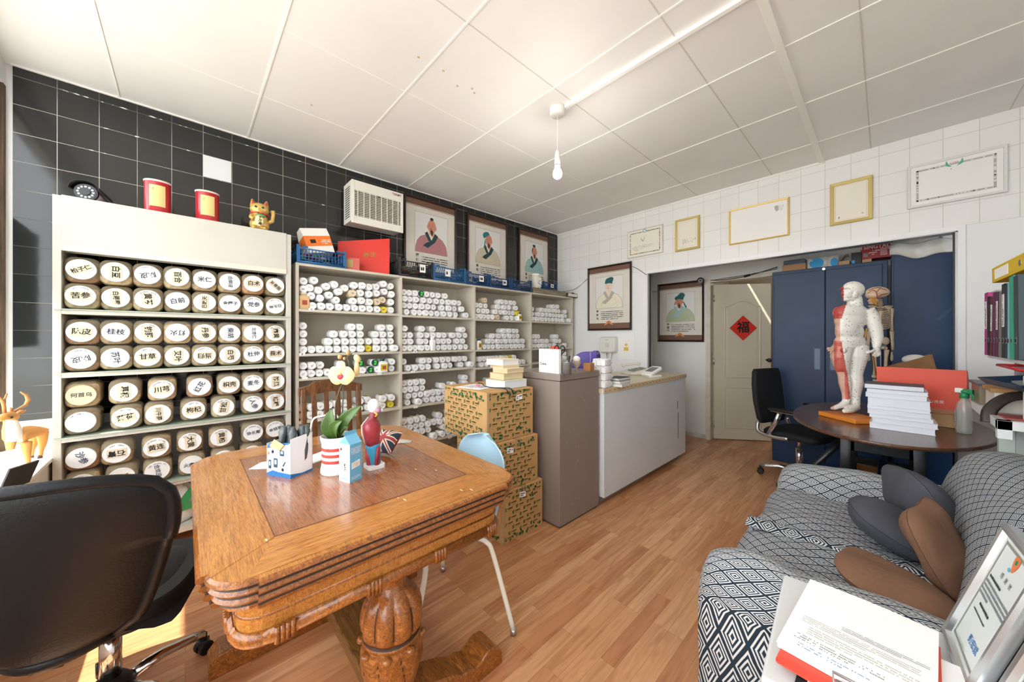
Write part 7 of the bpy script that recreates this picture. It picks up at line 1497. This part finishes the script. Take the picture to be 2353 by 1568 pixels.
# =============== sofa under a patterned throw ===============
def throwmat(name,per,line,c1,c2,k):
    m=bpy.data.materials.new(name); m.use_nodes=True; n=m.node_tree.nodes; l=m.node_tree.links; b=n['Principled BSDF']
    tc=n.new('ShaderNodeTexCoord'); nz=n.new('ShaderNodeTexNoise'); nz.inputs['Scale'].default_value=9; l.new(tc.outputs['UV'],nz.inputs[0])
    sc2=n.new('ShaderNodeVectorMath'); sc2.operation='SCALE'; sc2.inputs['Scale'].default_value=.006; l.new(nz.outputs['Color'],sc2.inputs[0])
    ad=n.new('ShaderNodeVectorMath'); l.new(tc.outputs['UV'],ad.inputs[0]); l.new(sc2.outputs[0],ad.inputs[1])
    sx=n.new('ShaderNodeSeparateXYZ'); l.new(ad.outputs[0],sx.inputs[0])
    def M_(op,a,b_=None):
        q=n.new('ShaderNodeMath'); q.operation=op
        for i,z_ in enumerate((a,b_)):
            if z_ is None: continue
            if isinstance(z_,(int,float)): q.inputs[i].default_value=z_
            else: l.new(z_,q.inputs[i])
        return q.outputs[0]
    X=M_('ABSOLUTE',M_('SUBTRACT',M_('FRACT',M_('MULTIPLY',sx.outputs[0],1/per[0])),.5)); Y=M_('ABSOLUTE',M_('SUBTRACT',M_('FRACT',M_('MULTIPLY',sx.outputs[1],1/per[1])),.5))
    d=M_('ADD',X,Y); d=M_('ABSOLUTE',M_('SUBTRACT',d,.5)); s_=M_('SINE',M_('MULTIPLY',d,2*math.pi*k)); f=M_('GREATER_THAN',s_,line)
    mx=n.new('ShaderNodeMixRGB'); mx.inputs[1].default_value=rgb(c1); mx.inputs[2].default_value=rgb(c2); l.new(f,mx.inputs[0]); l.new(mx.outputs[0],b.inputs['Base Color']); b.inputs['Roughness'].default_value=.95; b.inputs['Specular IOR Level'].default_value=.1
    n3=n.new('ShaderNodeTexNoise'); n3.inputs['Scale'].default_value=300; l.new(tc.outputs['UV'],n3.inputs[0]); bp=n.new('ShaderNodeBump'); bp.inputs['Strength'].default_value=.5; bp.inputs['Distance'].default_value=.003; l.new(n3.outputs[0],bp.inputs['Height']); l.new(bp.outputs[0],b.inputs['Normal'])
    return m
thr=throwmat('throw_large_diamond',(.082,.088),-.05,'#d5d8d8','#2c3742',7); thf=throwmat('throw_fine_diamond',(.06,.056),0,'#c9cccd','#3a4450',6)
sf_=thing('sofa','two-seat sofa under a grey and white diamond-patterned throw','sofa',(.08,1.93,0))
SL=lambda x,y,z:Vector((x-.08,y-1.93,z))
def N(p,a,s): return a*noise.noise(Vector(p)*s)
# seat cushions
def seatc(y0,y1,name):
    def f(u,v):
        y=y0+(y1-y0)*u; e=min(1,min(u,1-u)/.10); e=math.sqrt(1-(1-e)**2)
        # profile from under the front edge over the top to the back
        prof=[(-.40,.17),(-.455,.22),(-.475,.30),(-.465,.38),(-.42,.435),(-.33,.455),(-.15,.46),(.05,.45),(.22,.44)]
        pp=PR; k=v*(len(pp)-1); i=min(int(k),len(pp)-2); t_=k-i; x=pp[i][0]*(1-t_)+pp[i+1][0]*t_; z_=pp[i][1]*(1-t_)+pp[i+1][1]*t_
        x=x+(1-e)*.03; z_=.20+(z_-.20)*(.90+.10*e) if z_>.2 else z_
        w=N((x*1.0,y,z_),.020,3.1)+N((x,y,0),.010,8)
        return SL(x-w*.5,y,z_+w)
    return f
PR=smooth([(-.36,.12),(-.44,.17),(-.475,.26),(-.465,.36),(-.42,.425),(-.32,.452),(-.15,.458),(.05,.45),(.24,.44)],5,False)
for a,b_,nm_ in ((1.36,1.93,0),(1.93,2.50,1)):
    mb=MB(); mb.grid(seatc(a,b_,''),40,56,thf,uvs=lambda u,v,a=a,b_=b_:((a+(b_-a)*u),v*.95)); mb.obj('seat_cushion',sf_)
# backrest
BR=smooth([(.12,.42),(.15,.55),(.19,.70),(.25,.80),(.35,.835),(.46,.81),(.55,.72),(.58,.5),(.585,.15)],5,False)
def backf(u,v):
    y=1.28+1.42*u; k=v*(len(BR)-1); i=min(int(k),len(BR)-2); t_=k-i; x=BR[i][0]*(1-t_)+BR[i+1][0]*t_; z_=BR[i][1]*(1-t_)+BR[i+1][1]*t_
    e=min(1,min(u/.16,(1-u)/.22)); e=math.sqrt(max(0,1-(1-e)**2)); z_=z_*(.70+.30*e); x=.36+(x-.36)*(.72+.28*e)
    w=N((x,y,z_),.030,2.6); return SL(x-w,y,z_+w*.6)
mb=MB(); mb.grid(backf,56,56,thf,uvs=lambda u,v:(1.42*u*1.0,v*1.5)); mb.obj('backrest',sf_)
# arms
def arm(yc,hw_,ztop,name,mat,x0=-.46,x1=.50,slump=0):
    def f(u,v):
        x=x0+(x1-x0)*u; a=math.pi*(1.30*v-.15); e=min(1,u/.14); e=math.sqrt(max(0,1-(1-e)**2))
        zc_=ztop-hw_*1.1-(slump*max(0,.45-u) if slump else 0); 
        if v<.15: q=v/.15; y=hw_*1.0; z_=.02+(zc_-.05)*q
        elif v>.85: q=(1-v)/.15; y=-hw_*1.0; z_=.02+(zc_-.05)*q
        else: a=math.pi*(v-.15)/.70; y=hw_*math.cos(a)*1.08; z_=zc_-.03*0+hw_*1.1*math.sin(a)-.03*(1-math.sin(a))
        y*=(.55+.45*e); x=x+(1-e)*.0; z_=z_*(.82+.18*e) if z_>.1 else z_
        w=N((x*1.2,y+yc,z_),.026,4)+N((x,y+yc,z_+3),.010,11)
        return SL(x,yc+y+w,z_+w*.5)
    mb=MB(); mb.grid(f,44,56,mat,uvs=lambda u,v:((x1-x0)*u,v*1.35)); 
    pts=[f(0,k/56) for k in range(57)]; mb.face([mb.vert(p) for p in pts][::-1],mat,False,[((p.y),(p.z)) for p in pts][::-1])
    return mb.obj(name,sf_)
arm(2.595,.115,.60,'arm',thr,-.44,.30,.10); arm(1.372,.095,.585,'arm',thr,-.45,.48)
# skirt of the throw hanging at the front
def skirt(u,v):
    y=1.36+1.16*u; x=-.37-.03*math.sin(u*26)*v-.02*v; return SL(x+N((y,v,0),.03,5),y,.17-.165*v)
mb=MB(); mb.grid(skirt,60,10,thr,uvs=lambda u,v:(1.16*u,v*.17)); mb.obj('skirt',sf_)
# ridge where the throw is rucked between cushions and at the inner corner
mb=MB()
def ruck(u,v):
    x=-.44+.62*u; a=math.pi*v; return SL(x,1.93+.05*math.cos(a)+N((x,0,0),.02,6),.448+.020*math.sin(a)+N((x,v,0),.006,9)-.006)
mb.grid(ruck,40,10,thr,uvs=lambda u,v:(.62*u,v*.12)); mb.obj('throw_fold',sf_)
mb=MB(); mb.box(SL(-.34,1.27,.06),SL(.55,2.6,.36),P('sofa_base_fabric','#3b3f45',.9)); mb.obj('base',sf_,bevel=.02)
# cushions
def pillow(c,w_,h_,th,Rm,m,label,seed=0,name='cushion'):
    t=thing(name,label,'cushion',c); mb=MB()
    for s in (1,-1):
        def f(u,v,s=s):
            x=2*u-1;y=2*v-1; e_=max(0,(1-abs(x)**2.2)*(1-abs(y)**2.2)); q=Vector((x*w_/2*(1-.04*(1-y*y))*(1-.20*x*x*y*y),y*h_/2*(1-.04*(1-x*x))*(1-.20*x*x*y*y),s*(th*e_**.55+.0005))); q+=Vector((0,0,1))*N(q+Vector((seed,0,s)),.040,7)*e_+Vector((N(q+Vector((0,seed,0)),.030,6),0,0)); return Rm@q
        mb.grid((lambda u,v,f=f,s=s:f(u if s>0 else 1-u,v)),26,26,m)
    mb.obj('cover',t); return t
gp_=P('charcoal_cushion','#4b4c54',.95,bump=.25,bscale=90,var=.15,vscale=9); bp_=P('brown_cushion','#7d5a44',.95,bump=.3,bscale=60,var=.12,vscale=6)
E3=lambda a,b_,c_:(Matrix.Rotation(math.radians(c_),3,'Z')@Matrix.Rotation(math.radians(b_),3,'Y')@Matrix.Rotation(math.radians(a),3,'X'))
pillow((.10,2.27,.60),.31,.34,.085,E3(0,66,22),gp_,'charcoal grey cushion leaning in the far corner of the sofa',1)
pillow((.015,2.06,.54),.26,.29,.065,E3(0,28,8),gp_,'small slumped charcoal cushion in front of the grey one on the seat',4)
pillow((.13,1.87,.585),.29,.35,.055,E3(8,64,-4),bp_,'upright brown suede cushion beside the charcoal cushions',7)
pillow((.025,1.60,.525),.30,.30,.045,E3(0,18,5),bp_,'flattened brown suede cushion spread on the near seat of the sofa',9)
# =============== near white cabinet with papers and certificates ===============
cz=.64; t=thing('side_cabinet','low white cabinet holding papers and framed certificates in the near right corner','cabinet',(-.195,1.222,0),math.radians(4)); cwh=P('cabinet_light_grey','#d3d5d4',.4); cfr=P('cabinet_front_white','#e6e8e8',.4)
CW,CD=.46,.405
mb=MB(); mb.box((.006,-CD+.01,0),(CW,-.004,cz-.03),cfr); mb.obj('body',t,bevel=.003)
mb=MB(); mb.box((0,-CD,cz-.03),(CW,0,cz),cwh); mb.obj('top_panel',t,bevel=.006)
mb=MB(); mb.box((.01,-CD-.004,cz-.20),(CW,-CD+.008,cz-.036),cfr); mb.box((.03,-CD-.006,cz-.05),(.12,-CD-.003,cz-.043),BLACKP); mb.obj('drawer',t,bevel=.002)
Mc=Matrix.Translation(t.location)@Matrix.Rotation(math.radians(4),4,'Z')
def onc(x,y,z=0): p=Mc@Vector((x,y,cz+z)); return (p.x,p.y,p.z)
def flatthing(name,label,cat,x,y,z,w_,d_,h_,rz,m,bev=.001): 
    mb=MB(); mb.box((-w_/2,-d_/2,0),(w_/2,d_/2,h_),m); o=mb.obj(name,loc=onc(x,y,z),bevel=bev); o.rotation_euler=(0,0,rz+math.radians(3)); tag(o,label,cat); return o
bk_=P('black_clipboard','#2a3033',.4); rdf=P('red_folder','#df4a36',.5)
def roundboard(name,label,cat,x,y,z,w_,d_,r_,h_,rz,m):
    t=thing(name,label,cat,onc(x,y,z),rz+math.radians(3)); mb=MB(); mb.prism(rrect(w_,d_,r_,5),0,h_,m); mb.obj('board',t); return t
ctr=(.165,-.255)
cb=roundboard('clipboard','black clipboard lowest under the papers on the near cabinet','clipboard',.175,-.275,.0005,.235,.33,.02,.004,math.radians(-3),bk_)
mb=MB(); mb.tube([(-.05,-.15,.012),(-.05,-.125,.014),(.05,-.125,.014),(.05,-.15,.012)],.0025,STEEL,6); mb.box((-.055,-.155,.004),(.055,-.135,.010),STEEL); mb.obj('clip',cb)
flatthing('paper_stack','white papers clipped on the black clipboard below the red folder','papers',.178,-.27,.0105,.20,.285,.006,math.radians(-4),PAPER)
rf=roundboard('clipboard','red clipboard with chrome clip between the white papers on the near cabinet','clipboard',.142,-.235,.0175,.212,.30,.006,.003,math.radians(-6),rdf)
mb=MB(); mb.box((-.02,-.150,.003),(.10,-.120,.012),STEEL); mb.tube([(-.02,-.145,.016),(-.025,-.115,.018),(.03,-.112,.018),(.10,-.115,.018),(.10,-.145,.016)],.0022,STEEL,6); mb.obj('clip',rf)
mb=MB(); mb.grid(lambda u,v:((u-.5)*.212,(v-.5)*.297,.010+.004*math.sin(3*u)*v+(.0),),8,8,PAPER); mb.box((-.104,-.146,0),(.104,.146,.008),PAPER)
Fp=Matrix.Translation((0,0,.0150)); 
scribble(mb,Fp@Matrix.Translation((.035,-.005,0)),.12,.016,3,grp,.95,3,.4); scribble(mb,Fp@Matrix.Translation((.0,-.033,0)),.17,.026,4,lg,.9,4,.4); scribble(mb,Fp@Matrix.Translation((.01,-.067,0)),.16,.030,4,lg,.8,5,.4); scribble(mb,Fp@Matrix.Translation((-.02,-.100,0)),.13,.022,3,grp,.6,6,.4); scribble(mb,Fp@Matrix.Translation((.0,-.125,0)),.15,.016,2,blu,.5,7,.3)
o=mb.obj('printed_papers',loc=onc(.142,-.20,.0215)); o.rotation_euler=(0,0,math.radians(-4)); tag(o,'printed white papers topmost on the red clipboard on the near cabinet','papers')
# standing certificates
def standframe(x,y,w_,h_,rz,label,seed,lines=1,crest=True):
    t=thing('framed_certificate',label,'picture frame',onc(x,y,.001),math.radians(rz)); lean=Matrix.Rotation(math.radians(-17),4,'X')
    # local frame: right=+x, up=+z, facing -y
    F=lean@FR((0,0,0),(1,0,0),(0,0,1)); sv=P('silver_moulding','#c9ccce',.22,.9)
    mb=MB(); mb.M=F; fw=.017; mb.rings([[(cx_,cy_+h_/2,z_) for cx_,cy_ in ((-(w_/2-i),-(h_/2-i)),((w_/2-i),-(h_/2-i)),((w_/2-i),(h_/2-i)),(-(w_/2-i),(h_/2-i)))] for i,z_ in ((0,-.012),(0,.004),(.004,.010),(.009,.011),(.013,.008),(fw,.0))],sv,cap=(1,0),smooth=False); mb.obj('frame',t)
    mb=MB(); mb.M=F; mb.flat([(-w_/2+fw,fw),(w_/2-fw,fw),(w_/2-fw,h_-fw),(-w_/2+fw,h_-fw)],0,P('certificate_cool_white','#dfe6e4',.25)); 
    bd=P('guilloche_border','#b9bdb0',.6); iw=.026
    for a in range(2):
        i=iw+.0*a
        for (x0_,y0_,x1_,y1_) in ((-w_/2+i,i,w_/2-i,i+.006),(-w_/2+i,h_-i-.006,w_/2-i,h_-i),(-w_/2+i,i,-w_/2+i+.006,h_-i),(w_/2-i-.006,i,w_/2-i,h_-i)): mb.flat([(x0_,y0_),(x1_,y0_),(x1_,y1_),(x0_,y1_)],.0004,bd)
    if crest: mb.flat(smooth([(-.010,h_-.030),(.010,h_-.030),(.012,h_-.045),(0,h_-.062),(-.012,h_-.045)],4),.0008,P('crest_orange','#dd7a4a',.6)); mb.flat(ellp(-.0,h_-.040,.005,.005,10),.0011,GREENP); mb.flat(ellp(-.012,h_-.062,.007,.004,10),.0008,P('crest_blue','#6db2cc',.6))
    for i_,c in enumerate('感谢状'): mb.text(c,.013,Matrix.Translation((-.022+.022*i_,h_-.082,.001)),ink2)
    scribble(mb,Matrix.Translation((.0,h_-.103,.001)),w_*.62,.008,1,INK,1,seed,.7); scribble(mb,Matrix.Translation((.0,h_-.130,.001)),w_*.66,.038,4,grp,1,seed+1,.6); scribble(mb,Matrix.Translation((0,h_-.160,.001)),w_*.4,.008,1,INK,1,seed+2,.7); scribble(mb,Matrix.Translation((-.01,h_-.178,.001)),w_*.42,.006,1,INK,1,seed+3,.6)
    bi=P('blue_ink','#2f6fb5',.7); 
    for i_,c in enumerate('颜宏斌'): mb.text(c,.019,Matrix.Translation((.0+.018*i_,.062,.001))@Matrix.Rotation(.12,4,'Z'),bi,bold=.01)
    scribble(mb,Matrix.Translation((0,.036,.001)),w_*.45,.006,1,lg,.7,seed+4,.5); mb.obj('document',t)
    mb=MB(); mb.M=lean; mb.rings([[(-.03,.012,h_*.8),(.03,.012,h_*.8),(.04,.012+.0,.02),(-.04,.012,.02)],[(-.03,.016,h_*.8),(.03,.016,h_*.8),(.04,.10,.02),(-.04,.10,.02)]],BLACKP,smooth=False); mb.obj('easel_back',t)
# frame faces -x world: rotate by -90 + small
standframe(.285,-.105,.205,.285,-87,'silver-framed certificate with a crest and blue signature, farther on the near cabinet',3)
standframe(.30,-.322,.205,.285,-87,'silver-framed certificate cut by the picture edge, nearest on the cabinet',9)
# =============== right side desk, shelf and files ===============
rx=.338; t=thing('side_desk','grey desk with a white edged top along the right wall behind the sofa','desk',(.49,3.02,0)); dgr=P('desk_grey','#a9adab',.5); 
mb=MB(); mb.box((-.09,-.28,0),(.165,-.02,.893),dgr); mb.box((-.135,-.28,0),(-.09,-.24,.893),P('desk_green_grey','#bcc7bd',.5)); mb.obj('body',t,bevel=.003)
mb=MB(); mb.box((-.155,-.40,.895),(.165,.42,.935),cfr); mb.box((-.155,-.40,.855),(-.115,-.36,.935),cfr); mb.box((-.02,-.402,.905),(.02,-.3995,.918),STEEL); mb.obj('desktop',t,bevel=.004)
DZ=.936
def db(name,label,cat,x0,x1,y0,y1,z0,h,m,rz=0,bev=.002): 
    mb=MB(); w_=x1-x0;d_=y1-y0; mb.box((-w_/2,-d_/2,0),(w_/2,d_/2,h),m); o=mb.obj(name,loc=((x0+x1)/2,(y0+y1)/2,z0),bevel=bev); o.rotation_euler=(0,0,rz); tag(o,label,cat); return o
db('acrylic_box','smoky box with a dark lid at the far end of the side desk','box',.345,.50,3.15,3.40,DZ,.10,P('smoky_box','#8d7f6a',.3,alpha=.85)); db('box_lid','dark flat tray lying on the smoky box on the side desk','tray',.335,.51,3.14,3.41,DZ+.101,.014,P('dark_tray','#4d5258',.4))
db('white_carton','white and brown carton on the side desk in front of the smoky box','box',.36,.62,2.88,3.10,DZ,.095,P('white_brown_carton','#d9d3c8',.6)); db('carton_top','battered brown cardboard tray on the white carton','tray',.35,.60,2.89,3.11,DZ+.0955,.02,CARD)
db('red_notebook','dark red notebook at the near corner of the side desk','notebook',.36,.60,2.66,2.80,DZ,.008,P('maroon_cover','#a24a48',.5),.05)
mb=MB(); mb.tube(smooth([(.62,2.86,1.0),(.50,2.86,1.03),(.40,2.84,1.02),(.34,2.80,.96),(.33,2.77,.90)],5,False),[.002+.022]*21,P('dark_tape_strip','#3f3634',.45),6,flat=.06); o=mb.obj('leather_strap'); tag(o,'broad dark strap hanging over the side desk edge','strap')
mb=MB(); mb.lathe([(.05,0),(.055,.02),(.05,.045),(.025,.05)],BLACKP,24); tag(mb.obj('tape_reel',loc=(.50,2.735,DZ+.0085)),'black round reel on the side desk by the strap','reel')
db('white_monitor','white box-shaped appliance standing at the near end of the side desk','appliance',.405,.62,2.635,2.655 if 0 else 2.655,DZ+.0085,.19,WHITE)
mb=MB(); mb.cyl((.41,2.62,1.164),(.62,2.62,1.164),.028,WHITE,n=20); tag(mb.obj('paper_roll'),'white roll lying on top of the white appliance','roll')
bpy.data.objects['paper_roll'].location=(0,.025,.0)
# wall shelf with lever-arch files: bottom z 1.215
t=thing('file_shelf','thin white wall shelf carrying a row of lever arch files','shelf',(.52,2.55,1.195)); mb=MB(); mb.box((-.16,-.50,-.0),(.14,.50,.016),cfr); mb.obj('board',t,bevel=.002); mb=MB()
for y in (-.35,.35): mb.box((-.10,y-.01,-.12),(.14,y+.01,0),STEEL); 
mb.obj('bracket',t)
ZF=1.2115
def binder(y,th,h_,c,label,tilt=0,rx_=0,lab=True,dx=0,torn=0):
    m=P('binder_'+c[1:],c,.45,var=.08,vscale=12); t=thing('lever_arch_file',label,'file',(.345+dx+.14,y,ZF+abs(math.sin(tilt))*th/2*1.0),0,'lever arch files on the wall shelf'); Mt=Matrix.Rotation(tilt,4,'X')
    mb=MB(); mb.M=Mt; mb.box((-.14,-th/2,0),(-.137,th/2,h_),m); mb.box((-.14,-th/2,0),(.13,-th/2+.003,h_),m); mb.box((-.14,th/2-.003,0),(.13,th/2,h_),m); mb.obj('cover',t,bevel=.001)
    mb=MB(); mb.M=Mt; mb.box((-.13,-th/2+.006,.004),(.12,th/2-.006,h_-.02),pgw); mb.obj('paper_block',t)
    mb=MB(); mb.M=Mt; mb.cyl((-.1405,0,.075),(-.138,0,.075),.0125,STEEL,n=18); mb.cyl((-.1410,0,.075),(-.1400,0,.075),.009,INK,n=18); mb.obj('finger_ring',t)
    if lab: mb=MB(); mb.M=Mt; mb.box((-.1408,-th*.36,h_*.42),(-.1402,th*.36,h_*.86),PAPER); scribble(mb,FR((-.1412,0,h_*.64),(0,0,1),(0,1,0)),h_*.4,th*.5,2,INK,.9,int(y*100),.6) if not torn else None; mb.obj('spine_label',t)
    return t
ys_=3.0
for c,th,h_,lb,tl,lab in (('#c13d8c',.065,.315,'bright magenta file at the far end of the row',0,True),('#23252b',.055,.29,'worn black file next to the magenta one',.03,False),('#7a2434',.050,.285,'torn dark red file, third from the far end',.05,True),('#6d2b5c',.055,.30,'purple file with a torn spine, fourth from the far end',.02,False),('#5b1f4a',.045,.295,'faded plum file in the middle of the row',.03,True),('#8b8782',.050,.29,'frayed grey file with split plastic spine',.05,False),('#1f2a2c',.06,.32,'dark green-black file with a long white label',0,True),('#24303c',.04,.31,'slim navy file before the pale blue one',0,False),('#8fcbe0',.035,.315,'slim pale blue file beside the green one',0,False),('#27b08e',.065,.335,'bright turquoise green file, near end of the row',-.03,False),('#2b3f47',.06,.33,'dark teal file cut by the picture edge',-.05,False)):
    binder(ys_-th/2,th,h_,c,lb,tl,0,lab); ys_-=th+.004+abs(tl)*.25
# yellow file lying slanted on top
ym=P('binder_yellow','#d9b91f',.45); t=thing('lever_arch_file','yellow file lying slanted on top of the other files','file',(.50,2.60,ZF+.352),0); 
Mt=Matrix.Rotation(math.radians(8),4,'Z')@Matrix.Rotation(math.radians(-4),4,'X'); mb=MB(); mb.M=Mt; mb.box((-.14,-.16,0),(.13,.16,.003),ym); mb.box((-.14,-.16,.065),(.13,.16,.068),ym); mb.box((-.143,-.16,0),(-.14,.16,.068),ym); mb.obj('cover',t,bevel=.001)
mb=MB(); mb.M=Mt; mb.box((-.1438,.0,.012),(-.1431,.13,.056),PAPER); mb.cyl((-.1438,-.10,.034),(-.142,-.10,.034),.0125,STEEL,n=18); mb.obj('spine_label',t)
mb=MB(); mb.box((.37,2.90,0),(.60,3.03,.006),P('clear_sleeve','#dfe3e6',.2,alpha=.5)); o=mb.obj('plastic_sleeve',loc=(0,0,ZF+.318)); tag(o,'clear plastic sleeve lying on the magenta file','sleeve')
# navy trays hanging below the shelf
t=thing('letter_tray','dark navy letter tray sticking out below the file shelf','tray',(.50,2.62,1.10),0); nv=P('navy_tray','#16304a',.4); mb=MB(); mb.M=Matrix.Rotation(math.radians(-8),4,'Y'); mb.rings([[(-.17,.22,0),(-.12,-.22,0),(.12,-.22,0),(.12,.22,0)],[(-.19,.24,.03),(-.14,-.24,.03),(.13,-.24,.03),(.13,.24,.03)]],nv,cap=(1,0),smooth=False); mb.box((-.10,-.2,.004),(.11,.2,.012),P('grey_tray_papers','#b4b8bb',.7)); mb.M=I4; mb.obj('tray',t,solid=.003)
t=thing('red_tray','thin red wire tray edge under the turquoise file','tray',(.47,2.45,1.178),0); mb=MB(); mb.tube([(-.13,.2,0),(-.13,-.2,0),(.10,-.2,0),(.10,.2,0),(-.13,.2,0)],.006,REDP,8); mb.obj('wire',t)
# =============== deer and leaflets on the sill ===============
dfr=P('deer_fur','#d79a55',.75,bump=.2,bscale=120); dwh=P('deer_white','#f2ece0',.8); dan=P('deer_antler','#c98d55',.6); hoof=P('deer_hoof','#5a4438',.6)
DS=5.6
def dv(x,y,off=0): 
    u=x/DS; v=880+y/DS; D=1.675+.0018*u+off; return vp(u,v,D)
dt=thing('toy_deer','tan and white deer figurine with antlers standing on the sunny window sill','figurine',Vector((dv(330,1095).x,dv(330,1095).y,.6655))); DO=dt.location.copy(); kd=1.75/DS/FP
def dp_(x,y,o=0): return dv(x,y,o)-DO
mb=MB()
def DT(pts,rs,m=dfr,n=12): mb.tube([dp_(*p) for p in pts],[r*kd for r in rs],m,n)
DT([(150,720,0),(200,690,0),(330,640,0),(450,610,0),(540,600,0),(585,625,0)],[70,105,100,92,85,40])
DT([(180,700,0),(150,600,-.01),(140,500,-.02),(110,450,-.03)],[90,75,58,48]); DT([(200,440,-.02),(120,430,-.035),(30,450,-.05),(-30,480,-.05)],[40,62,44,26])
DT([(140,740,-.04),(135,850,-.04),(125,960,-.04),(125,1100,-.04)],[50,34,22,20]); DT([(340,760,-.02),(345,880,-.02),(360,980,-.02),(362,1075,-.02)],[52,40,26,22])
DT([(440,650,.04),(430,770,.04),(410,870,.04),(405,975,.04)],[70,48,26,20]); DT([(545,640,.0),(550,770,.0),(530,880,.0),(515,985,.0)],[60,42,24,20])
def dm(c):
    q=c+DO-O; D=q.dot(FW); X_=(1176.5+FP*q.dot(RT)/D)*DS; Y_=(776-FP*q.z/D-880)*DS
    if 70<X_<290 and 480<Y_<760 and (X_-150)*.6+480<Y_+40: return 1
    if X_>260 and Y_<560+(X_-380)**2*.0006-5: return 1
    return 0
remesh(mb,.0035,5,dm,'body',dt,mats=(dfr,dwh))
mb=MB(); DT([(215,395,-.02),(270,375,-.02),(330,355,-.02)],[14,26,6],dfr,8); mb.obj('ear',dt)
mb=MB(); DT([(180,370,-.03),(250,330,-.03),(330,290,-.02),(365,220,-.02),(340,160,-.02),(265,120,-.02)],[14,14,20,22,18,8],dan,8); DT([(150,375,-.03),(135,320,-.03)],[16,12],dan,8); mb.obj('antler',dt)
mb=MB(); DT([(60,385,-.04),(50,300,-.04),(30,230,-.05),(-20,180,-.05)],[16,16,16,10],dan,8); DT([(35,240,-.05),(70,190,-.05),(88,140,-.05)],[12,10,8],dan,8); mb.obj('antler',dt)
mb=MB(); mb.ell(dp_(148,445,-.062),(.006,.006,.005),INK,12,8); mb.obj('eye',dt)
for x,y,o in ((125,1108,-.04),(362,1090,-.02),(405,990,.04),(515,1000,0)):
    mb=MB(); c=dp_(x,y,o); mb.lathe([(.009,0),(.008,.012),(.006,.016)],hoof,12,(c.x,c.y,0)); mb.obj('hoof',dt)
t=thing('leaflet_holder','black-edged leaflet frame leaning on the sill in front of the deer','frame',onz(.666,8,1128),math.radians(-30)); mb=MB(); mb.M=Matrix.Rotation(math.radians(-20),4,'X'); mb.box((-.09,0,0),(.02,.006,.10),BLACKP); mb.box((-.085,-.001,.006),(.014,0,.094),PAPER); mb.M=I4; mb.obj('frame',t)
t=thing('leaflet_stack','white leaflet with a green square standing behind the black frame','leaflet',onz(.666,22,1118)+Vector((-.03,-.04,0)),math.radians(-40)); mb=MB(); mb.M=Matrix.Rotation(math.radians(-10),4,'X'); mb.box((-.05,0,0),(.05,.01,.15),PAPER); mb.box((-.01,-.0012,.09),(.04,-.0002,.13),P('leaflet_green','#7fbf4a',.6)); mb.obj('leaflet',t)
print('THROW done')
